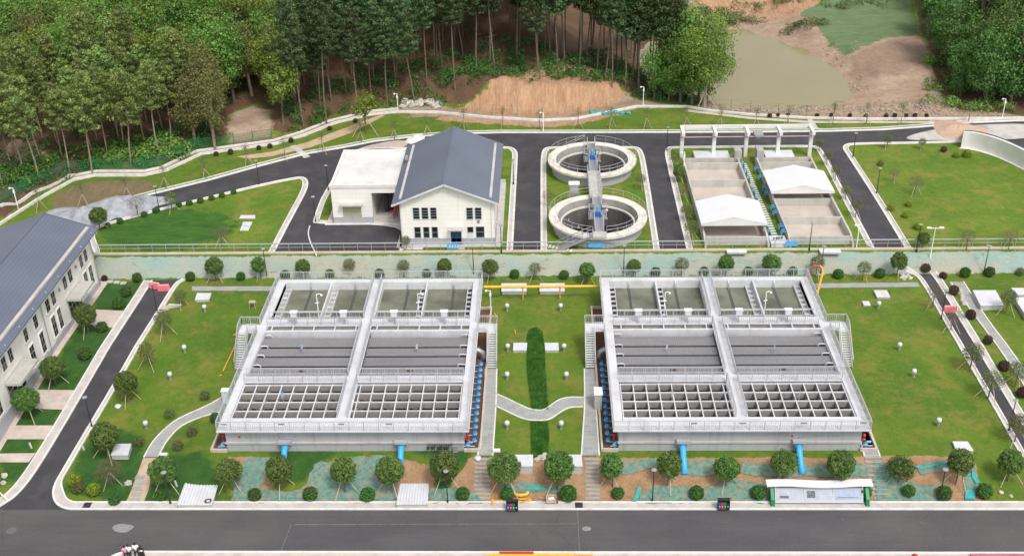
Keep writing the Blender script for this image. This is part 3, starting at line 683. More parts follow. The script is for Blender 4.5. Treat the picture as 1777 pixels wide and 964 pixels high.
for k, q in islands.items():
    P = chaikin(pp(q, U), 2); P = [(x_, max(YW, y_)) for x_, y_ in P]; isl[k] = P
    if P[0][0] < P[-1][0]: P = P[::-1]
    kb.sweep(P, .26, .12); inner = offset(P, .62); inner = [(x_, max(YW, y_)) for x_, y_ in inner]; inner[0] = (inner[0][0], YW); inner[-1] = (inner[-1][0], YW); kb.sweep(inner, .14, .14)
    drape(P, .05, 1.0, pvu)
    drape(inner, .09, .5 if k == 'clarifier' else 1.0, lw)
struct('kerb', kb, M['kerb']); struct('pavement', pvu, M['pave']); struct('lawn', lw, M['lawn'])
# lush tall grass on the left island as its own draped patch
_unused = ([(x_, max(YW + .9, y_)) for x_, y_ in chaikin(pp([(160, 440), (170, 402), (250, 378), (300, 364), (330, 352), (385, 347), (410, 360), (400, 385), (370, 410), (330, 428), (250, 434)], U), 2, True)])
m_, t, b = new_mat('lush_grass'); p = wpos(t); x_ = noise_node(t, .8, 4, .7, vec=scaled(t, p, .6, 1.6, 1)); y_ = noise_node(t, 4, 3, .8, vec=p)
col = mix(t, mth(t, 'MULTIPLY', ramp(t, y_.outputs[0], .45, .8), .5), mix(t, ramp(t, x_.outputs[0], .35, .65), (.02, .085, .006, 1), (.05, .15, .014, 1)), (.012, .05, .006, 1)); t.links.new(col, b.inputs['Base Color']); b.inputs['Roughness'].default_value = .95; bump(t, b, x_.outputs[0], 1.0, .4)
M['dark_grass'] = m_
# the rank grass on the left lawn grows in one ragged patch: mixed into the lawn by its place on the ground
lt_ = M['lawn'].node_tree; lb_ = lt_.nodes['Principled BSDF']; old = lb_.inputs['Base Color'].links[0].from_socket; c_ = gp(292, 398, U); lp = wpos(lt_)
vm = lt_.nodes.new('ShaderNodeVectorMath'); vm.operation = 'SUBTRACT'; lt_.links.new(lp, vm.inputs[0]); vm.inputs[1].default_value = (c_[0], c_[1], U)
vm2 = lt_.nodes.new('ShaderNodeVectorMath'); vm2.operation = 'LENGTH'; lt_.links.new(scaled(lt_, vm.outputs[0], 1 / 9.5, 1 / 6.5, 0), vm2.inputs[0])
ne = noise_node(lt_, .55, 5, .75, vec=lp); q1 = noise_node(lt_, .9, 4, .7, vec=scaled(lt_, lp, .5, 1.7, 1)); q2 = noise_node(lt_, 4, 3, .8, vec=lp)
lc = mix(lt_, mth(lt_, 'MULTIPLY', ramp(lt_, q2.outputs[0], .45, .8), .5), mix(lt_, ramp(lt_, q1.outputs[0], .35, .65), (.02, .085, .004, 1), (.055, .15, .01, 1)), (.012, .05, .003, 1))
lt_.links.new(mix(lt_, ramp(lt_, mth(lt_, 'ADD', vm2.outputs['Value'], mth(lt_, 'SUBTRACT', ne.outputs[0], .5)), .85, 1.1, (1, 1, 1, 1), (0, 0, 0, 1)), old, lc), lb_.inputs['Base Color'])
# forecourt in front of the annex, kerb line
mb = MB(); fk = chaikin(pp([(549, 441), (540, 425), (534, 405), (538, 392)], U), 2); mb.sweep(fk, .14, .1); 
mb.box(-29.2, -18.6, 132.9, 133.15, U, U + .17)
struct('kerb', mb, M['kerb'])
mb = MB(); mb.box(-29, -5.6, 133.2, 147, U - .2, U + .13); mb.box(-18.9, -5.5, 126.2, 146, U - .25, U + .12); struct('concrete_pad', mb, M['pave'])
# dusty concrete and dried mud on the far right stretch of the upper road
mb = MB(); drape(chaikin(pp([(1560, 243), (1600, 228), (1680, 217), (1800, 214), (1850, 232), (1777, 241), (1700, 244), (1640, 244)], U), 2, True), .045, 1.0, mb)
struct('dried_mud_crust', mb, surf('dried_cement_dust', (.52, .49, .45), .12, .5, .95, dirt=(.2, .2, .2), dirt_amt=.5))
mb = MB(); drape(chaikin(pp([(612, 263), (640, 252), (690, 243), (712, 246), (700, 258), (640, 260)], U), 2, True), .05, 1.0, mb); struct('sand_spill', mb, surf('spilled_sand', (.48, .39, .33), .12, .6, .95))
# paths above the upper road
mb = MB()
for q in ([(503, 254), (513, 252), (539, 272), (528, 275)], [(1401, 208), (1409, 207), (1421, 224), (1410, 226)]): drape(pp(q, U), .05, 1.0, mb)
q = [(340, 276), (400, 265), (470, 258), (520, 246), (600, 218), (660, 197), (668, 199), (610, 226), (530, 254), (470, 267), (400, 274), (345, 281)]
struct('path', mb, M['pave'])
mb = MB(); drape(pp([(410, 272), (470, 264), (530, 248), (600, 222), (662, 199), (668, 201), (612, 230), (540, 256), (470, 272), (430, 276)], U), .045, 1.0, mb); struct('sandy_verge', mb, surf('sandy_soil', (.5, .37, .24), .15, .8, .95))
mb = MB(); drape(pp([(1190, 190), (1300, 203), (1400, 210), (1600, 211), (1777, 208), (1777, 211), (1600, 214), (1400, 214), (1300, 207), (1190, 194)], U), .045, 1.0, mb); struct('sandy_verge', mb, M['pinkpave'])
# the low white boundary wall round the site
mb = MB(); mb.sweep(BW, .34, .32, step=1.0); o = struct('boundary_kerb', mb, M['kerb'])
o = MB(); bw2 = [p for p in offset(BW, 1.5) if p[0] < -22]; o.sweep(bw2, .3, .25, step=1.0); struct('boundary_kerb', o, M['kerb'])
mb = MB(); mb.box(-57.5, 80, SLOPE1 - .05, YW - .02, U - .6, U + .12); tag(single('retaining_wall', mb, M['pinkpave'], 'low pale retaining wall capping the netted bank below the railing', 'wall', (0, 125.1, 3.8)))

# ================================================================== GUARD RAILING on the wall
t_ = thing('guard_railing', 'long white pipe guard railing along the top of the netted bank', 'railing', (0, YW + .15, U))
a_ = MB(); a_.bar((-57, YW + .15, U + 1.12), (62, YW + .15, U + 1.12), .1, .1); a_.bar((-57, YW + .15, U + .6), (62, YW + .15, U + .6), .035, .035); a_.build('top_rail', M['rail'], t_)
xs_ = np.arange(-57, 62.1, 1.75)
for x_ in xs_:
    q = MB(); q.box(x_ - .03, x_ + .03, YW + .12, YW + .18, U, U + 1.07); q.build('post', M['steel'], t_)
# ================================================================== RAILINGS
def railing(mb, pts, ht=1.05, post=1.45, bal=.21, z=None, kick=False, closed=False):
    pts = [Vector(p) for p in pts]
    for i in range(len(pts) - 1):
        p, q = pts[i], pts[i + 1]; Ln = (q - p).length
        if Ln < .05: continue
        mb.bar(p + Vector((0, 0, ht)), q + Vector((0, 0, ht)), .07, .06); mb.bar(p + Vector((0, 0, .14)), q + Vector((0, 0, .14)), .03, .03); mb.bar(p + Vector((0, 0, ht - .17)), q + Vector((0, 0, ht - .17)), .03, .03)
        n = max(1, round(Ln / post))
        for k in range(n + 1):
            c = p.lerp(q, k / n); mb.box(c.x - .03, c.x + .03, c.y - .03, c.y + .03, c.z, c.z + ht - .03)
        if bal:
            nb = max(1, round(Ln / bal))
            for k in range(1, nb):
                c = p.lerp(q, k / nb); mb.box(c.x - .012, c.x + .012, c.y - .012, c.y + .012, c.z + .14, c.z + ht - .17)

# ================================================================== FILTER BASINS
ZD = 4.5
def basin(cx, s, side, other):
    X = lambda u: cx + s * u
    root = thing('treatment_basin', 'large raised concrete filter basin with white decks, %s of the pair' % side, 'water treatment basin', (cx, 102, L), 'filter basins')
    # walls
    wl = MB()
    def B(mb, u0, u1, y0, y1, z0, z1): mb.box(X(u0), X(u1), y0, y1, z0, z1)
    B(wl, -11.65, 11.65, 87.65, 88.0, 1.0, 4.34); B(wl, -11.65, 11.65, 116.5, 116.9, 1.0, 4.34); B(wl, -11.65, -11.35, 88.0, 116.5, 1.0, 4.34); B(wl, 11.35, 11.65, 88.0, 116.5, 1.0, 4.34)
    wl.build('wall', M['grey_wall'], root)
    lg = MB(); B(lg, -11.75, 11.75, 87.52, 87.65, 2.55, 2.75); B(lg, -11.72, 11.72, 87.45, 87.65, 1.0, 1.32); lg.build('wall_ledge', M['conc'], root)
    # little red mark and faint green lettering strip on the front wall
    u0 = -9.9 if s > 0 else 9.3
    mk = MB(); xx = cx - 10.3 if s > 0 else cx + 5.0; mk.lathe(0, 0, [(.01, 0), (.13, 0)], 14)
    mk.v = [(xx + v[0], 87.642, 3.35 + v[1]) for v in mk.v]; mk.build('wall_emblem', M['red'], root)
    lt = MB(); rr = random.Random(5); x0 = xx + .5
    for k in range(9):
        a = x0 + k * .46
        for j in range(3):
            r0 = rr.random(); lt.box(a + .02, a + .34, 87.630, 87.648, 3.18 + j * .14, 3.205 + j * .14) if r0 > .3 else None
        lt.box(a + .1, a + .13, 87.628, 87.646, 3.17, 3.5); 
        if rr.random() > .4: lt.box(a + .26, a + .29, 87.628, 87.646, 3.2, 3.46)
    lt.build('wall_lettering', M.setdefault('fgl', surf('faded_green_lettering', (.27, .36, .33), .05, 2, .7)) if 'fgl' not in M else M['fgl'], root)
    # decks
    dk = MB(); z0, z1 = ZD - .16, ZD
    B(dk, -12.28, -11.45, 87.0, 117.0, z0, z1); B(dk, 11.25, 12.28, 87.0, 117.0, z0, z1); B(dk, -11.45, 11.25, 87.0, 88.95, z0, z1); B(dk, -11.45, 11.25, 116.4, 117.0, z0, z1)
    dk.build('deck', M['white'], root)
    fp = MB(); B(fp, -11.45, 11.25, 88.55, 88.9, ZD, ZD + .2); fp.build('parapet', M['white'], root)
    cw = MB(); B(cw, -.8, .3, 88.95, 116.4, z0, z1); cw.build('centre_walkway', M['white'], root)
    w2 = MB(); w3 = MB()
    for (ua, ub) in ((-11.45, -.8), (.3, 11.25)):
        B(w2, ua, ub, 106.45, 107.95, z0 + .01, z1 - .01); B(w3, ua, ub, 95.35, 96.5, z0 + .01, z1 - .01)
    w2.build('cross_walkway', M['white'], root); w3.build('cross_walkway', M['white'], root)
    # railings
    r = MB(); zz = ZD
    railing(r, [(X(-12.2), 87.07, zz), (X(12.2), 87.07, zz)], 1.05)
    r.build('front_railing', M['rail'], root)
    for u in (-12.2, 12.2):
        r = MB(); railing(r, [(X(u), 87.2, zz), (X(u), 104.9, zz)], 1.05); railing(r, [(X(u), 106.7, zz), (X(u), 116.9, zz)], 1.05); r.build('side_railing', M['rail'], root)
    r = MB(); railing(r, [(X(-12.1), 116.95, zz), (X(12.1), 116.95, zz)], 1.05); r.build('back_railing', M['rail'], root)
    for u in (-.76, .26):
        r = MB(); railing(r, [(X(u), 89.1, zz), (X(u), 95.3, zz)], 1.0, 1.45, .21); railing(r, [(X(u), 96.55, zz), (X(u), 106.4, zz)], 1.0); railing(r, [(X(u), 108.0, zz), (X(u), 116.4, zz)], 1.0); r.build('walkway_railing', M['rail'], root)
    for (ua, ub) in ((-11.4, -.8), (.3, 11.2)):
        for y, bl in ((95.42, .21), (96.42, .42), (106.52, .21), (107.88, .42)):
            r = MB(); railing(r, [(X(ua), y, zz), (X(ub), y, zz)], 1.0, 1.45, bl); r.build('walkway_railing', M['rail'], root)
    # filter cells
    for bi, (ua, ub) in enumerate(((-11.45, -.8), (.3, 11.25))):
        g = MB(); n = 8; cwid = 1.3; zt, zb = ZD - .1, 3.6
        if bi == 0: us = [ua + .12 + k * cwid for k in range(9)]
        else: us = [ub - .12 - k * cwid for k in range(9)][::-1]
        us_all = ([ua + .04] + us if abs(us[0] - ua) > .3 else us); us_all = us_all + ([ub - .04] if abs(us_all[-1] - ub) > .3 else [])
        ys = [89.0 + k * 1.5 for k in range(5)]
        for u in us_all: B(g, u - .055, u + .055, 88.96, 95.1, zt - .12, zt)
        for y in ys:
            for k in range(len(us_all) - 1): B(g, us_all[k] + .056, us_all[k + 1] - .056, y - .05, y + .05, zt - .12, zt - .002)
        g.build('cell_frame', M['white'], root)
        g = MB()
        for u in us_all: B(g, u - .045, u + .045, 88.97, 95.09, zb, zt - .121)
        for y in ys:
            for k in range(len(us_all) - 1): B(g, us_all[k] + .046, us_all[k + 1] - .046, y - .04, y + .04, zb, zt - .122)
        g.build('cell_wall', M['cell'], root)
        g = MB(); B(g, ua, ub, 88.0, 95.34, 2.3, 2.4); g.build('cell_floor', M['sludge'], root)
        rr = random.Random(3 + bi); tr = MB()
        for k in range(len(us_all) - 1):
            for j in range(4):
                if rr.random() < .3: tr = MB(); B(tr, us_all[k] + .3, us_all[k] + .8, ys[j] + .35, ys[j] + .6, 2.4, 3.1 + rr.random() * .2); tr.build('cell_pipe', M['conc_in'], root)
        # tube settler modules
        zt2 = 4.05; edges = [(96.6, 98.7), (99.12, 100.6), (101.02, 102.4), (102.84, 104.5)]
        for (y0, y1) in edges:
            q = MB(); B(q, ua + .05, ub - .05, y0, y1, zt2 - .1, zt2); q.build('tube_settler_plate', M['tubes'], root)
        q = MB()
        for (y0, y1) in edges: B(q, ua + .05, ub - .05, y0 - .05, y0 - .005, zt2 - .12, zt2 + .03)
        q.build('collecting_trough', M['steel'], root)
        q = MB(); B(q, ua, ub, 95.35, 105.1, 3.3, 3.4); q.build('channel_water', M['sludge'], root)
        q = MB(); B(q, ua, ub, 105.2, 105.5, 3.4, ZD); q.build('cross_beam', M['white'], root)
        q = MB(); 
        for k in range(5): uu = ua + .6 + k * 2.35; B(q, uu, uu + .12, 105.5, 106.45, ZD - .12, ZD - .01)
        q.build('beam_stub', M['white'], root)
        q = MB(); B(q, ua, ub, 105.5, 106.45, 3.7, 3.75); q.build('channel_grating', M['tubes'], root)
        # inlet elbows at the outer ends
        ue = ua + .05 if bi == 0 else ub - .05; dr = 1 if bi == 0 else -1
        for y in (98.95, 100.85, 102.65, 104.85): q = MB(); q.tube([(X(ue), y, 4.2), (X(ue + dr * .45), y, 4.25), (X(ue + dr * .75), y, 4.2), (X(ue + dr * .8), y, 3.95)], .07, 8); q.build('inlet_elbow', M['white'], root)
        # settling zone: water, dividers, launders, cross pipe
        q = MB(); B(q, ua, ub, 107.95, 116.4, 3.45, 3.5); q.build('basin_water', M['water_basin'], root)
        um = (ua + ub) / 2 + (.35 if bi == 0 else -.1)
        q = MB(); B(q, um - .09, um + .09, 108.0, 116.4, 3.0, ZD - .03); B(q, ua, ub, 116.2, 116.39, 3.3, ZD - .02); B(q, ua, ua + .1, 108, 116.2, 3.2, ZD - .02); B(q, ub - .1, ub, 108, 116.2, 3.2, ZD - .02)
        q.build('basin_divider', M['white'], root)
        for sub, (a1, b1) in enumerate(((ua + .1, um - .09), (um + .09, ub - .1))):
            left = (bi == 0) or (sub == 1 and False)
            uL = a1 if bi == 0 else b1 - .75
            q = MB()
            for uu in (uL + .06, uL + .7): B(q, uu, uu + .07, 108.0, 116.15, 3.3, 3.86)
            for k in range(8): B(q, uL + .13, uL + .7, 108.5 + k * 1.05, 108.62 + k * 1.05, 3.62, 3.82)
            q.build('launder', M['white'], root)
            q = MB(); B(q, uL + .13, uL + .7, 108.0, 116.15, 3.51, 3.56); q.build('launder_floor', M['sludge'] if bi else M['conc_in'], root)
            mid = (a1 + b1) / 2 + .2
            q = MB(); B(q, mid, mid + .32, 108.0, 116.15, 3.5, 3.512); q.build('submerged_channel', M.setdefault('sub', surf('submerged_dark_channel', (.07, .075, .06), .1, 1, .2)) if 'sub' not in M else M['sub'], root)
            q = MB(); q.tube([(X(mid + .15), 116.2, ZD + .05), (X(mid + .15), 115.95, 4.25), (X(mid + .15), 115.9, 3.5)], .06, 6); q.build('drop_pipe', M['steel'], root)
        q = MB(); q.tube([(X(ua + .1), 110.25, 4.0), (X(ub - .1), 110.25, 4.0)], .07, 8); q.build('cross_pipe', M['white'], root)
        q = MB(); B(q, ua + .8, ub - .1, 109.5, 109.62, 3.49, 3.53); q.build('weir_edge', M['conc_in'], root)
    # centre and cross walls below the decks
    q = MB(); B(q, -.7, .2, 88.0, 116.4, 2.0, z0 - .01)
    for (ua, ub) in ((-11.4, -.81), (.31, 11.2)): B(q, ua, ub, 95.45, 96.35, 2.4, z0); B(q, ua, ub, 106.6, 107.9, 3.0, z0)
    q.build('inner_wall', M['conc_in'], root)
    for k, (u, y) in enumerate(((-5.6, 96.1), (5.6, 96.1))):
        q = MB(); q.box(X(u) - .35, X(u) + .35, 96.47, 96.5, ZD + .45, ZD + .7); q.build('deck_plate_sign', M['rust'], root)
    for u in (-11.4, -5.8, 4.6, 0): q = MB(); q.box(X(u) - .3, X(u) + .3, 87.0, 87.03, ZD + .75, ZD + .95); q.build('railing_plate', M['steel'], root)
    # stairs and landings on both sides
    for sg in (-1, 1):
        u_in, u_out = 12.28 * sg, 14.35 * sg; us0, us1 = 13.3 * sg, 14.35 * sg
        q = MB(); B(q, u_in + .01 * sg, u_out, 105.1, 106.7, ZD - .15, ZD - .005); q.build('stair_landing', M['white'], root)
        q = MB(); n = 15
        for k in range(n):
            y = 102.0 + (105.1 - 102.0) * k / n; z = L + (ZD - L) * (k + 1) / (n + 1); B(q, us0 + .04 * sg, us1 - .04 * sg, y, y + .235, z - .05, z)
        q.build('stair_treads', M['white'], root)
        q = MB()
        for uu in (us0, us1): q.bar((X(uu), 101.9, L + .05), (X(uu), 105.1, ZD - .12), .06, .24)
        q.build('stair_stringer', M['rail'], root)
        q = MB()
        for uu in (us0, us1):
            a, b = Vector((X(uu), 101.9, L + .1)), Vector((X(uu), 105.1, ZD)); q.bar(a + Vector((0, 0, 1)), b + Vector((0, 0, 1)), .06, .06)
            for k in range(13):
                c = a.lerp(b, k / 12); q.box(c.x - .014, c.x + .014, c.y - .014, c.y + .014, c.z, c.z + 1)
        railing(q, [(X(u_out), 105.15, ZD), (X(u_out), 106.65, ZD), (X(u_in), 106.65, ZD)], 1.05, 1.1, .2); railing(q, [(X(us0), 105.12, ZD), (X(u_in), 105.12, ZD)], 1.05, 1.1, .2)
        q.build('stair_railing', M['rail'], root)
        # valve pit with its rim
        ye = 114.5 if sg > 0 else 113
        q = MB(); 
        B(q, 13.15 * sg, 13.35 * sg, 87.5, 101.6, L - .7, L + .35); B(q, 11.66 * sg, 13.15 * sg, 87.45, 87.65, .8, L + .35); B(q, 13.15 * sg, 13.35 * sg, 101.6, ye, L - .7, L + .35); B(q, 11.66 * sg, 13.35 * sg, ye, ye + .2, L - .7, L + .35)
        q.build('pit_rim', M['pinkpave'], root)
        q = MB(); B(q, 11.66 * sg, 13.14 * sg, 87.66, ye - .01, L + .0, L + .05); q.build('pit_floor', M['rust'], root)
    return root, X
rootL, XL = basin(-19.72, 1, 'left', 'right')
rootR, XR = basin(18.67, -1, 'right', 'left')

# ---- things standing on the basins
def cabinet_proto():
    r = thing('control_cabinet', 'white control cabinet', 'control cabinet', (0, 0, 0))
    q = MB(); q.box(-.03, .03, -.03, .03, 0, .85); q.box(-.15, .15, -.15, .15, 0, .02); q.build('post', M['steel'], r)
    q = MB(); q.box(-.38, .38, -.22, .22, .85, 1.55); q.build('cabinet_body', M['steel'], r)
    q = MB(); q.box(-.42, .42, -.28, .28, 1.551, 1.6); q.build('cabinet_lid', M['white_plain'], r)
    q = MB(); q.box(-.33, .33, -.235, -.221, .9, 1.5); q.build('cabinet_door', M['tin'], r)
    return Proto(r)
cab = cabinet_proto()
for k, (px, lab) in enumerate(((508, 'left bay of left basin, outer'), (594.5, 'left bay of left basin, inner'), (682.5, 'right bay of left basin, inner'), (770, 'right bay of left basin, outer'),
      (1109, 'left bay of right basin, outer'), (1196, 'left bay of right basin, inner'), (1285, 'right bay of right basin, inner'), (1371.5, 'right bay of right basin, outer'))):
    x = gp(px, 549, ZD + 1.3)[0]; cab.put((x, 106.85, ZD), 0, 1, 'white cabinet on a post, ' + lab + ' one', 'control cabinets on the cross walkways')
def deck_lamp():
    r = thing('deck_lamp', 'white pole', 'camera pole', (0, 0, 0))
    q = MB(); q.tube([(0, 0, 0), (0, 0, 3.1)], .05, 8); q.build('pole', M['white_plain'], r)
    q = MB(); q.tube([(0, 0, 3.05), (.35, 0, 3.1), (.5, 0, 3.0)], .04, 6); q.tube([(-.25, 0, 2.0), (.2, 0, 2.0)], .05, 6); q.build('arm', M['white_plain'], r)
    q = MB(); q.ball((.55, 0, 2.88), .14, .13, 10, 6); q.build('camera_dome', M['white_plain'], r)
    return Proto(r)
dl = deck_lamp()
for px, lab in ((555, 'in the left bay of the left basin'), (728, 'in the right bay of the left basin'), (1152, 'in the left bay of the right basin'), (1326, 'in the right bay of the right basin')):
    x = gp(px, 548, ZD)[0]; dl.put((x, 108.05, ZD), R_(20), 1, 'white pole with curved arm and dome camera, ' + lab, 'camera poles on the basins')
def marker(mat):
    r = thing('level_marker', 'marker', 'marker post', (0, 0, 0)); q = MB(); q.box(-.025, .025, -.025, .025, 0, 1.45); q.build('post', M['steel'], r)
    q = MB(); q.box(-.17, .17, -.012, .012, .55, 1.1); q.build('plate', mat, r); return r
M['pale_blue'] = surf('pale_blue_plate', (.3, .5, .72), .05, 2, .4); M['pale_grey'] = surf('pale_grey_plate', (.6, .63, .68), .05, 2, .4)
mk1, mk2 = Proto(marker(M['pale_blue'])), Proto(marker(M['pale_grey']))
for (px, py, z, pro, lab) in ((525, 603, 4.05, mk1, 'pale blue marker plate on the tube settlers of the left basin'), (724, 603, 4.05, mk2, 'pale grey marker plate on the tube settlers of the left basin'), (1157, 603, 4.05, mk2, 'pale grey marker plate on the tube settlers of the right basin'), (1343, 603, 4.05, mk1, 'pale blue marker plate on the tube settlers of the right basin'),
      (493, 685, 4.4, mk1, 'pale blue marker plate among the filter cells of the left basin'), (712, 685, 4.4, mk2, 'pale grey marker plate among the filter cells of the left basin'), (1166, 687, 4.4, mk2, 'pale grey marker plate among the filter cells of the right basin'), (1386, 685, 4.4, mk1, 'pale blue marker plate among the filter cells of the right basin')):
    p = gp(px, py + 9, z); 
    if z > 4.2: p[1] = 92.0
    pro.put((p[0], p[1], z), R_(60), 1, lab, 'marker plates on the basins')
# valves in the pits
def valve():
    r = thing('pit_valve', 'valve', 'valve', (0, 0, 0))
    q = MB(); q.tube([(-.75, 0, .2), (.15, 0, .2)], .09, 10); q.build('pipe_stub', M['blue'], r)
    q = MB(); q.ball((0, 0, .4), .3, .2, 14, 8); q.cyl(0, 0, .55, .66, .2, 14); q.build('valve_body', M['blue'], r)
    q = MB(); q.lathe(0, 0, [(.16, .9), (.2, .93), (.16, .96), (.13, .93)], 14, True); q.bar((-.16, 0, .93), (.16, 0, .93), .03, .03); q.cyl(0, 0, .7, .95, .03, 6); q.build('handwheel', M['blue_deep'], r)
    return Proto(r)
vp = valve()
for s_, X, nm in ((1, XL, 'left'), (-1, XR, 'right')):
    n = 13
    for k in range(n):
        y = 88.75 + k * 1.13
        vp.put((X(12.62), y, L + .05), 0 if s_ > 0 else math.pi, .85, 'round blue valve in the brown pit beside the %s basin, %s' % (nm, ['first', 'second', 'third', 'fourth', 'fifth', 'sixth', 'seventh', 'eighth', 'ninth', 'tenth', 'eleventh', 'twelfth', 'thirteenth'][k] + ' from the road'), 'blue valves in the pits between the basins')
    q = MB(); q.tube([(X(11.7), 103.6, 2.9), (X(12.3), 103.6, 3.0), (X(12.75), 103.6, 2.7), (X(12.85), 103.6, 1.6)], .3, 12)
    single('elbow_pipe', q, M['steel'], 'thick grey elbow pipe turning down into the pit of the %s basin' % nm, 'pipe', (X(12.6), 103.6, 1.6), 'grey elbow pipes', True)
def pump(nm):
    r = thing('pump_set', 'pump', 'pump', (0, 0, 0))
    q = MB(); q.tube([(0, 0, .1), (0, 0, .5), (.15, 0, .6), (.5, 0, .6)], .13, 10); q.ball((0, 0, .25), .27, .2, 12, 6); q.build('pump_body', M['blue'], r)
    q = MB(); q.tube([(0, .7, .1), (0, .7, 1.0)], .12, 10); q.ball((0, .7, .35), .22, .2, 10, 6); q.ball((0, .7, .85), .18, .15, 10, 6); q.build('red_valve', M['red'], r)
    q = MB(); q.tube([(-.4, -.1, .2), (.7, -.1, .2)], .05, 8); q.build('pipe', M['white'], r); return Proto(r)
pu = pump('')
for x, lab in ((XL(-12.3), 'left end of the left basin front wall'), (XL(12.0), 'right end of the left basin front wall'), (XR(12.0), 'left end of the right basin front wall'), (XR(-12.3), 'right end of the right basin front wall')):
    pu.put((x, 88.15, L + .05), 0, 1, 'blue pump with red valves at the ' + lab, 'pump sets at the basin corners')
def outlet(ln):
    r = thing('outlet_pipe', 'pipe', 'pipe', (0, 0, 0)); z0 = 0
    q = MB(); pts = [(0, .1, 1.0), (0, -.25, 1.05), (0, -.6, .95), (0, -1.0, .62), (0, -1.5, .3)] + [(0, -1.5 - ln, -.05 - ln * .25)]
    q.tube(pts, .3, 14); q.build('pipe_bend', M['blue_pipe'], r, True)
    q = MB(); q.box(-.62, .62, -.45, .02, 1.5, 1.75); q.box(-.62, -.5, -.05, .02, 1.1, 1.5); q.box(.5, .62, -.05, .02, 1.1, 1.5); q.build('pipe_hood', M['grey_wall'], r)
    q = MB(); q.lathe(0, 0, [(.3, 0), (.4, 0), (.4, .1), (.3, .1)], 16, True); q.v = [(v[0], -.12 - v[2], 1.02 + v[1]) for v in q.v]; q.build('flange', M['steel'], r)
    return r
M['blue_pipe'] = surf('bright_blue_pipe', (.05, .42, .85), .1, 1.5, .4)
o1, o2 = outlet(.5), outlet(1.2)
po1, po2 = Proto(o1), Proto(o2)
for px, pro, lab in ((498, po1, 'left one of two on the left basin front wall'), (698, po2, 'right one of two on the left basin front wall'), (1183, po2, 'left one of two on the right basin front wall'), (1383, po2, 'right one of two on the right basin front wall')):
    x = gp(px, 775, 1.9)[0]; pro.put((x, 87.5, L - .25), 0, 1, 'bright blue arched outlet pipe, ' + lab, 'blue outlet pipes')
t_ = thing('hose_manifold', 'black hose reels and valves on a frame at the left basin wall', 'manifold', (gp(765, 775, 1.5)[0], 87.3, L)); x = t_.location.x
q = MB(); q.bar((x - 1.2, 87.35, 2.6), (x + 1.3, 87.35, 2.6), .08, .08); [q.bar((x + d, 87.35, L - .1), (x + d, 87.35, 2.6), .06, .06) for d in (-.5, .2, .9)]; q.build('frame', M['black'], t_)
q = MB(); [q.ball((x + d, 87.3, 2.25), .16, .2, 8, 5) for d in (-1.1, -.7, -.1, .1, .5, .7)]; q.build('hose_reel', M['black'], t_)
q = MB(); q.box(x + 1.3, x + 1.8, 87.2, 87.4, 1.7, 2.5); q.build('meter_box', M['steel'], t_)

# ================================================================== STAIRWAYS down the front slope
def steps(px0, px1, n, y0, y1, lab):
    xa0, xa1 = px0; r = thing('stone_steps', lab, 'stairs', ((xa0 + xa1) / 2, (y0 + y1) / 2, .8), 'slate steps on the front slope')
    for k in range(n):
        y = y0 + (y1 - y0) * k / n; z = h1((xa0 + xa1) / 2, y + .2); q = MB(); j = random.uniform(-.06, .06); q.box(xa0 + j, xa1 + j, y + .04, y + (y1 - y0) / n - .08, z - .12, z + .05); q.build('step', M['slate'], r)
xs0 = gp(822, 840, .8)[0]; xs1 = gp(851, 840, .8)[0]; steps((xs0, xs1), 0, 10, 82.3, 86.7, 'slate steps right of the left basin, down to the road')
xs0 = gp(1016, 840, .8)[0]; xs1 = gp(1041, 840, .8)[0]; steps((xs0, xs1), 0, 10, 82.3, 86.7, 'slate steps left of the right basin, down to the road')
xs0 = gp(1509, 830, .8)[0]; xs1 = gp(1538, 830, .8)[0]; steps((xs0, xs1), 0, 10, 82.3, 86.9, 'slate steps beside the notice board, right of the right basin')
xs0 = gp(222, 850, .3)[0]; xs1 = gp(240, 850, .3)[0]
r = thing('stepping_slabs', 'grey slabs laid on pale sand at the bottom of the curved path', 'stepping stones', ((xs0 + xs1) / 2, 83, .2))
for k in range(5):
    q = MB(); a = gt(234 - k * -2.2, 868 - k * 10); q.box(a.x - .45, a.x + .45, a.y - .25, a.y + .25, a.z, a.z + .09); q.build('slab', M['slate'], r)

# ================================================================== MACHINE HALL (gabled) and ANNEX
r = thing('machine_hall', 'white gabled two storey hall with blue grey metal roof', 'building', (-12.3, 136, U))
X0, X1_, Y0_, Y1_, ZE, ZR, XM = -18.25, -6.4, 127.0, 144.9, 9.95, 12.35, -12.5
def gable_wall(mb, y0, y1):
    n = [(X0, U), (X1_, U), (X1_, ZE), (XM, ZR), (X0, ZE)]
    mb.add([(a, y0, b) for a, b in n] + [(a, y1, b) for a, b in n], [(0, 1, 2, 3, 4), (9, 8, 7, 6, 5)] + [(i, i + 5, (i + 1) % 5 + 5, (i + 1) % 5) for i in range(5)])
q = MB(); gable_wall(q, Y0_, Y1_); q.build('wall', M['siding'], r)
q = MB(); q.box(X0 - .04, X1_ + .04, Y0_ - .05, Y0_ - .002, U + .1, U + 1.0); q.box(X1_ + .002, X1_ + .05, Y0_ - .05, Y1_, U + .1, U + 1.0); q.build('plinth', M['grey_wall'], r)
q = MB(); e = .8; ye0, ye1 = 126.35, 145.6
slp = (ZR - ZE) / (XM - X0)
xl, xr_ = X0 - .95, X1_ + .65; zl = ZR - slp * (XM - xl); zr = ZR - (ZR - ZE) / (X1_ - XM) * (xr_ - XM)
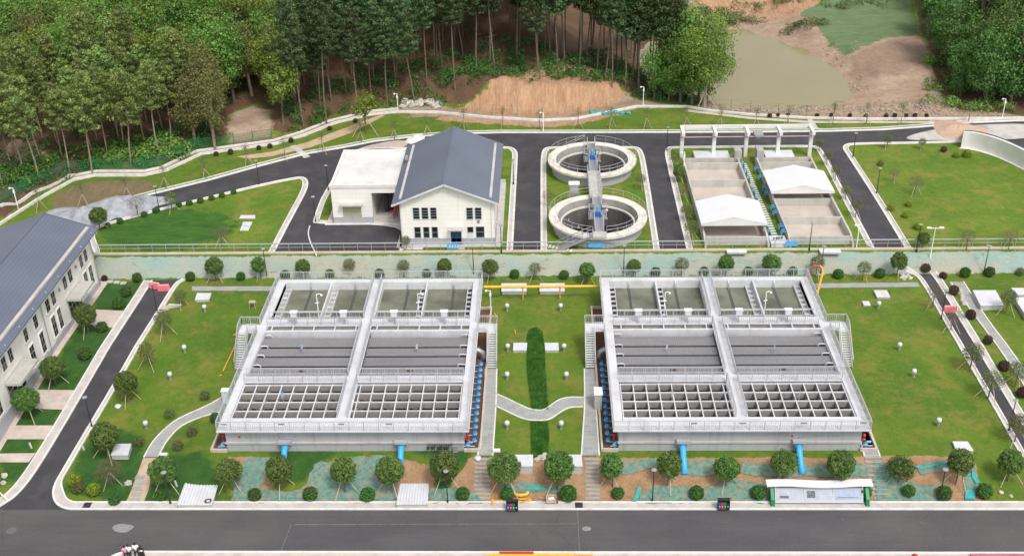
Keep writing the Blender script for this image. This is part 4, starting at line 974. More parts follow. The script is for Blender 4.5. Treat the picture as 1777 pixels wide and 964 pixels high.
for xa, za in ((xl, zl), (xr_, zr)):
    P = [(xa, ye0, za), (XM, ye0, ZR), (XM, ye1, ZR), (xa, ye1, za)]; t0 = .14
    q.add([(a, b, c + .06) for a, b, c in P] + [(a, b, c + .06 + t0) for a, b, c in P], [(0, 1, 2, 3), (7, 6, 5, 4), (0, 4, 5, 1), (1, 5, 6, 2), (2, 6, 7, 3), (3, 7, 4, 0)])
rf = q.build('roof', M['roof_metal'], r)
q = MB(); q.box(XM - .12, XM + .12, ye0 - .02, ye1 + .02, ZR + .19, ZR + .24); q.build('ridge_cap', M['roof_metal'], rf)
for xa, sg in ((xl, 1), (xr_, -1)):
    q = MB(); k = 1.05; za = zl if sg > 0 else zr; z_ = za + .2 + slp * k; q.box(xa + sg * k - .16, xa + sg * k + .16, ye0 + .9, ye1 - .9, z_ - .1, z_ + .09); q.build('gutter', M['pave'], rf)
q = MB()
for a, za in ((xl, zl), (xr_, zr)): q.bar((a, ye0 - .03, za + .1), (XM, ye0 - .03, ZR + .1), .05, .24)
q.build('barge_board', M['white'], rf)
def window(root, x0, x1, z0, z1, y, rows=2, cols=1, frame=None):
    f_ = MB(); fr = .07
    f_.box(x0 - fr, x1 + fr, y - .05, y - .004, z1, z1 + fr); f_.box(x0 - fr, x1 + fr, y - .09, y - .004, z0 - fr, z0); f_.box(x0 - fr, x0, y - .05, y - .004, z0, z1); f_.box(x1, x1 + fr, y - .05, y - .004, z0, z1)
    wn = f_.build('window', frame or M['rail'], root)
    g = MB(); g.box(x0, x1, y - .02, y - .003, z0, z1); g.build('pane', M['glass'], wn)
    s_ = MB()
    for k in range(1, rows): z = z0 + (z1 - z0) * k / rows; s_.box(x0, x1, y - .045, y - .022, z - .025, z + .025)
    for k in range(1, cols): x = x0 + (x1 - x0) * k / cols; s_.box(x - .025, x + .025, y - .046, y - .021, z0, z1)
    if s_.v: s_.build('glazing_bar', M['steel'], wn)
for a, b, c, d in ((-16.57, -15.83, 7.56, 9.08), (-15.48, -14.72, 7.56, 9.08), (-14.38, -13.67, 7.56, 9.08), (-9.84, -9.1, 7.5, 9.02), (-8.77, -8.02, 7.5, 9.02)): window(r, a, b, c, d, Y0_, 4)
for a, b, c, d in ((-16.54, -15.81, 4.9, 6.38), (-15.42, -14.72, 4.9, 6.38), (-14.33, -13.64, 4.9, 6.38), (-8.73, -7.74, 4.9, 6.38)): window(r, a, b, c, d, Y0_, 2)
window(r, -9.81, -9.12, 5.6, 6.35, Y0_, 1)
q = MB(); q.box(-9.8, -9.13, Y0_ - .1, Y0_ - .004, 4.75, 5.5); q.build('ventilation_panel', M['pale_grey'], r)
q = MB(); q.box(-11.9, -10.68, Y0_ - .05, Y0_ - .003, U + .15, 6.0); dd = q.build('door', M['door_glass'], r)
q = MB(); q.box(-11.97, -11.9, Y0_ - .08, Y0_ - .003, U + .1, 6.07); q.box(-10.68, -10.61, Y0_ - .08, Y0_ - .003, U + .1, 6.07); q.box(-11.9, -10.68, Y0_ - .08, Y0_ - .003, 6.0, 6.07); q.box(-11.31, -11.27, Y0_ - .07, Y0_ - .05, U + .15, 6.0); q.build('door_frame', M['blue_deep'], dd)
q = MB(); q.box(-12.2, -10.4, Y0_ - .95, Y0_ - .004, 6.2, 6.36); q.build('door_canopy', M['conc'], r)
q = MB(); q.lathe(0, 0, [(.02, 0), (.2, 0), (.2, .08), (.15, .08)], 16); q.v = [(v[0] - 8.4, Y0_ - v[2] - .005, 7.12 + v[1]) for v in q.v]; q.build('wall_fan', M['steel'], r)
for x_ in (X1_ - .35, X0 + .15): q = MB(); q.tube([(x_, Y0_ - .07, U + .2), (x_, Y0_ - .07, ZE - .1)], .05, 6); q.build('downpipe', M['conc_white'], r)
q = MB(); q.box(X1_, X1_ + .9, Y0_ + .9, Y0_ + 1.6, 6.3, 6.4); q.build('side_canopy', M['conc'], r)
q = MB(); q.box(-18.7, -18.4, 138.7, 139.6, 10.5, 10.9); q.build('roof_vent', M['steel'], rf)
q = MB(); q.box(-12.4, -10.2, 125.55, 126.9, U - .1, U + .14); single('door_step', q, M['pave'], 'grey concrete doorstep before the blue door of the gabled hall', 'doorstep', (-11.3, 126.2, U))

r = thing('annex_building', 'low flat roofed white annex with beige roller shutter and open bay', 'building', (-23, 139, U))
ax0, ax1, ay0, ay1, az = -28.05, -18.95, 133.4, 145.2, 9.1
q = MB(); q.box(ax0, -22.75, ay0, ay0 + .25, U, az - .3); q.box(-22.75, ax1, ay0, ay0 + .25, 8.2, az - .3); q.box(ax0, ax0 + .25, ay0 + .25, ay1, U, az - .3); q.box(ax0 + .25, ax1, ay1 - .25, ay1, U, az - .3); q.box(-22.95, -22.75, ay0 + .25, ay1 - .25, U, az - .3); q.build('wall', M['siding'], r)
q = MB(); q.box(ax0 - .05, -22.75, ay0 - .05, ay0 - .002, U + .1, U + .95); q.box(ax0 - .05, ax0 - .002, ay0 - .05, ay1, U + .1, U + .95); q.build('plinth', M['grey_wall'], r)
M['roof_bright'] = surf('bright_white_roof_coating', (.68, .66, .64), .06, .3, .6, dirt=(.45, .42, .4), dirt_amt=.6)
q = MB(); q.box(ax0, ax1, ay0, ay1, az - .3, az - .15); rf = q.build('flat_roof', M['roof_bright'], r)
q = MB(); q.box(ax0 - .06, ax1, ay0 - .06, ay0 + .26, az - .149, az + .3); q.box(ax0 - .06, ax1, ay1 - .26, ay1 + .06, az - .149, az + .3); q.box(ax0 - .06, ax0 + .26, ay0 + .26, ay1 - .26, az - .149, az + .3); q.build('parapet', M['conc_white'], rf)
q = MB(); q.box(-26.72, -24.25, ay0 - .045, ay0 - .004, U + .13, 6.5)
for k in range(12): q.box(-26.7, -24.27, ay0 - .06, ay0 - .046, U + .2 + k * .22, U + .22 + k * .22)
dr = q.build('roller_shutter', M['beige_door'], r)
q = MB(); q.box(-27.0, -24.0, ay0 - .8, ay0 - .003, 6.62, 6.8); q.build('shutter_canopy', M['conc'], r)
q = MB(); q.box(-22.7, -19.0, ay0 + .3, ay1 - .3, U + .13, U + .16); q.build('bay_floor', M['pave'], r)
q = MB(); q.box(-22.74, -19.0, ay1 - .32, ay1 - .26, U + .16, az - .3); q.build('bay_back_wall', M['grey_wall'], r)
t_ = thing('dosing_plant', 'dark machine with pipes inside the open bay of the annex', 'machinery', (-21.3, 136, U + .16))
q = MB(); q.cyl(-21.3, 136.6, U + .3, U + 2.9, .32, 12); q.cyl(-20.7, 136.9, U + .3, U + 3.2, .2, 12); q.tube([(-21.3, 136.6, U + 2.9), (-21.2, 136.6, U + 3.5), (-20.7, 136.8, U + 3.4), (-20.7, 136.9, U + 3.0)], .08, 8); q.build('vessel', M['black'], t_)
q = MB(); q.box(-21.9, -20.3, 136.0, 137.3, U + .17, U + .32); q.build('machine_base', M['steel'], t_)
t_ = thing('conveyor', 'dark red inclined conveyor inside the open bay of the annex', 'machinery', (-19.9, 134.6, U + .16))
q = MB(); q.bar((-20.1, 134.2, U + .8), (-19.7, 136.0, U + 2.2), .35, .3); q.build('conveyor_body', M['red'], t_); q = MB(); [q.bar((-20.05 + d, 134.3 + d * 3, U + .17), (-20.05 + d, 134.3 + d * 3, U + .9 + d * 2), .06, .06) for d in (0, .25)]; q.build('leg', M['black'], t_)

# ================================================================== OFFICE BUILDING
r = thing('office_building', 'long white two storey office with blue grey tiled roof at the left edge', 'building', (-62, 100, L))
FX = -55.75
q = MB(); q.box(-73.5, FX, 70, 121.0, -1, 8.9); q.build('wall', M['white_wall'], r)
q = MB(); q.box(FX + .002, FX + .12, 70, 121.1, 0, 2.35); q.box(-73.5, FX + .12, 121.002, 121.12, 0, 2.35); q.build('plinth', M['grey_wall'], r)
ZEo, ZRo, XE, XRo, YE = 8.95, 11.05, -54.75, -61.0, 121.9
q = MB()
ang = (ZRo - ZEo) / (XE - XRo)
for xa in (XE, -75.2 + 0):
    za = ZEo if xa == XE else ZRo - ang * (XRo - xa)
    if xa == XE: P = [(XE, 68, ZEo), (XE, YE, ZEo), (XRo, YE, ZRo), (XRo, 68, ZRo)]
    else: P = [(XRo, 68, ZRo), (XRo, YE, ZRo), (xa, YE, za), (xa, 68, za)]
    q.add([(a, b, c) for a, b, c in P] + [(a, b, c + .16) for a, b, c in P], [(0, 3, 2, 1), (4, 5, 6, 7), (0, 1, 5, 4), (1, 2, 6, 5), (2, 3, 7, 6), (3, 0, 4, 7)])
rf = q.build('roof', M['roof_tile'], r)
q = MB(); q.add([(XE - .6, 121.0, 8.9), (-61, 121.0, 10.95), (-73.5, 121, 6.8), (-73.5, 121, 8.2)], [(0, 1, 2, 3)]); 
gx0 = XE - 1.05; q = MB(); zz = ZEo + ang * 1.05 + .16; q.box(gx0 - .2, gx0 + .2, 68.2, YE - .5, zz - .1, zz + .12); q.build('gutter', M['pave'], rf)
q = MB(); q.box(XRo - .1, XRo + .1, 68, YE, ZRo + .14, ZRo + .22); q.bar((XRo, YE, ZRo + .1), (XE, YE, ZEo + .1), .1, .22); q.build('ridge_cap', M['roof_metal'], rf)
q = MB()
for k in range(14): y = YE - 1.5 - k * 3.6; q.box(XE - .3, XE - .24, y - .03, y + .03, ZEo + .2, ZEo + .34)
q.build('roof_bracket', M['white_plain'], rf)
q = MB(); q.box(FX + .002, FX + .6, 70, 121, 8.62, 8.9); q.build('cornice', M['white_wall'], r)
def owin(y0, y1, z0, z1, rows):
    f_ = MB(); fr = .09
    f_.box(FX + .004, FX + .1, y0 - fr, y1 + fr, z1, z1 + fr); f_.box(FX + .004, FX + .14, y0 - fr, y1 + fr, z0 - fr, z0); f_.box(FX + .004, FX + .1, y0 - fr, y0, z0, z1); f_.box(FX + .004, FX + .1, y1, y1 + fr, z0, z1)
    wn = f_.build('window', M['white_wall'], r); g = MB(); g.box(FX + .003, FX + .03, y0, y1, z0, z1); g.build('pane', M['glass'], wn)
    s_ = MB()
    for k in range(1, rows): z = z0 + (z1 - z0) * k / rows; s_.box(FX + .031, FX + .06, y0, y1, z - .03, z + .03)
    s_.box(FX + .032, FX + .058, (y0 + y1) / 2 - .03, (y0 + y1) / 2 + .03, z0, z1); s_.build('glazing_bar', M['steel'], wn)
for y0, y1 in ((118.4, 119.35), (116.9, 117.85), (113.25, 114.35), (111.6, 112.65), (108.1, 109.15), (106.45, 107.5), (103.05, 104.0), (100.4, 101.3), (96.4, 97.35), (94.75, 95.75), (91.6, 92.6), (89.9, 90.9), (86.5, 87.5), (83.8, 84.8)): owin(y0, y1, 6.15, 7.75, 2)
for y0, y1 in ((118.8, 119.85), (117.1, 118.15), (108.6, 109.65), (106.85, 107.95), (103.45, 104.5), (100.7, 101.85), (91.7, 92.8), (90.0, 91.0), (86.5, 87.6), (83.9, 84.9)): owin(y0, y1, 2.75, 5.3, 3)
for y0, y1 in ((111.75, 115.2), (94.6, 98.4)):
    q = MB(); q.box(FX + .003, FX + .05, y0, y1, L, 4.7); dd = q.build('entrance_door', M['glass'], r); q = MB()
    for k in range(5): y = y0 + (y1 - y0) * k / 4; q.box(FX + .051, FX + .1, y - .04, y + .04, L, 4.7)
    q.box(FX + .052, FX + .098, y0, y1, 3.7, 3.78); q.build('door_frame', M['steel'], dd)
    q = MB(); q.box(FX + .13, FX + 1.75, y0 - .3, y1 + .6, 4.85, 5.15); q.build('porch_canopy', M['conc'], r)
for y_ in (105.2, 120.7): q = MB(); q.tube([(FX + .16, y_, 1.5), (FX + .16, y_, 8.6)], .06, 6); q.build('downpipe', M['steel'], r)
q = MB(); q.lathe(0, 0, [(.02, 0), (.22, 0), (.22, .1)], 14); vv = []
vs0 = q.v; q.v = [(FX + v[2] + .005, 115.7 + v[0], 7.1 + v[1]) for v in vs0] ; n0 = len(vs0); q.add([(FX + v[2] + .005, 110.4 + v[0], 7.0 + v[1]) for v in vs0], [tuple(i for i in f) for f in q.f[:]]); q.build('wall_vent', M['steel'], r)

# ================================================================== ROUND CLARIFIERS
M['rim'] = surf('cream_rim_concrete', (.74, .69, .6), .08, .8, .85, dirt=(.38, .34, .3), dirt_amt=.5)
M['deep_wall'] = surf('dark_concrete', (.15, .14, .13), .15, .8, .7, streak=.6)  # darker concrete tone for the wall below the launder lip
def clarifier(cx, cy, lab):
    r = thing('clarifier_tank', lab, 'water tank', (cx, cy, U), 'round clarifier tanks')
    zt = 5.7
    q = MB(); q.lathe(cx, cy, [(5.75, U - .2), (5.75, zt - .35)], 72); q.build('outer_wall', M['grey_wall'], r, True)
    q = MB(); q.lathe(cx, cy, [(5.75, zt - .35), (6.35, zt - .32), (6.38, zt), (5.2, zt), (5.2, zt - .12)], 72); q.build('rim_walkway', M['rim'], r)
    q = MB(); q.lathe(cx, cy, [(5.2, zt - .12), (5.19, 4.45), (4.78, 4.45)], 72); q.build('inner_wall', M['conc_in'], r, False)
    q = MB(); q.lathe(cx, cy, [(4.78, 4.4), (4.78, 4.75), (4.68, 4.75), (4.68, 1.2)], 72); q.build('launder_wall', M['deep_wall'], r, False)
    q = MB(); q.lathe(cx, cy, [(4.84, 4.6), (4.84, 4.83), (4.64, 4.83), (4.64, 4.6)], 72); q.build('launder_lip', M['rim'], r)
    q = MB(); q.lathe(cx, cy, [(.001, 1.9), (4.7, 1.9)], 48); q.build('sludge_surface', M['sludge'], r)
    q = MB(); q.cyl(cx, cy, 1.4, zt - .1, .55, 20); q.build('centre_column', M['conc_in'], r, True)
    # scraper arm
    q = MB(); 
    for d in (0, .5): q.bar((cx + .5, cy - .4 + d, 2.6), (cx + 2.6, cy + .6 + d, 2.9), .06, .06); q.bar((cx + .5, cy - .4 + d, 2.1), (cx + 2.6, cy + .6 + d, 2.2), .06, .06)
    for k in range(5): q.bar((cx + .5 + .5 * k, cy - .4 + .25 * k, 2.1), (cx + .8 + .45 * k, cy + .25 + .2 * k, 2.8), .04, .04)
    q.build('scraper_arm', M['steel'], r)
    def ring(rad, z, a0, a1, bal, nm):
        q = MB(); n = 64; aa = np.linspace(a0, a1, n); P = [(cx + rad * math.cos(t), cy + rad * math.sin(t), z + 1.05) for t in aa]; q.tube(P, .025, 6); q.tube([(a, b, c - .5) for a, b, c in P], .01, 4)
        k = int(rad * abs(a1 - a0) / 1.4)
        for i in range(k + 1): t = a0 + (a1 - a0) * i / k; x, y = cx + rad * math.cos(t), cy + rad * math.sin(t); q.box(x - .016, x + .016, y - .016, y + .016, z, z + 1.03)
        kb_ = 0
        for i in range(kb_): t = a0 + (a1 - a0) * (i + .5) / kb_; x, y = cx + rad * math.cos(t), cy + rad * math.sin(t); q.box(x - .009, x + .009, y - .009, y + .009, z + .05, z + 1.02)
        q.build(nm, M['rail'], r)
    g = .13
    ring(6.28, zt, math.pi / 2 + g, 3 * math.pi / 2 - g, 1, 'rim_railing'); ring(6.28, zt, -math.pi / 2 + g, math.pi / 2 - g, 1, 'rim_railing')
    g = .16; ring(5.4, zt, math.pi + .1, 3 * math.pi / 2 - g, 1, 'inner_railing'); ring(5.4, zt, -math.pi / 2 + g, -.1, 1, 'inner_railing')
clarifier(*TANKS[0], 'nearer round concrete clarifier tank with cream rim and dark water')
clarifier(*TANKS[1], 'farther round concrete clarifier tank with cream rim and dark water')
r = thing('tank_bridge', 'narrow grey access bridge running across both round clarifier tanks', 'bridge', (6.8, 140, 5.8))
for y0_, y1_ in ((126.2, 136.4), (145.0, 155.2)): q = MB(); q.box(6.25, 7.38, y0_, y1_, 5.76, 5.95); q.build('bridge_deck', M['steel'], r)
for y0_, y1_ in ((136.41, 144.99), (124.8, 126.19)): q = MB(); q.box(5.93, 7.67, y0_, y1_, 5.75, 6.0); q.build('bridge_slab', M['conc'], r)
q = MB()
for x in (6.28, 7.36):
    for a, b in ((126.2, 130.2), (132.2, 136.4), (145.0, 148.8), (150.8, 155.1)): railing(q, [(x, a, 5.95), (x, b, 5.95)], 1.0, 1.3, .25)
for cy in (131.2, 149.8):
    for sx, x in ((-1, 6.28), (1, 7.36)): railing(q, [(x, cy - 1, 5.95), (x + sx * .6, cy - 1, 5.95), (x + sx * .6, cy + 1, 5.95), (x, cy + 1, 5.95)], 1.0, 1.0, .25)
for x in (6.0, 7.6): railing(q, [(x, 136.5, 6.0), (x, 144.9, 6.0)], 1.0, 1.5, .3)
q.build('bridge_railing', M['rail'], r)
for cy in (131.2, 149.8): q = MB(); q.box(5.6, 8.05, cy - 1, cy + 1, 5.68, 5.755); q.build('side_platform', M['steel'], r)
q = MB(); [q.box(6.4, 7.2, y, y + .4, U, 5.74) for y in (140.2,)]; q.build('bridge_pier', M['conc'], r)
pr_ = thing('drive_motor', 'blue motor', 'motor', (0, 0, 0)); q = MB(); q.box(-.38, .38, -.3, .3, 0, .12); q.box(-.3, .3, -.22, .22, .12, .5); q.build('gearbox', M['blue_deep'], pr_)
q = MB(); q.cyl(0, .1, .5, 1.15, .17, 12); q.cyl(0, .1, 1.15, 1.3, .1, 10, .03); q.build('motor_body', M['blue'], pr_); pm = Proto(pr_)
pm.put((6.8, 130.7, 5.95), 0, 1.15, 'blue drive motor on the bridge over the nearer round tank', 'drive motors on the bridge'); pm.put((6.8, 149.3, 5.95), 0, 1.15, 'blue drive motor on the bridge over the farther round tank', 'drive motors on the bridge')
for cy, nm in ((131.2, 'nearer'), (149.8, 'farther')):
    q = MB(); q.ball((7.95, cy + .3, 6.35), .22, .2, 12, 6); q.cyl(7.95, cy + .3, 5.76, 6.3, .05, 8); single('spot_lamp', q, M['white_plain'], 'small white round lamp on the side platform of the %s round tank' % nm, 'lamp', (7.95, cy + .3, 5.76), 'lamps on the bridge platforms', True)
# stairs of the near tank
r = thing('tank_staircase', 'grey metal staircase slanting down left from the nearer round tank', 'stairs', (4.2, 125.3, U))
a, b = Vector((5.9, 125.9, 5.9)), Vector((1.6, 125.9, U + .1)); q = MB()
for k in range(12):
    c = a.lerp(b, (k + .5) / 12); q.box(c.x - .18, c.x + .18, 125.15, 125.95, c.z - .04, c.z)
q.build('stair_treads', M['steel'], r); q = MB()
for y in (125.1, 126.0):
    q.bar((a.x, y, a.z - .05), (b.x, y, b.z - .05), .07, .26); q.bar((a.x, y, a.z + .95), (b.x, y, b.z + .95), .06, .06)
    for k in range(8): c = a.lerp(b, k / 7); q.box(c.x - .02, c.x + .02, y - .02, y + .02, c.z, c.z + .95)
q.build('stair_railing', M['steel'], r)
r = thing('stepping_stones', 'white stepping stones curving across grass to the round tank stairs', 'stepping stones', (1, 127, U + .1))
for k in range(9):
    p = gp(942 + k * 6.2, 426 + k * .9 + (k > 5) * (k - 5) * .6, U + .1); q = MB(); q.bar((p[0] - .12, p[1] - .35, U + .13), (p[0] + .1, p[1] + .35, U + .13), .3, .08); q.build('stone_slab', M['kerb'], r)
q = MB(); q.bar((6.2, 156.2, 5.7), (4.6, 156.4, U), .5, .1); 
r = thing('tank_staircase', 'grey staircase behind the farther round tank', 'stairs', (4.5, 156.4, U)); q = MB(); q.bar((6.0, 156.5, 5.65), (2.6, 156.5, U + .1), .7, .1); q.build('stair_flight', M['steel'], r); q = MB(); [q.bar((6.0, 156.5 + d, 6.65), (2.6, 156.5 + d, U + 1.1), .05, .05) for d in (-.35, .35)]; q.build('stair_railing', M['rail'], r)

# ================================================================== SLUDGE DRYING BEDS
M['bed_floor'] = surf('pale_pink_bed_sand', (.52, .45, .39), .08, .5, .9, dirt=(.42, .35, .3), dirt_amt=.5)
def beds(x0, x1, ys, yf, yb, lab):
    r = thing('drying_bed', lab, 'sludge drying bed', ((x0 + x1) / 2, (yf + yb) / 2, U), 'sludge drying beds'); zt = 5.0; w_ = .24
    for x in (x0, x1 - w_):
        q = MB(); P = [(123.9 + 1.6, U), (yb, U), (yb, zt), (127.4, zt), (125.5, U + .55)]
        q.add([(x, a, b) for a, b in P] + [(x + w_, a, b) for a, b in P], [(0, 4, 3, 2, 1), (5, 6, 7, 8, 9)] + [(i, (i + 1) % 5, (i + 1) % 5 + 5, i + 5) for i in range(5)]); q.build('side_wall', M['conc'], r)
    for y in ys:
        q = MB(); q.box(x0 + w_, x1 - w_, y, y + .2, U, zt - .01); q.build('cross_wall', M['conc'], r)
    q = MB(); q.box(x0 + w_, x1 - w_, ys[-1] + .2, ys[0], U + .05, U + .12); q.build('bed_floor', M['bed_floor'], r)
    q = MB(); q.box(x0 + .3, x1 - .3, ys[0] + .25, ys[0] + 1.6, U + .06, U + .14); q.build('drain_channel', M['dark'], r)
beds(20.0, 28.1, [151.3, 149.6, 143.6, 137.6, 126.3], 126, 152, 'left row of concrete drying beds with pale sand floors')
beds(30.6, 38.6, [151.3, 149.6, 143.6, 137.4, 131.8, 126.3], 126, 152, 'right row of concrete drying beds with pale sand floors')
def canopy(x0, x1, y0, y1, lab):
    r = thing('canopy_roof', lab, 'canopy', ((x0 + x1) / 2, (y0 + y1) / 2, 5.0), 'white canopies over the drying beds'); xm = (x0 + x1) / 2 - .05; ze, zr_ = 6.1, 7.05
    q = MB()
    for xa in (x0, x1):
        P = [(xa, y0, ze), (xm, y0, zr_), (xm, y1, zr_), (xa, y1, ze)]; q.add([(a, b, c) for a, b, c in P] + [(a, b, c + .06) for a, b, c in P], [(0, 1, 2, 3), (7, 6, 5, 4), (0, 4, 5, 1), (1, 5, 6, 2), (2, 6, 7, 3), (3, 7, 4, 0)])
    q.build('roof_sheet', M['roof_white'], r)
    q = MB(); n = 16
    for k in range(n):
        y = y0 + (y1 - y0) * (k + .5) / n
        for xa in (x0, x1): q.bar((xa, y, ze + .07), (xm, y, zr_ + .07), .05, .03)
    q.build('roof_rib', M['roof_white'], r)
    q = MB(); P = [(x0, ze - .22), (x1, ze - .22), (x1, ze - .01), (xm, zr_ - .01), (x0, ze - .01)]
    for y in (y0 + .02, y1 - .1): q.add([(a, y, b) for a, b in P] + [(a, y + .08, b) for a, b in P], [(0, 1, 2, 3, 4), (9, 8, 7, 6, 5)] + [(i, i + 5, (i + 1) % 5 + 5, (i + 1) % 5) for i in range(5)])
    q.build('gable_board', M['conc_white'], r)
    for x in (x0 + .35, x1 - .35):
        for y in (y0 + .3, (y0 + y1) / 2, y1 - .3): q = MB(); q.box(x - .07, x + .07, y - .07, y + .07, 4.99, 6.09); q.build('post', M['steel'], r)
canopy(19.7, 28.05, 127.7, 134.5, 'white gabled canopy over the near end of the left drying beds')
canopy(30.15, 38.6, 137.1, 143.9, 'white gabled canopy over the middle of the right drying beds')
# gantry behind the beds
r = thing('concrete_gantry', 'white concrete frame of five columns standing behind the drying beds', 'gantry', (29.5, 154.6, U)); gxs = [20.2 + k * 4.7 for k in range(5)]
for x in gxs:
    q = MB(); q.box(x - .26, x + .26, 154.3, 154.8, U, 7.69); q.build('column', M['conc_white'], r)
    q = MB(); q.box(x - .22, x + .22, 153.1, 155.9, 7.7, 8.15); q.build('bracket', M['conc_white'], r)
q = MB(); q.box(gxs[0] - .2, gxs[-1] + .2, 155.91, 156.2, 7.7, 8.25); q.build('top_beam', M['conc_white'], r)
q = MB(); q.tube([(gxs[0] - .3, 154.0, 7.2), (gxs[-1] + .3, 154.0, 7.2)], .09, 8); q.build('pipe', M['pinkpipe'] if 'pinkpipe' in M else surf('dull_pink_pipe', (.45, .3, .3), .1, 1, .5), r)
q = MB(); q.box(30.6, 31.9, 153.6, 155.4, 7.3, 7.6); q.box(31.0, 31.5, 154.2, 154.7, 6.8, 7.3); single('hoist_trolley', q, M['steel'], 'grey hoist trolley hanging in the middle of the white frame', 'hoist', (31.2, 154.5, 7))
for x0, x1, lab in ((22.0, 27.1, 'left'), (32.3, 36.5, 'right')):
    q = MB(); q.box(x0, x1, 152.6, 155.2, U, U + .75); single('covered_tank', q, M['tin'], 'low pale covered box under the white frame, %s one' % lab, 'tank cover', ((x0 + x1) / 2, 154, U), 'covered boxes under the frame')
for x, lab in ((28.0, 'left'), (31.2, 'right')):
    q = MB(); q.box(x - .5, x + .5, 151.2, 153.2, U, U + 2.3); single('concrete_pillar', q, M['conc_in'], 'stout grey concrete block pillar, %s side of the alley between the beds' % lab, 'pillar', (x, 152, U), 'concrete block pillars')
# alley between beds
r = thing('stepping_stones', 'long run of white stepping stones between the two rows of beds', 'stepping stones', (29.3, 138, U))
for k in range(34):
    y = 127.8 + k * .72; q = MB(); x = 29.35 - .35 * (k / 34) ; q.box(x - .38, x + .38, y, y + .34, U + .05, U + .14); q.build('stone_slab', M['kerb'], r)
q = MB(); q.box(28.35, 30.4, 125.6, 128.0, U + .05, U + .5); single('white_platform', q, M['tin'], 'white box platform between the near ends of the beds', 'platform', (29.4, 126.8, U))
t_ = thing('valve_cluster', 'small black valves standing on the white platform', 'valves', (29.5, 126.8, U + .5)); q = MB(); [q.cyl(29.3 + d, 126.9 + d * .3, U + .5, U + .9, .07, 8) for d in (-.5, -.1, .2, .6)]; q.build('valve_stem', M['black'], t_); q = MB(); q.tube([(28.8, 126.8, U + .75), (30.0, 127.0, U + .75)], .04, 6); q.build('pipe', M['black'], t_)
def bpipe(lab=None):
    r = thing('branch_pipe', 'pipe', 'pipe', (0, 0, 0)); q = MB()
    for d in (0, .55): q.tube([(0, d, .9), (.35, d, 1.0), (.55, d, .85), (.6, d, .1)], .08, 8)
    q.build('pipe_bend', M['blue'], r, True); q = MB(); [q.lathe(.2, d, [(.12, 1.15), (.16, 1.17), (.12, 1.19)], 10) for d in (0, .55)]; [q.cyl(.2, d, .95, 1.16, .03, 6) for d in (0, .55)]; q.build('handwheel', M['blue_deep'], r); return Proto(r)
bp = bpipe()
for k, y in enumerate((128.2, 133.5, 138.2, 140.6, 144.9, 147.2, 150)):
    bp.put((28.12, y, U + .1), 0, 1, 'blue branch pipes on the left beds, %s along the alley' % NTH[k], 'blue branch pipes on the left beds')
for k, y in enumerate((128.0, 129.6, 133.6, 135.2, 139.8, 141.6, 145.0, 148.0)):
    bp.put((30.58, y + .55, U + .1), math.pi, 1, 'blue branch pipes on the right beds, %s along the alley' % NTH[k], 'blue branch pipes on the right beds')
# ================================================================== FOLIAGE
def leaf_mesh(name, mat, pts, nrm, size, tint, asp=.55, rnd=.42):
    """pts,nrm: (n,3); one small folded quad per leaf, randomly turned"""
    n = len(pts); rn = RNG.normal(size=(n, 3)); nr = nrm + rn * rnd; nr /= np.linalg.norm(nr, axis=1, keepdims=True) + 1e-9
    a = np.cross(nr, RNG.normal(size=(n, 3))); a /= np.linalg.norm(a, axis=1, keepdims=True) + 1e-9; b = np.cross(nr, a)
    s = (size * RNG.uniform(.6, 1.35, n))[:, None]
    v = np.stack([pts - a * s, pts - b * s * asp + nr * s * .12, pts + a * s, pts + b * s * asp - nr * s * .1], 1).reshape(-1, 3)
    me = bpy.data.meshes.new(name); me.vertices.add(n * 4); me.vertices.foreach_set('co', v.ravel())
    me.loops.add(n * 4); me.loops.foreach_set('vertex_index', np.arange(n * 4, dtype=np.int32)); me.polygons.add(n)
    me.polygons.foreach_set('loop_start', np.arange(0, n * 4, 4, dtype=np.int32)); me.polygons.foreach_set('loop_total', np.full(n, 4, dtype=np.int32))
    me.update(calc_edges=True); ca = me.color_attributes.new('tint', 'FLOAT_COLOR', 'POINT')
    t4 = np.repeat(np.clip(tint, 0, 1), 4); ca.data.foreach_set('color', np.stack([t4, t4, t4, np.ones_like(t4)], -1).astype(np.float32).ravel()); me.materials.append(mat); return me
def shell_clump(c, r, n, flat=1.0, up=.25):
    d = RNG.normal(size=(n, 3)); d[:, 2] += up; d /= np.linalg.norm(d, axis=1, keepdims=True); q = RNG.uniform(.72, 1.05, n)[:, None]
    p = np.array(c) + d * q * np.array([r, r, r * flat]); return p, d
def crown_mesh(name, mat, clumps, per, size, flat=1.0):
    P, N, T = [], [], []
    for (c, r) in clumps:
        n = int(per * r * r); p, d = shell_clump(c, r, max(6, n), flat); P.append(p); N.append(d); T.append(np.clip(RNG.normal(RNG.uniform(.2, .75), .16, len(p)), 0, 1))
    return leaf_mesh(name, mat, np.concatenate(P), np.concatenate(N), size, np.concatenate(T))
def mobj(name, me, parent): o = bpy.data.objects.new(name, me); COL.objects.link(o); o.parent = parent; return o

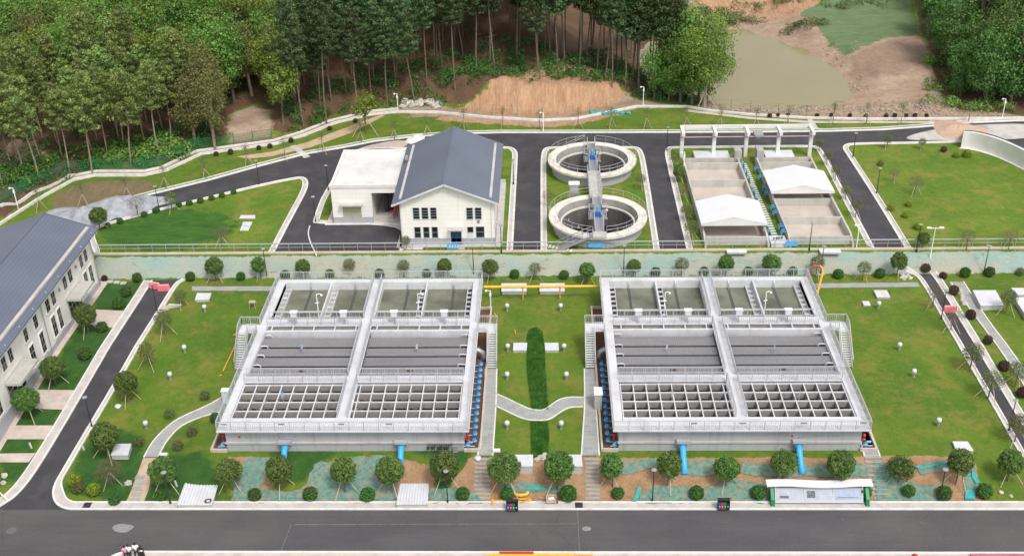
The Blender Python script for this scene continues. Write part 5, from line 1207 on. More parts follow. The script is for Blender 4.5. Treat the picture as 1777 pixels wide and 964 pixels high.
def globe_tree(kind, r=1.15, hc=2.2, rz=None, mat='f_globe', leaf=.078, n=9500, stakes=3, see=False, trunk='bark', squash=1.0, seed=1):
    root = thing(kind, 'tree', 'tree', (0, 0, 0)); rz = rz or r
    q = MB(); q.tube([(0, 0, -.1), (.02, .01, hc * .5), (0, 0, hc + rz * .3)], [.07, .06, .03], 7)
    for k in range(6): t = k * 1.05 + seed; q.tube([(0, 0, hc - rz * .7), (math.cos(t) * r * .45, math.sin(t) * r * .45, hc + rz * .1)], [.03, .012], 5)
    q.build('trunk', M[trunk], root)
    # lumpy globe: leaf shells of several lobes close to one sphere
    P, N, T = [], [], []; lobes = 46; gd = math.pi * (3 - math.sqrt(5))
    for k in range(lobes):
        zz = 1 - 2 * (k + .5) / lobes; rr_ = math.sqrt(1 - zz * zz); t = gd * k + seed
        if zz < -.75: continue
        c = np.array([rr_ * math.cos(t) * r, rr_ * math.sin(t) * r, zz * rz * squash]) * RNG.uniform(.72, .82) + np.array([0, 0, hc])
        p, d = shell_clump(c, r * RNG.uniform(.24, .36), n // lobes); P.append(p); N.append(d); T.append(np.clip(RNG.normal(RNG.uniform(.2, .7), .2, len(p)), 0, 1))
    me = leaf_mesh('crown', M[mat], np.concatenate(P), np.concatenate(N), leaf, np.concatenate(T)); mobj('crown', me, root)
    for k in range(stakes):
        t = 2 * math.pi * k / max(1, stakes) + .5 + seed; q = MB(); q.tube([(math.cos(t) * 1.25, math.sin(t) * 1.25, -.05), (math.cos(t) * .1, math.sin(t) * .1, hc - rz * .35)], .035, 6); q.build('support_pole', M['stake'], root)
    return Proto(root)
def shrub(kind, r, mat, leaf=.065, n=3400, seed=1):
    root = thing(kind, 'shrub', 'shrub', (0, 0, 0)); q = MB(); q.tube([(0, 0, -.1), (0, 0, r * .9)], .04, 6); q.build('stem', M['bark'], root)
    P, N, T = [], [], []
    for k in range(40):
        zz = 1 - 1.75 * (k + .5) / 40; d0 = np.array([math.sqrt(1 - zz * zz) * math.cos(k * 2.4), math.sqrt(1 - zz * zz) * math.sin(k * 2.4), zz]); c = d0 * r * .74 + np.array([0, 0, r * .85]); p, d = shell_clump(c, r * RNG.uniform(.26, .36), n // 40); P.append(p); N.append(d); T.append(np.clip(RNG.normal(RNG.uniform(.25, .7), .2, len(p)), 0, 1))
    mobj('foliage', leaf_mesh('foliage', M[mat], np.concatenate(P), np.concatenate(N), leaf, np.concatenate(T)), root); return Proto(root)

gA = globe_tree('clipped_tree', seed=1); gB = globe_tree('clipped_tree', r=1.15, rz=1.2, seed=2.3); gC = globe_tree('clipped_tree', r=1.1, rz=1.25, hc=2.3, seed=4); gD = globe_tree('clipped_tree', r=1.2, rz=1.05, hc=2.15, seed=5.2, n=6000); gE = globe_tree('clipped_tree', r=1.05, rz=1.2, hc=2.25, seed=6.6, n=5400, leaf=.095)
gS = globe_tree('young_tree', r=1.0, rz=1.05, hc=2.15, mat='f_olive', n=1500, leaf=.075, seed=5); gS2 = globe_tree('young_tree', r=1.05, rz=1.0, hc=2.3, mat='f_olive', n=1100, leaf=.075, seed=6)
gBare = globe_tree('bare_tree', r=1.5, rz=1.25, hc=2.4, mat='f_bare', n=2600, leaf=.05, seed=7); gBr = globe_tree('rusty_tree', r=1.3, rz=1.15, hc=2.2, mat='f_bare', n=1300, leaf=.05, seed=8)
gR = globe_tree('flowering_tree', r=1.45, rz=1.2, hc=1.9, mat='f_shrub', n=2600, leaf=.1, seed=9)
def put_crown(pro, px, py, hc, sc, label, group=None):
    sc *= random.uniform(.93, 1.08); p = gh(px, py, hc * sc); o = pro.put(p, random.uniform(0, 6.28), sc, label, group, sc * random.uniform(.92, 1.08)); o.rotation_euler.x = random.gauss(0, .035); o.rotation_euler.y = random.gauss(0, .035); return o
def put_base(pro, px, py, sc, label, group=None, rz=None):
    p = gt(px, py); return pro.put(p, random.uniform(0, 6.28) if rz is None else rz, sc, label, group)

G = 'clipped round trees along the main road'
for k, (px, py) in enumerate(((282, 816), (397, 815), (485, 815), (595, 819), (677, 816), (773, 808), (876, 810), (967, 812), (1064, 811), (1161, 809), (1262, 809), (1361, 805), (1460, 807), (1666, 805), (1757, 801))):
    put_crown((gA, gD, gB, gE, gC)[k % 5], px, py, 2.2, 1.2 if 700 < px < 1000 else 1.1, 'round clipped tree in the front row by the main road, %s' % ORD[k], G)
put_crown(gR, 1563, 812, 1.9, .95, 'low spreading dark tree with reddish top, right of the notice board steps')
for k, (px, py, sc) in enumerate(((370, 462, .95), (450, 461, .95), (525, 462, .9), (606, 457, .9), (700, 459, .92), (772, 460, .85), (850, 463, .9), (928, 464, .85), (1018, 467, .92), (1099, 460, .85), (1183, 457, .9), (1261, 458, .92), (1341, 457, .98), (1419, 455, .92), (1500, 462, .98), (1560, 455, .98))):
    put_crown((gA, gE, gC, gS, gS, gE, gD, gS, gE, gC, gS, gE, gD, gS, gS, gE)[k], px, py, 2.2, sc * .95, 'small round tree standing before the netted bank, %s' % ORD[k], 'round trees before the netted bank')
for k, (px, py, sc, pro) in enumerate(((312, 512, .8, gS), (282, 553, 1.0, gS), (253, 611, 1.0, gS), (217, 667, 1.05, gA), (179, 757, 1.1, gB))):
    put_crown(pro, px, py, 2.2, sc, 'staked round tree on the grass right of the office road, %s the main road' % (['fifth from', 'fourth from', 'third from', 'second from', 'closest to'][k]), 'staked trees beside the office road')
put_crown(gBare, 188, 812, 2.4, .9, 'bare brown twiggy tree held by stakes near the left road junction')
for k, (px, py, lab) in enumerate(((147, 549, 'far'), (89, 634, 'middle'), (47, 692, 'near'))):
    put_crown(gA, px, py, 2.2, 1.12, 'dense dark round tree before the office wall, %s one of three' % lab, 'round trees before the office')
for px, py, lab in ((1690, 611, 'green bushy tree over the right side road, upper of two'), (1722, 658, 'olive thin tree over the right side road, lower of two')): put_crown(gS if px < 1700 else gS2, px, py, 2.2, 1.15, lab)
put_crown(gBr, 1622, 508, 2.2, .9, 'faint rusty thin tree overhanging the far end of the right side road')
put_crown(gBr, 1655, 548, 2.2, .9, 'faint rusty thin tree beside the pink barrier on the right side road')
for px, py, lab in ((1750, 517, 'sparse round tree beside the large white slab at the right'), (1768, 640, 'small bushy tree at the right edge beside the path'), (1768, 735, 'green round tree at the right edge above the side road')): put_crown(gS, px, py, 2.2, 1.0, lab)
# upper terrace trees
UT = [(168, 375, gA, .95, 'dark round tree beside the roof end of the office'), (235, 352, gBr, .95, 'brown twiggy staked tree at the grey gravel heap'), (295, 345, gS, .9, 'green staked tree right of the grey gravel heap'), (382, 404, gBr, .85, 'staked reddish tree on the left lawn behind the railing'),
      (704, 416, gS, .62, 'small pale tree at the left front corner of the gabled hall'), (1113, 311, gS2, .75, 'small tree right of the round tanks by the road'), (952, 340, gBr, .75, 'thin dark tree left of the nearer round tank'),
      (1172, 276, gS2, .75, 'thin staked tree left of the drying beds, farthest of five'), (1178, 297, gC, .75, 'dark round tree left of the drying beds, second farthest'), (1186, 328, gBr, .85, 'reddish thin tree left of the drying beds, middle of five'), (1193, 362, gS, .85, 'green staked tree left of the drying beds, second nearest'), (1202, 396, gS2, .9, 'tall staked tree left of the drying beds, nearest of five'),
      (1423, 247, gS, .72, 'small round tree right of the drying beds, farthest of five'), (1436, 271, gS, .72, 'small round tree right of the drying beds, second farthest'), (1451, 297, gS2, .72, 'small round tree right of the drying beds, middle of five'), (1470, 329, gS, .75, 'small round tree right of the drying beds, second nearest'), (1487, 356, gS2, .8, 'small round tree right of the drying beds, nearest of five'),
      (1541, 240, gS, .7, 'staked small tree at the far edge of the right lawn, left of two'), (1601, 246, gS, .6, 'staked small tree at the far edge of the right lawn, right of two'), (1552, 300, gBr, .7, 'faint reddish staked tree on the right lawn, left of two'), (1590, 317, gBr, .8, 'faint reddish staked tree on the right lawn, right of two'),
      (1603, 412, gC, .75, 'dark bushy tree behind the railing beside the white twin lamp'), (1681, 413, gBr, .8, 'olive brown tree behind the railing, second from the right edge'), (1755, 410, gBr, .8, 'olive brown tree behind the railing at the right edge')]
for px, py, pro, sc, lab in UT: put_crown(pro, px, py, 2.2, sc, lab)
# shrubs
sD = shrub('clipped_shrub', .62, 'f_shrub'); sM = shrub('maroon_shrub', .62, 'f_maroon', seed=3); sY = shrub('lime_shrub', .62, 'f_lime', seed=4); sO = shrub('olive_shrub', .6, 'f_olive', n=900)
for k, (px, py) in enumerate(((442, 856), (538, 855), (638, 856), (803, 855), (880, 855), (985, 854), (1073, 853), (1209, 853), (1316, 852), (1577, 850), (1638, 853), (1710, 850))):
    put_crown(sD, px, py, .6, 1.0 + .12 * ((k * 7) % 3), 'dark ball shrub low on the front slope, %s' % ORD[k], 'ball shrubs on the front slope')
put_crown(sD, 1499, 852, .6, 1.1, 'dark ball shrub hidden behind the green end of the notice board')
for k, (px, py) in enumerate(((237, 481), (330, 479), (417, 478), (494, 476), (572, 474), (658, 474), (740, 473), (893, 474), (979, 475), (1138, 471), (1222, 470), (1299, 470), (1376, 470), (1455, 474), (1527, 473), (1676, 472), (1718, 471))):
    put_crown(sD, px, py, .6, .98, 'dark ball shrub at the foot of the netted bank, %s' % ORD[k], 'ball shrubs at the foot of the netted bank')
for px, py, pro, sc, lab in ((181, 482, sM, .7, 'small dark red shrub at the office corner'), (218, 505, sD, 1.1, 'green shrub on the far office lawn, farther of two'), (206, 525, sD, 1.1, 'green shrub on the far office lawn, nearer of two'), (176, 566, sD, 1.1, 'green shrub beside the concrete apron of the office'), (146, 612, sD, 1.2, 'wide green shrub in the middle office lawn'),
      (130, 833, sY, 1.0, 'bright lime ball shrub near the road junction, left of two'), (162, 847, sY, 1.05, 'bright lime ball shrub near the road junction, right of two'), (134, 845, sO, .95, 'dull dark shrub between the two lime ball shrubs'), (278, 858, sD, .9, 'leafy shrub under the front lamp left of the metal sheet'), (198, 865, sD, .9, 'low dark shrub beneath the bare brown tree'),
      (355, 684, sO, .95, 'brown ball shrub on the left lawn near the basin'), (293, 715, sO, 1.0, 'brown ball shrub left of the curved path'), (332, 746, sO, 1.0, 'brown ball shrub right of the curved path, upper one'), (308, 771, sO, 1.0, 'dark ball shrub right of the curved path, lower one'), (240, 765, sO, .9, 'brown shrub beside the white hatch on the left lawn'), (373, 724, sD, .9, 'green ball shrub at the lower left corner of the left basin'),
      (1607, 464, sM, .95, 'dark red shrub at the far end of the right side road'), (1637, 477, sM, .8, 'dull red shrub right of the side road entrance'), (1771, 470, sO, .9, 'greyish shrub at the foot of the bank by the right edge'),
      (1685, 545, sM, .95, 'maroon ball shrub between side road and path, beside the pink barrier'), (1655, 503, sM, 1.05, 'maroon ball shrub at the stone edging'), (1714, 589, sM, .9, 'maroon ball shrub between side road and path, middle one'), (1743, 633, sM, .95, 'maroon ball shrub between side road and path, nearest one'), (1775, 680, sM, .9, 'maroon ball shrub at the right picture edge'),
      (1577, 353, sY, .75, 'lime ball shrub on the right lawn, topmost of the four'), (1546, 360, sY, .75, 'lime ball shrub on the right lawn, leftmost of the four'), (1572, 372, sY, .75, 'lime ball shrub on the right lawn, third down'), (1593, 392, sY, .85, 'lime ball shrub on the right lawn, lowest, above a lamp'), (1528, 283, sO, .8, 'pale shrub on the right lawn beside the side road'),
      (1660, 268, sY, .85, 'lime shrub at the curved retaining wall, left of two'), (1679, 266, sY, 1.1, 'wide lime shrub at the curved retaining wall, right of two'), (1638, 259, sM, .75, 'brownish red shrub near the curved retaining wall')):
    put_crown(pro, px, py, .6, sc, lab)
for k, (px, py) in enumerate(((187, 391), (208, 383), (250, 371), (270, 364), (310, 354), (328, 351), (348, 347), (367, 343), (385, 338), (405, 332))):
    put_crown(sD, px, py, .6, .7, 'small ball shrub along the kerb of the left upper road, %s' % ORD[k], 'small shrubs along the upper road kerb')
for k, px in enumerate((1336, 1350, 1367, 1418, 1443, 1475, 1503, 1538, 1553, 1573, 1588, 1608)):
    put_crown(sM, px, 199.5, .6, .55, 'tiny dark red shrub along the far fence path, %s' % ORD[k], 'dark red shrubs along the far path')
for k, (px, py) in enumerate(((375, 266), (400, 263), (449, 256), (468, 253), (505, 243), (572, 222), (617, 209))):
    put_crown(sM, px, py, .6, .65, 'dark red shrub beside the boundary wall below the woods, %s' % ORD[k], 'dark red shrubs beside the boundary wall')

# newly planted stick trees with tripod stakes on the top slope
def stick():
    root = thing('staked_sapling', 'sapling', 'sapling', (0, 0, 0)); q = MB(); q.tube([(0, 0, -.1), (.03, 0, 1.6), (0, .03, 3.6)], [.06, .05, .02], 6)
    for k in range(7): t = k * 2.4; z = 2.0 + k * .22; q.tube([(0, 0, z), (.4 * math.cos(t), .4 * math.sin(t), z + .55)], [.02, .008], 4)
    q.build('trunk', M['bark'], root)
    for k in range(3): t = 2.09 * k + .4; q = MB(); q.tube([(1.0 * math.cos(t), 1.0 * math.sin(t), -.05), (.05, 0, 1.9)], .035, 5); q.build('support_pole', M['stake'], root)
    me = crown_mesh('crown', M['f_olive'], [((.35 * math.cos(k * 2.4), .35 * math.sin(k * 2.4), 2.5 + k * .2), .38) for k in range(6)], 260, .07); mobj('crown', me, root); return Proto(root)
sk = stick()
for k, (px, py) in enumerate(((70, 365), (147, 357), (222, 345), (288, 327), (358, 312), (430, 288), (495, 277), (561, 266), (627, 247), (685, 243), (741, 236), (805, 224), (873, 222), (936, 226), (1003, 222), (1060, 222), (1122, 223), (1190, 221), (1250, 222), (1311, 223), (1366, 222), (1445, 215), (1503, 214), (1563, 214), (1680, 212))):
    put_base(sk, px, py, .95, 'thin staked sapling on the grass strip above the upper road, %s' % ORD[k], 'staked saplings above the upper road')
# bigger leafy trees on the slope
def field_tree(kind, h, r, mat, seed, stakes=0, trunk='bark', clear=.35, ncl=34, per=55, leaf=.2, zflat=1.15):
    rr = np.random.default_rng(seed); root = thing(kind, 'tree', 'tree', (0, 0, 0)); q = MB(); lean = rr.normal(0, .03 * h, 2)
    pts = [(0, 0, -.4), (lean[0] * .3, lean[1] * .3, h * .35), (lean[0], lean[1], h * .85)]; q.tube(pts, [.035 * h ** .85, .024 * h ** .85, .008 * h], 7); cl = []
    hc = h * (clear + (1 - clear) / 2); hz = h * (1 - clear) / 2
    for k in range(ncl):
        d = rr.normal(size=3); d /= np.linalg.norm(d); d[2] = d[2] * .9 + .1; f = rr.uniform(.45, .9) ; c = np.array([lean[0] * .8 + d[0] * r * f, lean[1] * .8 + d[1] * r * f, hc + d[2] * hz * f * zflat]); cl.append((c, r * rr.uniform(.26, .42)))
        if k < 9: q.tube([(lean[0] * .4, lean[1] * .4, h * rr.uniform(clear, .6)), tuple(c)], [.012 * h, .004 * h], 5)
    q.build('trunk', M[trunk], root); mobj('crown', crown_mesh('crown', M[mat], cl, per, leaf, .85), root)
    for k in range(stakes): t = 2.09 * k; q = MB(); q.tube([(2.4 * math.cos(t), 2.4 * math.sin(t), -.1), (.1 * math.cos(t), 0, 3)], .05, 6); q.build('support_pole', M['stake'], root)
    return Proto(root)
t1 = field_tree('leafy_tree', 7.0, 2.0, 'f_yellow', 21, 3, clear=.38, ncl=40); put_base(t1, 635, 232, 1, 'bright green leafy staked tree alone on the slope left of the hall roof')
t2 = field_tree('tall_pale_tree', 15.5, 5.2, 'f_yellow', 22, 3, 'bark_pale', .22, 85, 30, .17); put_base(t2, 1222, 190, 1, 'tall spreading pale green tree at the pond edge by the woods')

# ================================================================== FOREST
def pine(seed, mat, h=15.0, cr=2.9, cl_frac=.5, trunk='bark'):
    rr = np.random.default_rng(seed); root = thing('pine_tree', 'pine', 'tree', (0, 0, 0)); q = MB(); lx, ly = rr.normal(0, .5, 2)
    f = lambda z: (lx * (z / h) ** 1.5, ly * (z / h) ** 1.5 + .12 * math.sin(z * .5 + seed)); zs_ = [-.6, h * .2, h * .4, h * .6, h * .8, h * .97]
    q.tube([(*f(max(0, z)), z) for z in zs_], [.13, .12, .1, .08, .06, .03], 6); cl = []
    z = h * (1 - cl_frac); k = 0
    while z < h * .98:
        t = (z - h * (1 - cl_frac)) / (h * cl_frac); rad = cr * (1 - .75 * t ** 1.6) * (.65 + .35 * min(1, t * 4)); nb = 5 if t < .8 else 3
        for j in range(nb):
            a = 2 * math.pi * j / nb + k * .9 + rr.uniform(-.3, .3); rl = rad * rr.uniform(.6, 1.1); x, y = f(z); e = (x + rl * math.cos(a), y + rl * math.sin(a), z + rl * .22 + rr.uniform(-.2, .3))
            if j % 2 == 0: q.tube([(x, y, z - .2), e], [.05, .015], 4)
            for s_ in (.55, .95): cl.append((np.array([x + (e[0] - x) * s_, y + (e[1] - y) * s_, z + (e[2] - z) * s_ + .1]), rr.uniform(.42, .8)))
        z += rr.uniform(.6, .9); k += 1
    x, y = f(h); cl.append((np.array([x, y, h]), .7))
    for j in range(5): a = rr.uniform(0, 6.28); z = h * rr.uniform(.25, 1 - cl_frac); x, y = f(z); q.tube([(x, y, z), (x + math.cos(a) * .9, y + math.sin(a) * .9, z + .1)], [.025, .01], 4)
    q.build('trunk', M[trunk], root); mobj('crown', crown_mesh('crown', M[mat], cl, 105, .17, .55), root); return Proto(root)
pines_d = [pine(100 + i, 'f_pine', 15.2 + i * .6, 2.3 + .2 * (i % 3), .44 + .05 * (i % 3)) for i in range(7)]
pines_l = [pine(200 + i, 'f_pine_light', 12.8 + i * .6, 2.7 + .2 * (i % 3), .45 + .04 * (i % 3), 'bark_pale') for i in range(6)]
broads = [field_tree('broadleaf_tree', 12 + i, 4.0 + .2 * (i % 3), 'f_broad', 300 + i, 0, 'bark', .12, 70, 34, .21) for i in range(5)]
broads_y = [field_tree('broadleaf_tree', 12.5 + i, 3.4, 'f_yellow', 330 + i, 0, 'bark', .18, 60, 34, .21) for i in range(2)]
broads_b = [field_tree('broadleaf_tree', 12 + i, 3.2, 'f_brown', 360 + i, 0, 'bark_pale', .2, 62, 48, .19) for i in range(3)]
LAB = {'pd': ('tall dark pine with bare straight trunk in the wood behind the plant', 'dark pines in the wood'), 'pl': ('lighter grey green pine with slender trunk in the wood at the upper left', 'light pines in the wood at the left'),
       'br': ('dense green broadleaf tree in the wood at the upper left', 'broadleaf trees at the upper left'), 'by': ('yellow green broadleaf tree in the wood at the upper left', 'yellow green trees at the upper left'), 'bb': ('brownish green broadleaf tree with rusty leaf tips in the wood', 'rusty broadleaf trees in the wood'),
       'rr': ('dense dark broadleaf tree in the wood at the upper right', 'broadleaf trees at the upper right'), 'er': ('bushy broadleaf tree at the pond end of the pine wood', 'broadleaf trees at the pond end of the wood')}
placed = []
def ok(x, y, dmin):
    for a, b in placed:
        if (a - x) ** 2 + (b - y) ** 2 < dmin * dmin: return False
    return True
def forest_kind(px, py):
    """kind by where the tree's foot is seen in the photo"""
    if px < 330: return 'pl' if py > 195 else ('br' if random.random() < .7 else ('by' if random.random() < .5 else 'bb'))
    if px < 430: return 'bb' if py > 190 else 'br'
    if px < 520: return ('bb' if px < 480 else 'er2') if py > 160 else 'br'
    if px < 640: return 'pd' if py > 90 or random.random() < .6 else 'br'
    return 'pd'
OPEN_ = pp([(385, 250), (395, 200), (440, 185), (480, 205), (500, 245)], 4.5)
CUTP = [tuple(gt(*q)[:2]) for q in ((745, 205), (780, 180), (870, 160), (930, 142), (980, 136), (1045, 142), (1095, 165), (1110, 200))]
SOILO = [tuple(gt(*q)[:2]) for q in ((872, 148), (880, 112), (905, 105), (925, 122), (918, 142))]
front = pp([(-60, 345), (0, 330), (70, 322), (150, 300), (240, 282), (300, 262), (380, 252), (480, 238), (560, 214), (640, 190), (700, 182)], 4.6) + [tuple(gt(*q)[:2]) for q in ((780, 172), (860, 158), (930, 138), (1000, 134), (1060, 144), (1120, 162), (1170, 175), (1215, 182))]
fx = np.array([p[0] for p in sorted(front)]); fy = np.array([p[1] for p in sorted(front)])
n_p = 0; tries = 0
cand = []
while tries < 9000:
    tries += 1
    x = random.uniform(-135, 27); y = random.uniform(140, 292); yf = np.interp(x, fx, fy)
    if y < yf or x < -78 - (y - 140) * .42: continue
    dm = (2.7 if x > -12 else 3.1) if y - yf < 22 else (3.7 if y - yf < 45 else 4.3)
    if sdpoly(np.array([x]), np.array([y]), POND)[0] < .6: continue
    if x > 2 and y > 205: continue
    inside = False
    for P in (OPEN_, CUTP, SOILO):
        if sdpoly(np.array([x]), np.array([y]), P)[0] < .5: inside = True
    if inside or not ok(x, y, dm): continue
    placed.append((x, y)); cand.append((x, y))
cnt = {}
for x, y in cand:
    z = h1(x, y); bx, by = pr((x, y, z)); 
    if by < -75: continue
    k = forest_kind(bx, by)
    if bx > 1150: k = 'er'
    if k == 'er2': k = 'er3'
    pro = {'pd': pines_d, 'pl': pines_l, 'br': broads, 'by': broads_y, 'bb': broads_b, 'er': broads, 'er3': broads_y}[k]
    lk = {'er3': 'by'}.get(k, k)
    if cnt.get(lk, 0) >= 295: continue
    cnt[lk] = cnt.get(lk, 0) + 1
    p = random.choice(pro); sc = random.uniform(.85, 1.12) * (1.12 if (x > -25 and k == 'pd') else 1.0)
    if k in ('bb',) : sc *= .95
    o = p.put((x, y, z - .1), random.uniform(0, 6.28), sc, LAB[lk][0], LAB[lk][1], sc * random.uniform(.88, 1.12)); o.rotation_euler.x = random.gauss(0, .04); o.rotation_euler.y = random.gauss(0, .04)
# right-hand wood
rbroads = [field_tree('broadleaf_tree', 12 + i, 4.0, 'f_dense', 400 + i, 0, 'bark', .06, 76, 34, .21) for i in range(4)]
placed = []; tries = 0
rb = sorted(pp([(1590, 55), (1600, 100), (1625, 150), (1650, 185), (1700, 192), (1777, 196), (1900, 198)], 5), key=lambda p: p[0])
rx = np.array([p[0] for p in rb]); ry = np.array([p[1] for p in rb])
edge = [tuple(gt(*q)[:2]) for q in ((1605, 2), (1605, 60), (1622, 110), (1640, 150), (1650, 185), (1720, 194), (1800, 197), (2050, 197))] + [(175, 300), (62, 300)]
nr_ = 0
while tries < 4000 and nr_ < 150:
    tries += 1; x = random.uniform(60, 150); y = random.uniform(172, 290)
    if sdpoly(np.array([x]), np.array([y]), edge)[0] > -1.5 or not ok(x, y, 3.6): continue
    z = h1(x, y); bx, by = pr((x, y, z))
    if by < -90 or bx > 1850: continue
    placed.append((x, y)); nr_ += 1; sc = random.uniform(.75, 1.1)
    random.choice(rbroads).put((x, y, z - .1), random.uniform(0, 6.28), sc, LAB['rr'][0], LAB['rr'][1], sc * random.uniform(.9, 1.1))
for px, py, k, sc in ((1062, 152, 'pd', 1.0), (1085, 150, 'pd', 1.1), (1108, 158, 'pd', 1.05), (1128, 162, 'pd', 1.15), (1146, 166, 'pd', 1.0), (1165, 172, 'pd', 1.05), (1098, 140, 'pd', 1.1), (1126, 146, 'pd', 1.1), (1150, 156, 'pd', 1.15), (1172, 162, 'pd', 1.1),
        (1180, 178, 'er', .8), (1200, 182, 'er', .9), (1212, 178, 'er', .95), (1160, 176, 'er', .7), (1192, 168, 'er', 1.05), (1135, 172, 'er', .6), (1225, 184, 'er', .75)):
    c = gt(px, py); (random.choice(pines_d) if k == 'pd' else random.choice(broads)).put((c.x, c.y, c.z - .1), random.uniform(0, 6.28), sc, LAB[k][0], LAB[k][1], sc)
print('FOREST', cnt, nr_)
# undergrowth: one uncountable mass of leaves under and before the trees
def scatter_mass(name, pts, mat, per, rmin, rmax, leaf, label, cat, flat=.7):
    pts = [p for p in pts if p[1] - Bd(p[0]) > 3.4]
    P, N, T = [], [], []
    for (x, y) in pts:
        r = random.uniform(rmin, rmax); z = h1(x, y); p, d = shell_clump((x, y, z + r * .35), r, int(per * r * r) + 5, flat, .5); P.append(p); N.append(d); T.append(np.clip(RNG.normal(RNG.uniform(.2, .75), .18, len(p)), 0, 1))
    me = leaf_mesh(name, M[mat], np.concatenate(P), np.concatenate(N), leaf, np.concatenate(T)); o = bpy.data.objects.new(name, me); COL.objects.link(o); tag(o, label, cat, None, 'stuff'); return o
ug = []
for _ in range(900):
    x = random.uniform(-100, 25); y = np.interp(x, fx, fy) + abs(random.gauss(0, 9)) - 1.5
    if all(sdpoly(np.array([x]), np.array([y]), P)[0] > .5 for P in (OPEN_, CUTP)): ug.append((x, y))
scatter_mass('undergrowth', ug, 'f_shrub', 40, .5, 1.5, .2, 'dark leafy undergrowth under the edge of the pine wood', 'undergrowth')
ug = []
for px, py, n, s_ in ((235, 268, 55, 3.5), (70, 320, 50, 6), (180, 285, 30, 3.5), (310, 262, 18, 2), (1655, 150, 35, 2.5), (1625, 110, 20, 2.), (1690, 190, 30, 4)):
    c = gt(px, py)
    for _ in range(n): ug.append((c.x + random.gauss(0, s_), c.y + random.gauss(0, s_ * .45)))
scatter_mass('bushes', ug, 'f_broad', 45, .6, 1.6, .2, 'light green bushes along the wood edges', 'bushes')
ug = []
for px, py, n, s_ in ((1275, 38, 40, 2.5), (1240, 22, 25, 3), (1395, 42, 30, 2.2), (1350, 8, 25, 4), (1470, 6, 20, 4)):
    c = gt(px, py)
    for _ in range(n): ug.append((c.x + random.gauss(0, s_), c.y + random.gauss(0, s_ * .4)))
scatter_mass('bank_bushes', ug, 'f_olive', 40, .5, 1.3, .2, 'dull scrubby bushes on the orange banks beyond the pond', 'bushes')
# crop rows of the far green field, deep grass in the channel strip
def blades(name, poly, n, hgt, label, zoff=0.0, mat='f_grass', wd=.03):
    x0, x1 = min(p[0] for p in poly), max(p[0] for p in poly); y0, y1 = min(p[1] for p in poly), max(p[1] for p in poly); X_ = RNG.uniform(x0, x1, n * 3); Y_ = RNG.uniform(y0, y1, n * 3); k = sdpoly(X_, Y_, poly) < 0; X_, Y_ = X_[k][:n], Y_[k][:n]; n = len(X_)
    Z_ = H(X_, Y_) + zoff; a = RNG.uniform(0, 6.28, n); hh = hgt * RNG.uniform(.5, 1.2, n); lx = RNG.normal(0, .35, n) * hh; ly = RNG.normal(0, .35, n) * hh
    v = np.stack([np.stack([X_ - wd * np.cos(a), Y_ - wd * np.sin(a), Z_], -1), np.stack([X_ + wd * np.cos(a), Y_ + wd * np.sin(a), Z_], -1), np.stack([X_ + lx, Y_ + ly, Z_ + hh], -1)], 1).reshape(-1, 3)
    me = bpy.data.meshes.new(name); me.vertices.add(n * 3); me.vertices.foreach_set('co', v.ravel()); me.loops.add(n * 3); me.loops.foreach_set('vertex_index', np.arange(n * 3, dtype=np.int32)); me.polygons.add(n)
    me.polygons.foreach_set('loop_start', np.arange(0, n * 3, 3, dtype=np.int32)); me.polygons.foreach_set('loop_total', np.full(n, 3, dtype=np.int32)); me.update(calc_edges=True)
    ca = me.color_attributes.new('tint', 'FLOAT_COLOR', 'POINT'); t_ = np.repeat(np.clip(vnoise(X_, Y_, .6) + RNG.normal(0, .15, n), 0, 1), 3); ca.data.foreach_set('color', np.stack([t_, t_, t_, np.ones_like(t_)], -1).astype(np.float32).ravel()); me.materials.append(M[mat])
    o = bpy.data.objects.new(name, me); COL.objects.link(o); tag(o, label, 'grass', None, 'stuff')
C3 = lambda x, y: (830 + x * .25324, 430 + y * .25324)
strip = [gt(*q) for q in (C3(345, 560), C3(400, 540), C3(440, 575), C3(455, 700), C3(460, 830), (951, 700), (953, 760), (951, 795), (922, 795), (921, 700), (914, 640), C3(330, 620))]; strip = [(v.x, v.y) for v in strip]
path_gap = [gt(*C7(250, 270)), gt(*C7(430, 270))]
ytop = gt(936, 711).y; ybot = gt(936, 731).y
blades('tall_grass', [(x, max(y, ytop)) for x, y in strip], 11000, .2, 'long deep green grass strip above the winding path', wd=.035)
blades('tall_grass', [(x, min(y, ybot)) for x, y in strip], 4500, .2, 'short deep green grass strip below the winding path', wd=.035)
mb = MB(); drape([(x, max(y, ytop)) for x, y in strip], .04, 1.0, mb); drape([(x, min(y, ybot)) for x, y in strip], .04, 1.0, mb); struct('grass_bed', mb, M['dark_grass'])
fpoly = pp([(250, 752), (360, 790), (400, 862), (250, 866), (250, 800)], .6)

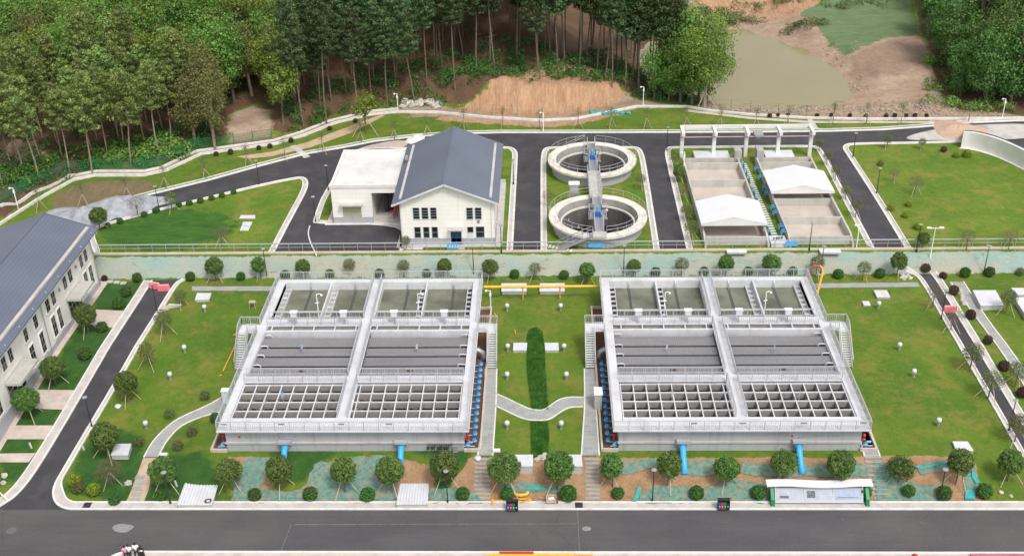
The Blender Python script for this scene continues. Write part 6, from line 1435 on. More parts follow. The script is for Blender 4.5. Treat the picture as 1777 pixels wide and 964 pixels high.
# ================================================================== LAWN FURNITURE OF THE PLANT
def vent():
    r = thing('vent_pipe', 'vent', 'vent', (0, 0, 0)); q = MB(); q.cyl(0, 0, -.05, .62, .14, 12); q.build('pipe', M['steel'], r); q = MB(); q.lathe(0, 0, [(.02, 1.02), (.2, 1.0), (.25, .92), (.26, .66), (.2, .58), (.1, .58)], 16); q.build('vent_cap', M['tin'], r, True); return Proto(r)
vn = vent()
VL = [(355, 535, 'left lawn, farthest of the four'), (320, 605, 'left lawn, second farthest'), (295, 652, 'left lawn, third farthest'), (253, 737, 'left lawn beside the curved path'), (880, 533, 'middle lawn, far left'), (973, 533, 'middle lawn, far right'), (881, 603, 'middle lawn, left of the left white slab'), (979, 603, 'middle lawn, right of the right white slab'), (880, 652, 'middle lawn, left, just above the winding path'), (983, 652, 'middle lawn, right, just above the winding path'), (880, 737, 'middle lawn, left, below the winding path'), (974, 737, 'middle lawn, right, below the winding path'), (1525, 529, 'right lawn, beside the small hatch'), (1561, 601, 'right lawn, second farthest'), (1586, 647, 'right lawn, third farthest'), (1629, 732, 'right lawn, nearest the road')]
for px, py, lab in VL: p = gh(px, py, .5); vn.put(p, 0, .98, 'white capped vent pipe on the ' + lab, 'vent pipes on the lawns')
def slab(q, z, h, name, mat, lab, cat='hatch cover', grp=None, skirt=None):
    w3 = [gp(a, b, z + h) for a, b in q]; c = np.mean(w3, axis=0); r = thing(name, lab, cat, (c[0], c[1], z), grp); m1 = MB(); m1.prism([(p[0], p[1]) for p in w3], z + h - .08, z + h); m1.build('lid', mat, r)
    m2 = MB(); m2.prism([(c[0] + (p[0] - c[0]) * .95, c[1] + (p[1] - c[1]) * .95) for p in w3], z - .1, z + h - .081); m2.build('base', skirt or M['conc'], r)
sl_ = [([(342, 508), (367, 508), (363, 519), (338, 520)], L, .35, 'small white raised hatch on the left lawn by the far path'), ([(200, 769), (228, 769), (222, 789), (192, 789)], .6, .5, 'white raised hatch near the office road trees'),
       ([(870, 491), (914, 491), (914, 505), (870, 505)], L, .5, 'white rectangular hatch under the yellow pipe, left one'), ([(937, 491), (980, 491), (980, 505), (936, 505)], L, .5, 'white rectangular hatch under the yellow pipe, right one'),
       ([(891, 594), (915, 594), (914, 607), (890, 607)], L, .35, 'white hatch left of the deep grass strip'), ([(945, 594), (969, 594), (970, 607), (946, 607)], L, .35, 'white hatch right of the deep grass strip'),
       ([(893, 788), (925, 788), (925, 808), (893, 808)], .9, 1.0, 'large white chamber lid on the front slope, left one'), ([(954, 788), (1009, 788), (1011, 808), (954, 808)], .9, 1.0, 'large white chamber lid on the front slope, right one'),
       ([(1516, 503), (1539, 503), (1545, 515), (1522, 515)], L, .3, 'white hatch on the far end of the right lawn'), ([(1496, 522), (1508, 522), (1511, 529), (1499, 529)], L, .2, 'tiny white hatch beside a vent on the right lawn'), ([(1653, 765), (1679, 765), (1690, 781), (1660, 782)], L - .3, .4, 'white hatch at the lower end of the right lawn'),
       ([(1688, 503), (1728, 503), (1742, 529), (1702, 530)], L, .7, 'large white chamber lid right of the paved path'), ([(1755, 499), (1790, 499), (1795, 511), (1765, 511)], L, .7, 'white chamber lid at the right edge, farther one'), ([(1760, 516), (1800, 514), (1830, 545), (1782, 550)], L, .7, 'white chamber lid at the right edge, nearer one'),
       ([(1260, 432), (1296, 432), (1296, 438), (1262, 438)], U, .15, 'flat pale slab by the railing in front of the left beds'), ([(1420, 431), (1458, 431), (1460, 438), (1424, 438)], U, .15, 'flat pale slab by the railing in front of the right beds'), ([(702, 428), (735, 428), (733, 432), (704, 432)], U, .2, 'pale low slab at the left front corner of the hall'),
       ([(418, 373), (443, 373), (443, 378.5), (415, 378.5)], U, .2, 'long white cover slab on the left lawn, farthest of three'), ([(422, 384.5), (438, 384.5), (435, 391.5), (419, 391.5)], U, .2, 'square white cover slab on the left lawn, middle of three'), ([(419, 392.5), (434, 392.5), (431, 399.5), (416, 399.5)], U, .2, 'square white cover slab on the left lawn, nearest of three')]
for q, z, h, lab in sl_: slab(q, z, h, 'hatch_cover', M['tin'], lab)
# corrugated covers
def corrugated(q, z, lab):
    w3 = [gp(a, b, z + .3) for a, b in q]; c = np.mean(w3, axis=0); r = thing('corrugated_cover', lab, 'corrugated cover', (c[0], c[1], z), None); TL, TR, BR, BL2 = [np.array(p) for p in w3]
    zt = z + .3; m2 = MB(); m2.prism([(c[0] + (p[0] - c[0]) * .96, c[1] + (p[1] - c[1]) * .96) for p in w3], z - .3, zt - .02); m2.build('base', M['conc'], r)
    n = 11; m1 = MB(); V = []; 
    for k in range(n * 2 + 1):
        t = k / (n * 2); a = TL + (TR - TL) * t; b = BL2 + (BR - BL2) * t; zz = zt + (.045 if k % 2 else 0); V += [(a[0], a[1], zz), (b[0], b[1], zz), (a[0], a[1], zz - .03), (b[0], b[1], zz - .03)]
    F = []
    for k in range(n * 2): a = k * 4; F += [(a, a + 4, a + 5, a + 1), (a + 2, a + 3, a + 7, a + 6), (a, a + 2, a + 6, a + 4), (a + 1, a + 5, a + 7, a + 3)]
    m1.add(V, F); m1.build('metal_sheet', M['tin'], r)
corrugated([(322, 834), (381, 834), (367, 876), (306, 876)], .2, 'white corrugated metal cover on the grass left of the front slope, coil on it')
corrugated([(697, 822), (745, 822), (742, 875), (687, 875)], .25, 'white corrugated metal cover on the teal netting below the left basin')
p = gp(361, 868, .6); q = MB(); q.lathe(p[0], p[1], [(.2, .6), (.27, .66), (.34, .6), (.27, .58)], 16, True); single('hose_coil', q, M['black'], 'small black hose coil lying on the left corrugated cover', 'hose', (p[0], p[1], .8))
# yellow gas pipe between the basins and its legs; red-yellow hoop
t_ = thing('yellow_pipe', 'long yellow pipe bridging the gap between the two basins on two legs', 'pipe', (0, 113, L)); x0, x1 = -7.4, 6.5; z = 3.4
yp = gp(940, 497, z)[1]; q = MB(); q.tube([(x0, yp, z), (x1, yp, z)], .17, 12); q.build('pipe_run', M['yellow'], t_)
for px in (907, 972): x = gp(px, 520, 2.5)[0]; q = MB(); q.tube([(x, yp, z - .1), (x, yp, L - .05)], .08, 8); q.build('leg', M['orange'], t_)
t_ = thing('pipe_hoop', 'tall hoop pipe, dull red left leg and orange right leg, behind the right basin', 'pipe', (31, 118, L)); a = gt(1405, 490); b = gt(1417, 512)
q = MB(); q.tube([(a.x, a.y, a.z - .1), (a.x, a.y, 3.5), (a.x + .2, a.y, 3.9), (a.x + .9, a.y - .2, 4.05)], .14, 10); q.build('red_leg', M['red_dull'] if 'red_dull' in M else surf('dull_red_pipe', (.42, .13, .1), .1, 1, .5), t_)
q = MB(); q.tube([(a.x + .9, a.y - .2, 4.05), (a.x + 1.2, a.y - .4, 3.8), (a.x + 1.2, a.y - .8, 3.4), (b.x, b.y, b.z - .1)], .14, 10); q.build('orange_leg', M['orange'], t_)
for px0, py0, px1, py1, lab in ((411, 595, 387, 645, 'long yellow pole lying on the grass left of the left basin'), (414, 577, 405, 583, 'short orange bar lying under the left stair'), (385, 651, 381, 653, 'tiny yellow stub on the left lawn'), (893, 573, 895, 580, 'short yellow stick standing in the middle lawn'), (858, 544, 863, 551, 'short yellow pipe beside the stair landing of the left basin')):
    a, b = gt(px0, py0), gt(px1, py1); q = MB(); q.tube([(a.x, a.y, a.z + .1), (b.x, b.y, b.z + .1)], .07, 8); single('yellow_pole', q, M['orange'], lab, 'pole', (a.x, a.y, a.z))
# pink water barriers
def barrier():
    r = thing('water_barrier', 'pink', 'traffic barrier', (0, 0, 0)); q = MB()
    for z, w_ in ((0, .42), (.35, .32), (.6, .24)): q.box(-.75, .75, -w_ / 2, w_ / 2, z, z + (.35 if z == 0 else .25))
    for k in range(5): q.box(-.66 + k * .3, -.56 + k * .3, -.22, -.205, .1, .75)
    q.build('barrier_body', M['pink'], r); q = MB(); q.box(-.7, .7, -.08, .08, .851, .9); q.build('barrier_top', M['pink_pale'], r); return Proto(r)
M['pink_pale'] = surf('pale_pink_plastic', (.85, .5, .5), .1, 2, .5); br_ = barrier()
for px, py, rz, lab in ((269, 500, -.25, 'pink plastic water barrier across the office road, left one'), (285, 504, .05, 'pink plastic water barrier across the office road, right one'), (1648, 541, 0, 'pink plastic water barrier lying across the right side road')): br_.put(gt(px, py), rz, .95, lab, 'pink water barriers')
# street lamps
def lamp(white=False, twin=False, h=3.9):
    r = thing('street_lamp', 'lamp', 'street lamp', (0, 0, 0)); m_ = M['white_plain'] if white else M['black']; q = MB(); q.tube([(0, 0, -.1), (0, 0, h)], [.07, .045], 8); q.cyl(0, 0, -.05, .35, .11, 10); q.build('pole', m_, r)
    if twin:
        q = MB(); q.bar((-.75, 0, h - .1), (.75, 0, h - .1), .07, .07); q.build('arm', m_, r)
        for s_ in (-1, 1): q = MB(); q.box(s_ * .75 - .28, s_ * .75 + .28, -.14, .14, h - .08, h + .02); q.build('lamp_head', m_, r)
    else:
        q = MB(); q.lathe(0, 0, [(.04, h - .1), (.2, h + .02), (.28, h + .1), (.27, h + .14), (.02, h + .2)], 12); q.build('lamp_head', M['steel'], r)
    return Proto(r)
lb = lamp(); lw_ = lamp(True, True, 4.2)
for px, py, lab in ((160, 741, 'black street lamp beside the office road near its middle'), (273, 540, 'black street lamp at the far end of the office road beside the barriers'), (296, 874, 'black street lamp in front of the left corrugated cover'), (777, 872, 'black street lamp right of the second corrugated cover by the main road'), (1132, 870, 'thin black street lamp on the netting left of the bin shelter'), (1629, 870, 'black street lamp right of the notice board by the main road'),
       (1633, 553, 'black street lamp leaning over the pink barrier on the right road'), (1750, 748, 'black street lamp at the lower right side road'), (463, 478, 'black street lamp behind the left end of the left basin'), (822, 474, 'black street lamp behind the right end of the left basin'), (1082, 473, 'black street lamp behind the right basin'), (1424, 474, 'black street lamp behind the red and orange hoop'), (1707, 474, 'black street lamp at the foot of the bank on the far right'),
       (450, 321, 'black street lamp on the kerb of the left upper road'), (277, 367, 'black street lamp at the gravel heap'), (548, 386, 'black street lamp at the left corner of the annex'), (570, 330, 'black street lamp at the back corner of the annex lawn'), (870, 438, 'black street lamp at the right front corner of the hall'), (891, 320, 'black street lamp right of the gabled hall roof'), (1157, 262, 'black street lamp at the corner left of the white frame'), (1480, 273, 'black street lamp at the far corner of the right lawn'), (1521, 336, 'black street lamp along the left kerb of the right lawn'), (1590, 437, 'black street lamp at the railing near the right lawn'), (1404, 434, 'black street lamp at the railing before the right beds')):
    lb.put(gt(px, py), random.uniform(-.2, .2), .95, lab, 'black street lamps')
lw_.put(gt(1614, 447), 0, 1, 'white twin headed street lamp at the railing by the right lawn'); 
def cctv():
    r = thing('camera_pole', 'cam', 'camera pole', (0, 0, 0)); q = MB(); q.tube([(0, 0, -.1), (0, 0, 3.4)], .07, 8); q.build('pole', M['white_plain'], r); q = MB(); q.tube([(0, 0, 3.3), (-.4, 0, 3.45)], .04, 6); q.box(-.12, .12, -.1, .1, 2.6, 3.0); q.build('bracket', M['white_plain'], r); q = MB(); q.ball((-.5, 0, 3.35), .16, .14, 10, 6); q.build('camera_dome', M['white_plain'], r); return Proto(r)
cp = cctv()
for px, py, lab in ((32, 363, 'white camera pole on the boundary wall at the far left'), (691, 195, 'white camera pole on the boundary wall above the hall'), (943, 229, 'white camera pole at the kerb behind the round tanks'), (1116, 183, 'white camera pole at the boundary wall below the pines'), (1739, 205, 'white camera pole at the far right of the upper slope'), (1486, 430, 'white camera pole at the near right corner of the beds'), (1186, 300, 'white camera pole left of the white frame'), (852, 545, 'white camera pole at the stair of the left basin'), (986, 412, 'white pole on the lawn between the round tanks')): cp.put(gt(px, py), 0, .95, lab, 'white camera poles')
q = MB(); p = gt(15, 868); q.tube([(p.x, p.y, 0), (p.x - .9, p.y - .2, 1.8)], .07, 8); single('leaning_post', q, M['white_plain'], 'short white leaning post at the left edge beside the junction', 'post', p)
# bins
def bins():
    r = thing('bin_station', 'bins', 'litter bin station', (0, 0, 0)); q = MB(); q.box(-.7, .7, -.3, .35, .0, .06); q.box(-.7, -.65, -.3, .35, .06, 1.25); q.box(.65, .7, -.3, .35, .06, 1.25); q.box(-.7, .7, .3, .35, .06, 1.25); q.box(-.74, .74, -.1, .4, 1.25, 1.32); q.build('shelter_frame', M['black'], r)
    for k, mm in enumerate(('blue_deep', 'red', 'green', 'black')): x = -.48 + k * .32; q = MB(); q.box(x - .13, x + .13, -.25, .1, .07, .8); q.box(x - .14, x + .14, -.27, .12, .8, .87); b_ = q.build('bin', M[mm], r); q = MB(); q.box(x - .06, x + .06, -.256, -.251, .45, .57); q.build('bin_emblem', M['white_plain'], b_)
    return Proto(r)
bs = bins(); bs.put(tuple(gp(889, 883.5, .15)), 0, .78, 'black shelter with four coloured bins at the kerb between the basins', 'bin stations'); bs.put(tuple(gp(1255, 881.5, .15)), 0, .78, 'black shelter with four coloured bins at the kerb before the right basin', 'bin stations')
# notice board
xa, xb = gp(1340, 865, .6)[0], gp(1505, 865, .6)[0]; yb_ = gp(1420, 866, .6)[1]; r = thing('notice_board', 'three panel roadside notice board with wavy white roof and green ends', 'notice board', ((xa + xb) / 2, yb_, .5)); W3 = (xb - xa)
zb = .4; tilt = .55
def brd(q, x0, x1, t0, t1, off): # tilted face, t along the slope
    P = []
    for x, t in ((x0, t0), (x1, t0), (x1, t1), (x0, t1)): P.append((x, yb_ + t * .62 - off * .6, zb + t * .78 + off * .75))
    q.add(P + [(a, b + .04, c - .05) for a, b, c in P], [(0, 1, 2, 3), (7, 6, 5, 4), (0, 4, 5, 1), (1, 5, 6, 2), (2, 6, 7, 3), (3, 7, 4, 0)])
for k in range(3):
    x0 = xa + .35 + k * (W3 - .7) / 3; x1 = x0 + (W3 - .7) / 3 - .08; q = MB(); brd(q, x0, x1, -.15, 1.25, 0); pn = q.build('display_panel', M['pale_board'] if 'pale_board' in M else surf('pale_display_board', (.42, .43, .48), .04, 1, .3), r)
    q = MB(); brd(q, x0 + .1, x1 - .1, .12, 1.1, .03); q.build('display_sheet', surf('display_print', (.38, .4, .46) if k < 2 else (.32, .38, .5), .15, 1.5, .3), pn)
    q = MB()
    if k == 0: brd(q, x0 + .35, x0 + 1.2, .25, .5, .045)
    elif k == 1: brd(q, x0 + .2, x0 + .95, .3, .95, .045)
    else: brd(q, x0 + .3, x0 + 2.2, .3, .36, .045)
    q.build('display_picture', surf('display_photo', (.12, .13, .14), .7, 5, .4), pn)
for k in range(4): q = MB(); x = xa + .31 + k * (W3 - .7) / 3; q.bar((x, yb_ - .05, .2), (x, yb_ + .8, zb + 1.15), .09, .09); q.build('frame_post', M['steel'], r)
for x, s_ in ((xa, 1), (xb, -1)): q = MB(); q.prism([(x - .18, yb_ - .4), (x + .22, yb_ - .4), (x + .22 , yb_ + .9), (x - .18, yb_ + .9)], .15, .2); q.add([(x - .15, yb_ - .3, .15), (x + .15, yb_ - .3, .15), (x + .15, yb_ + 1.0, .3), (x - .15, yb_ + 1.0, .3), (x - .15, yb_ - .2, .75), (x + .15, yb_ - .2, .75), (x + .15, yb_ + .85, 1.6), (x - .15, yb_ + .85, 1.6)], [(0, 3, 2, 1), (4, 5, 6, 7), (0, 1, 5, 4), (1, 2, 6, 5), (2, 3, 7, 6), (3, 0, 4, 7)]); q.build('side_panel', M['green'], r)
q = MB(); n = 28; V = []; F = []
for k in range(n + 1):
    t = k / n; x = xa - .5 + (W3 + 1.0) * t; zz = 1.68 + .09 * math.sin(t * 2 * math.pi * 1.25 + .4); V += [(x, yb_ + .45, zz), (x, yb_ + 1.35, zz + .1), (x, yb_ + .45, zz + .06), (x, yb_ + 1.35, zz + .16)]
for k in range(n): a = k * 4; F += [(a, a + 4, a + 5, a + 1), (a + 2, a + 3, a + 7, a + 6), (a, a + 2, a + 6, a + 4), (a + 1, a + 5, a + 7, a + 3)]
F += [(0, 1, 3, 2), (n * 4, n * 4 + 2, n * 4 + 3, n * 4 + 1)]; q.add(V, F); q.build('wavy_roof', M['roof_white'], r)
# blue name plates on the guard railing
for px, w_, lab, nch in ((785, .75, 'blue name plate on the railing before the gabled hall', 4), (1035, .95, 'plain blue plate on the railing before the round tanks', 0), (1378, .8, 'blue plate on the railing between the drying beds', 0)):
    x = gp(px, 432, U + .8)[0]; r = thing('name_plate', lab, 'sign', (x, YW + .08, U + .3), 'blue plates on the railing'); q = MB(); q.box(x - w_, x + w_, YW + .06, YW + .09, U + .35, U + 1.0); q.build('plate', M['blue_sign'], r)
    if nch:
        q = MB()
        for k in range(nch): a = x - w_ + .25 + k * .34; q.box(a, a + .2, YW + .05, YW + .058, U + .55, U + .6); q.box(a, a + .2, YW + .05, YW + .058, U + .74, U + .79); q.box(a + .07, a + .12, YW + .049, YW + .057, U + .5, U + .85)
        q.build('plate_lettering', M['white_plain'], r)
# tall cabinet by the right basin, plinth box by the left, kiosk between tanks
x, y = gp(1038, 690, 2.5)[:2]; r = thing('electrical_cabinet', 'tall white electrical cabinet on the path beside the right basin', 'cabinet', (x, y, L)); q = MB(); q.box(x - .4, x + .35, y - .9, y + .3, L, 3.5); q.build('cabinet_body', M['pave'], r); q = MB(); q.box(x - .46, x + .42, y - 1.0, y + .4, 3.501, 3.6); q.build('cabinet_lid', M['white_plain'], r)
p = gp(1004, 330, 5.5); p = (3.0, 140.9); r = thing('electrical_kiosk', 'grey kiosk with white lid on the nearer round tank rim', 'cabinet', (2.9, 136.9, U)); q = MB(); q.box(3.35, 4.5, 137.9, 138.6, U, 7.1); q.build('cabinet_body', M['steel'], r); q = MB(); q.box(3.2, 4.65, 137.8, 138.75, 7.101, 7.25); q.build('cabinet_lid', M['white_plain'], r)
a = gt(976, 326); r = thing('pump_plinth', 'small machine on a pale plinth left of the farther round tank', 'pump', a); q = MB(); q.box(a.x - 1.1, a.x + 1.1, a.y - .6, a.y + .5, a.z - .1, a.z + .25); q.build('plinth', M['conc'], r); q = MB(); q.ball((a.x, a.y, a.z + .5), .35, .25, 10, 6); q.tube([(a.x - .6, a.y + .2, a.z + .5), (a.x + .7, a.y + .2, a.z + .5)], .09, 8); q.build('machine', M['black'], r)
# heaps, rocks, net folds, debris
def heap(px, py, rx, ry, h, mat, name, lab, cat, n=26, seed=0):
    c = gt(px, py); q = MB(); rr = random.Random(seed); k = 9; vs_ = [(c.x, c.y, c.z + h)]
    for i in range(1, k + 1):
        f_ = i / k
        for j in range(n): t = 2 * math.pi * j / n; w_ = 1 + .14 * math.sin(3 * t + seed) + rr.uniform(-.06, .06); x = c.x + rx * f_ * w_ * math.cos(t); y = c.y + ry * f_ * w_ * math.sin(t); vs_.append((x, y, h1(x, y) + h * (1 - f_) ** .8 * rr.uniform(.75, 1.2) * (.55 + .9 * float(fnoise(x, y, 1.6))) - (.1 if i == k else 0)))
    fs = [(0, 1 + j, 1 + (j + 1) % n) for j in range(n)] + [(1 + i * n + j, 1 + (i + 1) * n + j, 1 + (i + 1) * n + (j + 1) % n, 1 + i * n + (j + 1) % n) for i in range(k - 1) for j in range(n)]; q.add(vs_, fs); o = q.build(name, mat, None, True, loc=c); tag(o, lab, cat); return o
heap(1663, 226, 4.2, 4.0, .9, M['sand'], 'sand_heap', 'reddish sand heap on the far right end of the upper road', 'sand heap', seed=2)
M['conc_light'] = M['conc_white']
heap(723, 243, 1.6, 2.2, .9, M['conc_white'], 'cement_heap', 'small pale cement heap behind the left eave of the hall roof', 'heap', seed=4)
heap(215, 360, 5.2, 3.2, 1.5, M['gravel'], 'gravel_heap', 'grey gravel heap on the left upper road, middle hump', 'gravel heap', seed=5); heap(140, 378, 5.5, 3.8, 1.4, M['gravel'], 'gravel_heap', 'grey gravel heap on the left upper road, hump nearest the office', 'gravel heap', seed=6); heap(258, 350, 3.6, 2.0, .9, M['gravel'], 'gravel_heap', 'grey gravel heap on the left upper road, low right hump', 'gravel heap', seed=7)
def rock(c, r, seed):
    q = MB(); rr = random.Random(seed); q.ball((c[0], c[1], c[2] + r * .3), r, r * .65, 7, 5, .28, seed); return q
k = 0
for cx, cy, n, sx, sy, rmin, rmax, lab, grp in ((733, 182, 38, 34, 8, .3, .75, 'pale rough boulder in the rock pile on the slope left of the orange cut', 'boulders of the rock pile'), (1670, 515, 12, 6, 18, .18, .4, 'cream stone in the row beside the right paved path', 'stones beside the right path'), (1573, 482, 7, 9, 4, .18, .35, 'cream stone beside the far end of the right side road', 'stones at the right side road'), (937, 792, 7, 9, 8, .15, .35, 'brown stone between the two white chamber lids', 'stones between the chamber lids'), (292, 535, 6, 12, 5, .2, .4, 'white rubble piece beside the office road kerb', 'rubble beside the office road')):
    for _ in range(n):
        px = cx + random.uniform(-sx, sx); py = cy + random.uniform(-sy, sy) * .8
        if sy > 15: px = cx - sx + 2 * sx * ((py - cy + sy) / (2 * sy)) + random.uniform(-2, 2)
        c = gt(px, py); o = rock(c, random.uniform(rmin, rmax), k).build('boulder' if n > 20 else 'stone', M['stone'], None, False, loc=c); tag(o, lab, 'rock', grp); k += 1
for px, py, r_, lab in ((163, 849 - 3, .0, ''), (222, 838 + 2, .42, 'grey boulder near the foot of the bare brown tree'), (8, 826, .35, 'white stone on the left edge lawn, farther'), (6, 838, .3, 'white stone on the left edge lawn, nearer'), (1737, 855, .25, 'small white stone under the right end tree'), (1754, 861, .22, 'small white stone at the right end of the lawn')):
    if r_: c = gt(px, py); o = rock(c, r_, k).build('stone', M['stone'], None, False, loc=c); tag(o, lab, 'rock'); k += 1
# loose rubble beyond the boundary wall: nobody could count it
q = MB()
for cx, cy, n, sx, sy, r0, r1 in ((1340, 188, 420, 130, 7, .08, .3), (1560, 188, 420, 110, 14, .08, .32), (1690, 200, 120, 70, 5, .08, .25), (1440, 100, 60, 45, 30, .1, .35), (1470, 150, 50, 30, 25, .1, .35), (760, 190, 80, 70, 6, .06, .2), (280, 300, 60, 25, 3, .06, .2)):
    for _ in range(n):
        c = gp(cx + random.gauss(0, sx * .5), cy + random.gauss(0, sy * .5), 3.9); z = h1(c[0], c[1])
        if sdpoly(np.array([c[0]]), np.array([c[1]]), POND)[0] < .3 or c[1] < Bd(c[0]) + .5: continue
        r = random.uniform(r0, r1); q.ball((c[0], c[1], z + r * .2), r, r * .6, 5, 4, .3, random.randint(0, 9999))
tag(q.build('rubble', M['rubble'], None), 'pale rubble strewn over the bare earth around the pond', 'rubble', None, 'stuff')
# teal nets over the soil
def net(pts, name, mat, lab, off=.06, jag=.18):
    w3 = [gt(a, b) for a, b in pts]; P = []
    for i in range(len(w3)):
        a, b = w3[i], w3[(i + 1) % len(w3)]; n = max(1, int((b - a).length / .5))
        for j in range(n): t = j / n; P.append((a.x + (b.x - a.x) * t + random.uniform(-jag, jag), a.y + (b.y - a.y) * t + random.uniform(-jag, jag) * .6))
    mb = MB(); drape(P, off, .6, mb); mb.v = [(x, y, z + .05 * float(vnoise(x, y, .5))) for x, y, z in mb.v]; o = mb.build(name, mat); tag(o, lab, 'netting', None, None); return o
NT = [([(402, 873), (404, 840), (425, 795), (470, 794), (462, 838), (450, 850), (505, 853), (530, 848), (545, 806), (560, 800), (598, 806), (606, 793), (632, 792), (640, 800), (645, 791), (668, 790), (682, 800), (688, 830), (690, 874)], 'wide teal netting spread over the soil below the left basin'),
      ([(746, 848), (795, 846), (826, 852), (840, 875), (745, 875)], 'teal netting patch around the second lamp of the main road'),
      ([(867, 842), (905, 836), (965, 843), (1000, 848), (1004, 856), (940, 854), (870, 852)], 'teal netting strip between the two slate stairs'),
      ([(1080, 800), (1140, 797), (1200, 800), (1270, 800), (1285, 806), (1280, 822), (1200, 826), (1140, 812), (1084, 824), (1070, 822)], 'teal netting below the left half of the right basin'),
      ([(1105, 874), (1120, 850), (1150, 843), (1220, 846), (1275, 832), (1330, 842), (1330, 874)], 'teal netting along the kerb left of the notice board'),
      ([(1290, 803), (1400, 805), (1500, 805), (1508, 826), (1450, 830), (1400, 826), (1330, 828), (1288, 822)], 'teal netting above the notice board'),
      ([(1515, 800), (1545, 806), (1555, 828), (1600, 845), (1640, 840), (1640, 872), (1520, 874)], 'teal netting right of the notice board steps'),
      ([(1590, 806), (1640, 798), (1665, 806), (1640, 818), (1600, 822)], 'teal netting above the last lamp on the right'),
      ([(1672, 800), (1690, 808), (1698, 835), (1690, 858), (1672, 848)], 'teal netting at the right end of the bare soil')]
for P, lab in NT: net(P, 'dust_netting', M['net_teal'], lab)
for P, lab in (([(1106, 850), (1110, 845), (1113, 850), (1104, 872), (1096, 872)], 'bright turquoise net fold between the lamp and the bins'), ([(1550, 805), (1600, 812), (1650, 802), (1650, 804), (1600, 815), (1552, 808)], 'bright turquoise net fold across the right soil patch'), ([(1676, 852), (1692, 852), (1691, 868), (1674, 868)], 'small bright turquoise net square at the right soil patch'), ([(1686, 818), (1692, 822), (1700, 838), (1695, 842), (1686, 830)], 'bright turquoise net fold at the right lawn edge'), ([(905, 850), (930, 847), (955, 849), (930, 852)], 'bright turquoise net fold above the wheelbarrow')): net(P, 'net_fold', M['net_fold'], lab, .16, .05)
p = gt(1060, 197); q = MB(); [q.ball((p.x + d, p.y + .3 * math.sin(d * 2), p.z + .15), .5, .25, 8, 5, .2, int(d * 10)) for d in (-3, -2.2, -1.2, -.3, .8, 1.8, 2.8)]; single('net_roll', q, M['net_fold'], 'turquoise net bundle lying along the boundary wall under the orange cut', 'netting', p)
# cart, yellow rests, fire hose, crates
p = gt(957, 872); r = thing('wheelbarrow', 'grey handcart with white bags beside the kerb between the basins', 'handcart', p); q = MB(); q.box(p.x - .5, p.x + .45, p.y - .35, p.y + .4, p.z + .3, p.z + .36)
for a0, a1, b0, b1 in ((-.5, .45, -.35, -.3), (-.5, .45, .35, .4), (-.5, -.45, -.3, .35), (.4, .45, -.3, .35)): q.box(p.x + a0, p.x + a1, p.y + b0, p.y + b1, p.z + .361, p.z + .7)
q.build('tray', M['wood'], r); q = MB(); [q.ball((p.x + dx, p.y + dy, p.z + .5), .18, .12, 8, 5, .1, 3) for dx, dy in ((-.15, 0), (.1, .1), (.15, -.15))]; q.build('bag', M['white_plain'], r); q = MB(); q.lathe(0, 0, [(.12, -.05), (.25, -.05), (.25, .05), (.12, .05)], 14, True); q.v = [(p.x + .55 + v[2], p.y + v[0], p.z + .25 + v[1]) for v in q.v]; q.build('wheel', M['black'], r); q = MB(); [q.bar((p.x - .5, p.y + d, p.z + .35), (p.x - 1.1, p.y + d, p.z + .5), .04, .04) for d in (-.25, .25)]; q.build('handle', M['steel'], r)
p = gt(903, 860); q = MB(); q.tube([(p.x - .75, p.y + .2, p.z + .3), (p.x - .55, p.y, p.z + .2), (p.x, p.y - .1, p.z + .18), (p.x + .55, p.y, p.z + .2), (p.x + .75, p.y + .2, p.z + .3)], .17, 10); single('yellow_bend', q, M['yellow'], 'fat yellow bent pipe piece lying above the bin shelter', 'pipe', p)
p = gt(888, 872); q = MB(); q.bar((p.x - 2.0, p.y + .1, p.z + .1), (p.x + 1.8, p.y + .3, p.z + .3), .14, .14); q.bar((p.x + .8, p.y - .2, p.z + .25), (p.x + 1.9, p.y + .15, p.z + .3), .1, .1); q.box(p.x - 1.9, p.x - 1.7, p.y - .4, p.y + .3, p.z, p.z + .25); single('scrap_metal', q, M['orange'], 'low yellow metal frame lying behind the bin shelter between the basins', 'frame', p)
p = gt(439, 533); r = thing('wooden_stand', 'small pale wooden sawhorse on the left lawn', 'stand', p); q = MB(); q.box(p.x - .35, p.x + .35, p.y - .25, p.y + .3, p.z + .75, p.z + .82); q.bar((p.x - .5, p.y, p.z + .7), (p.x + .55, p.y, p.z + .74), .06, .06); q.build('stand_top', M['wood'], r)
for sx in (-1, 1):
    for sy in (-1, 1): q = MB(); q.bar((p.x + sx * .3, p.y + sy * .2, p.z + .75), (p.x + sx * .38, p.y + sy * .35, p.z - .02), .06, .06); q.build('leg', M['wood'], r)
for px, py, lab, s_ in ((886 * 0 + 286, 791, 'white cylinder lying on grass beside the curved path end', 1), (640 * 0 + 205, 706, 'white stone bag by the stakes of a lawn tree', 0), (55, 777, 'small white marker post on the office lawn', 2), (146, 780, 'small white marker post by the office road kerb', 2), (307, 843, 'white wrapped roll leaning near the corrugated cover', 2), (128 * 0 + 829, 786 * 0 + 796, 'small stone block at the right corner of the left basin', 0), (862, 784, 'white block at the head of the slate steps', 1)):
    p = gt(px, py); q = MB()
    if s_ == 1: q.tube([(p.x - .35, p.y, p.z + .2), (p.x + .35, p.y, p.z + .2)], .22, 12)
    elif s_ == 2: q.bar((p.x, p.y, p.z - .05), (p.x - .12, p.y + .05, p.z + .65), .14, .14)
    else: q.ball((p.x, p.y, p.z + .12), .35, .2, 9, 5, .15, 3)
    single(('white_bag', 'white_cylinder', 'marker_post')[s_], q, M['tin'], lab, ('bag', 'cylinder', 'post')[s_], p)
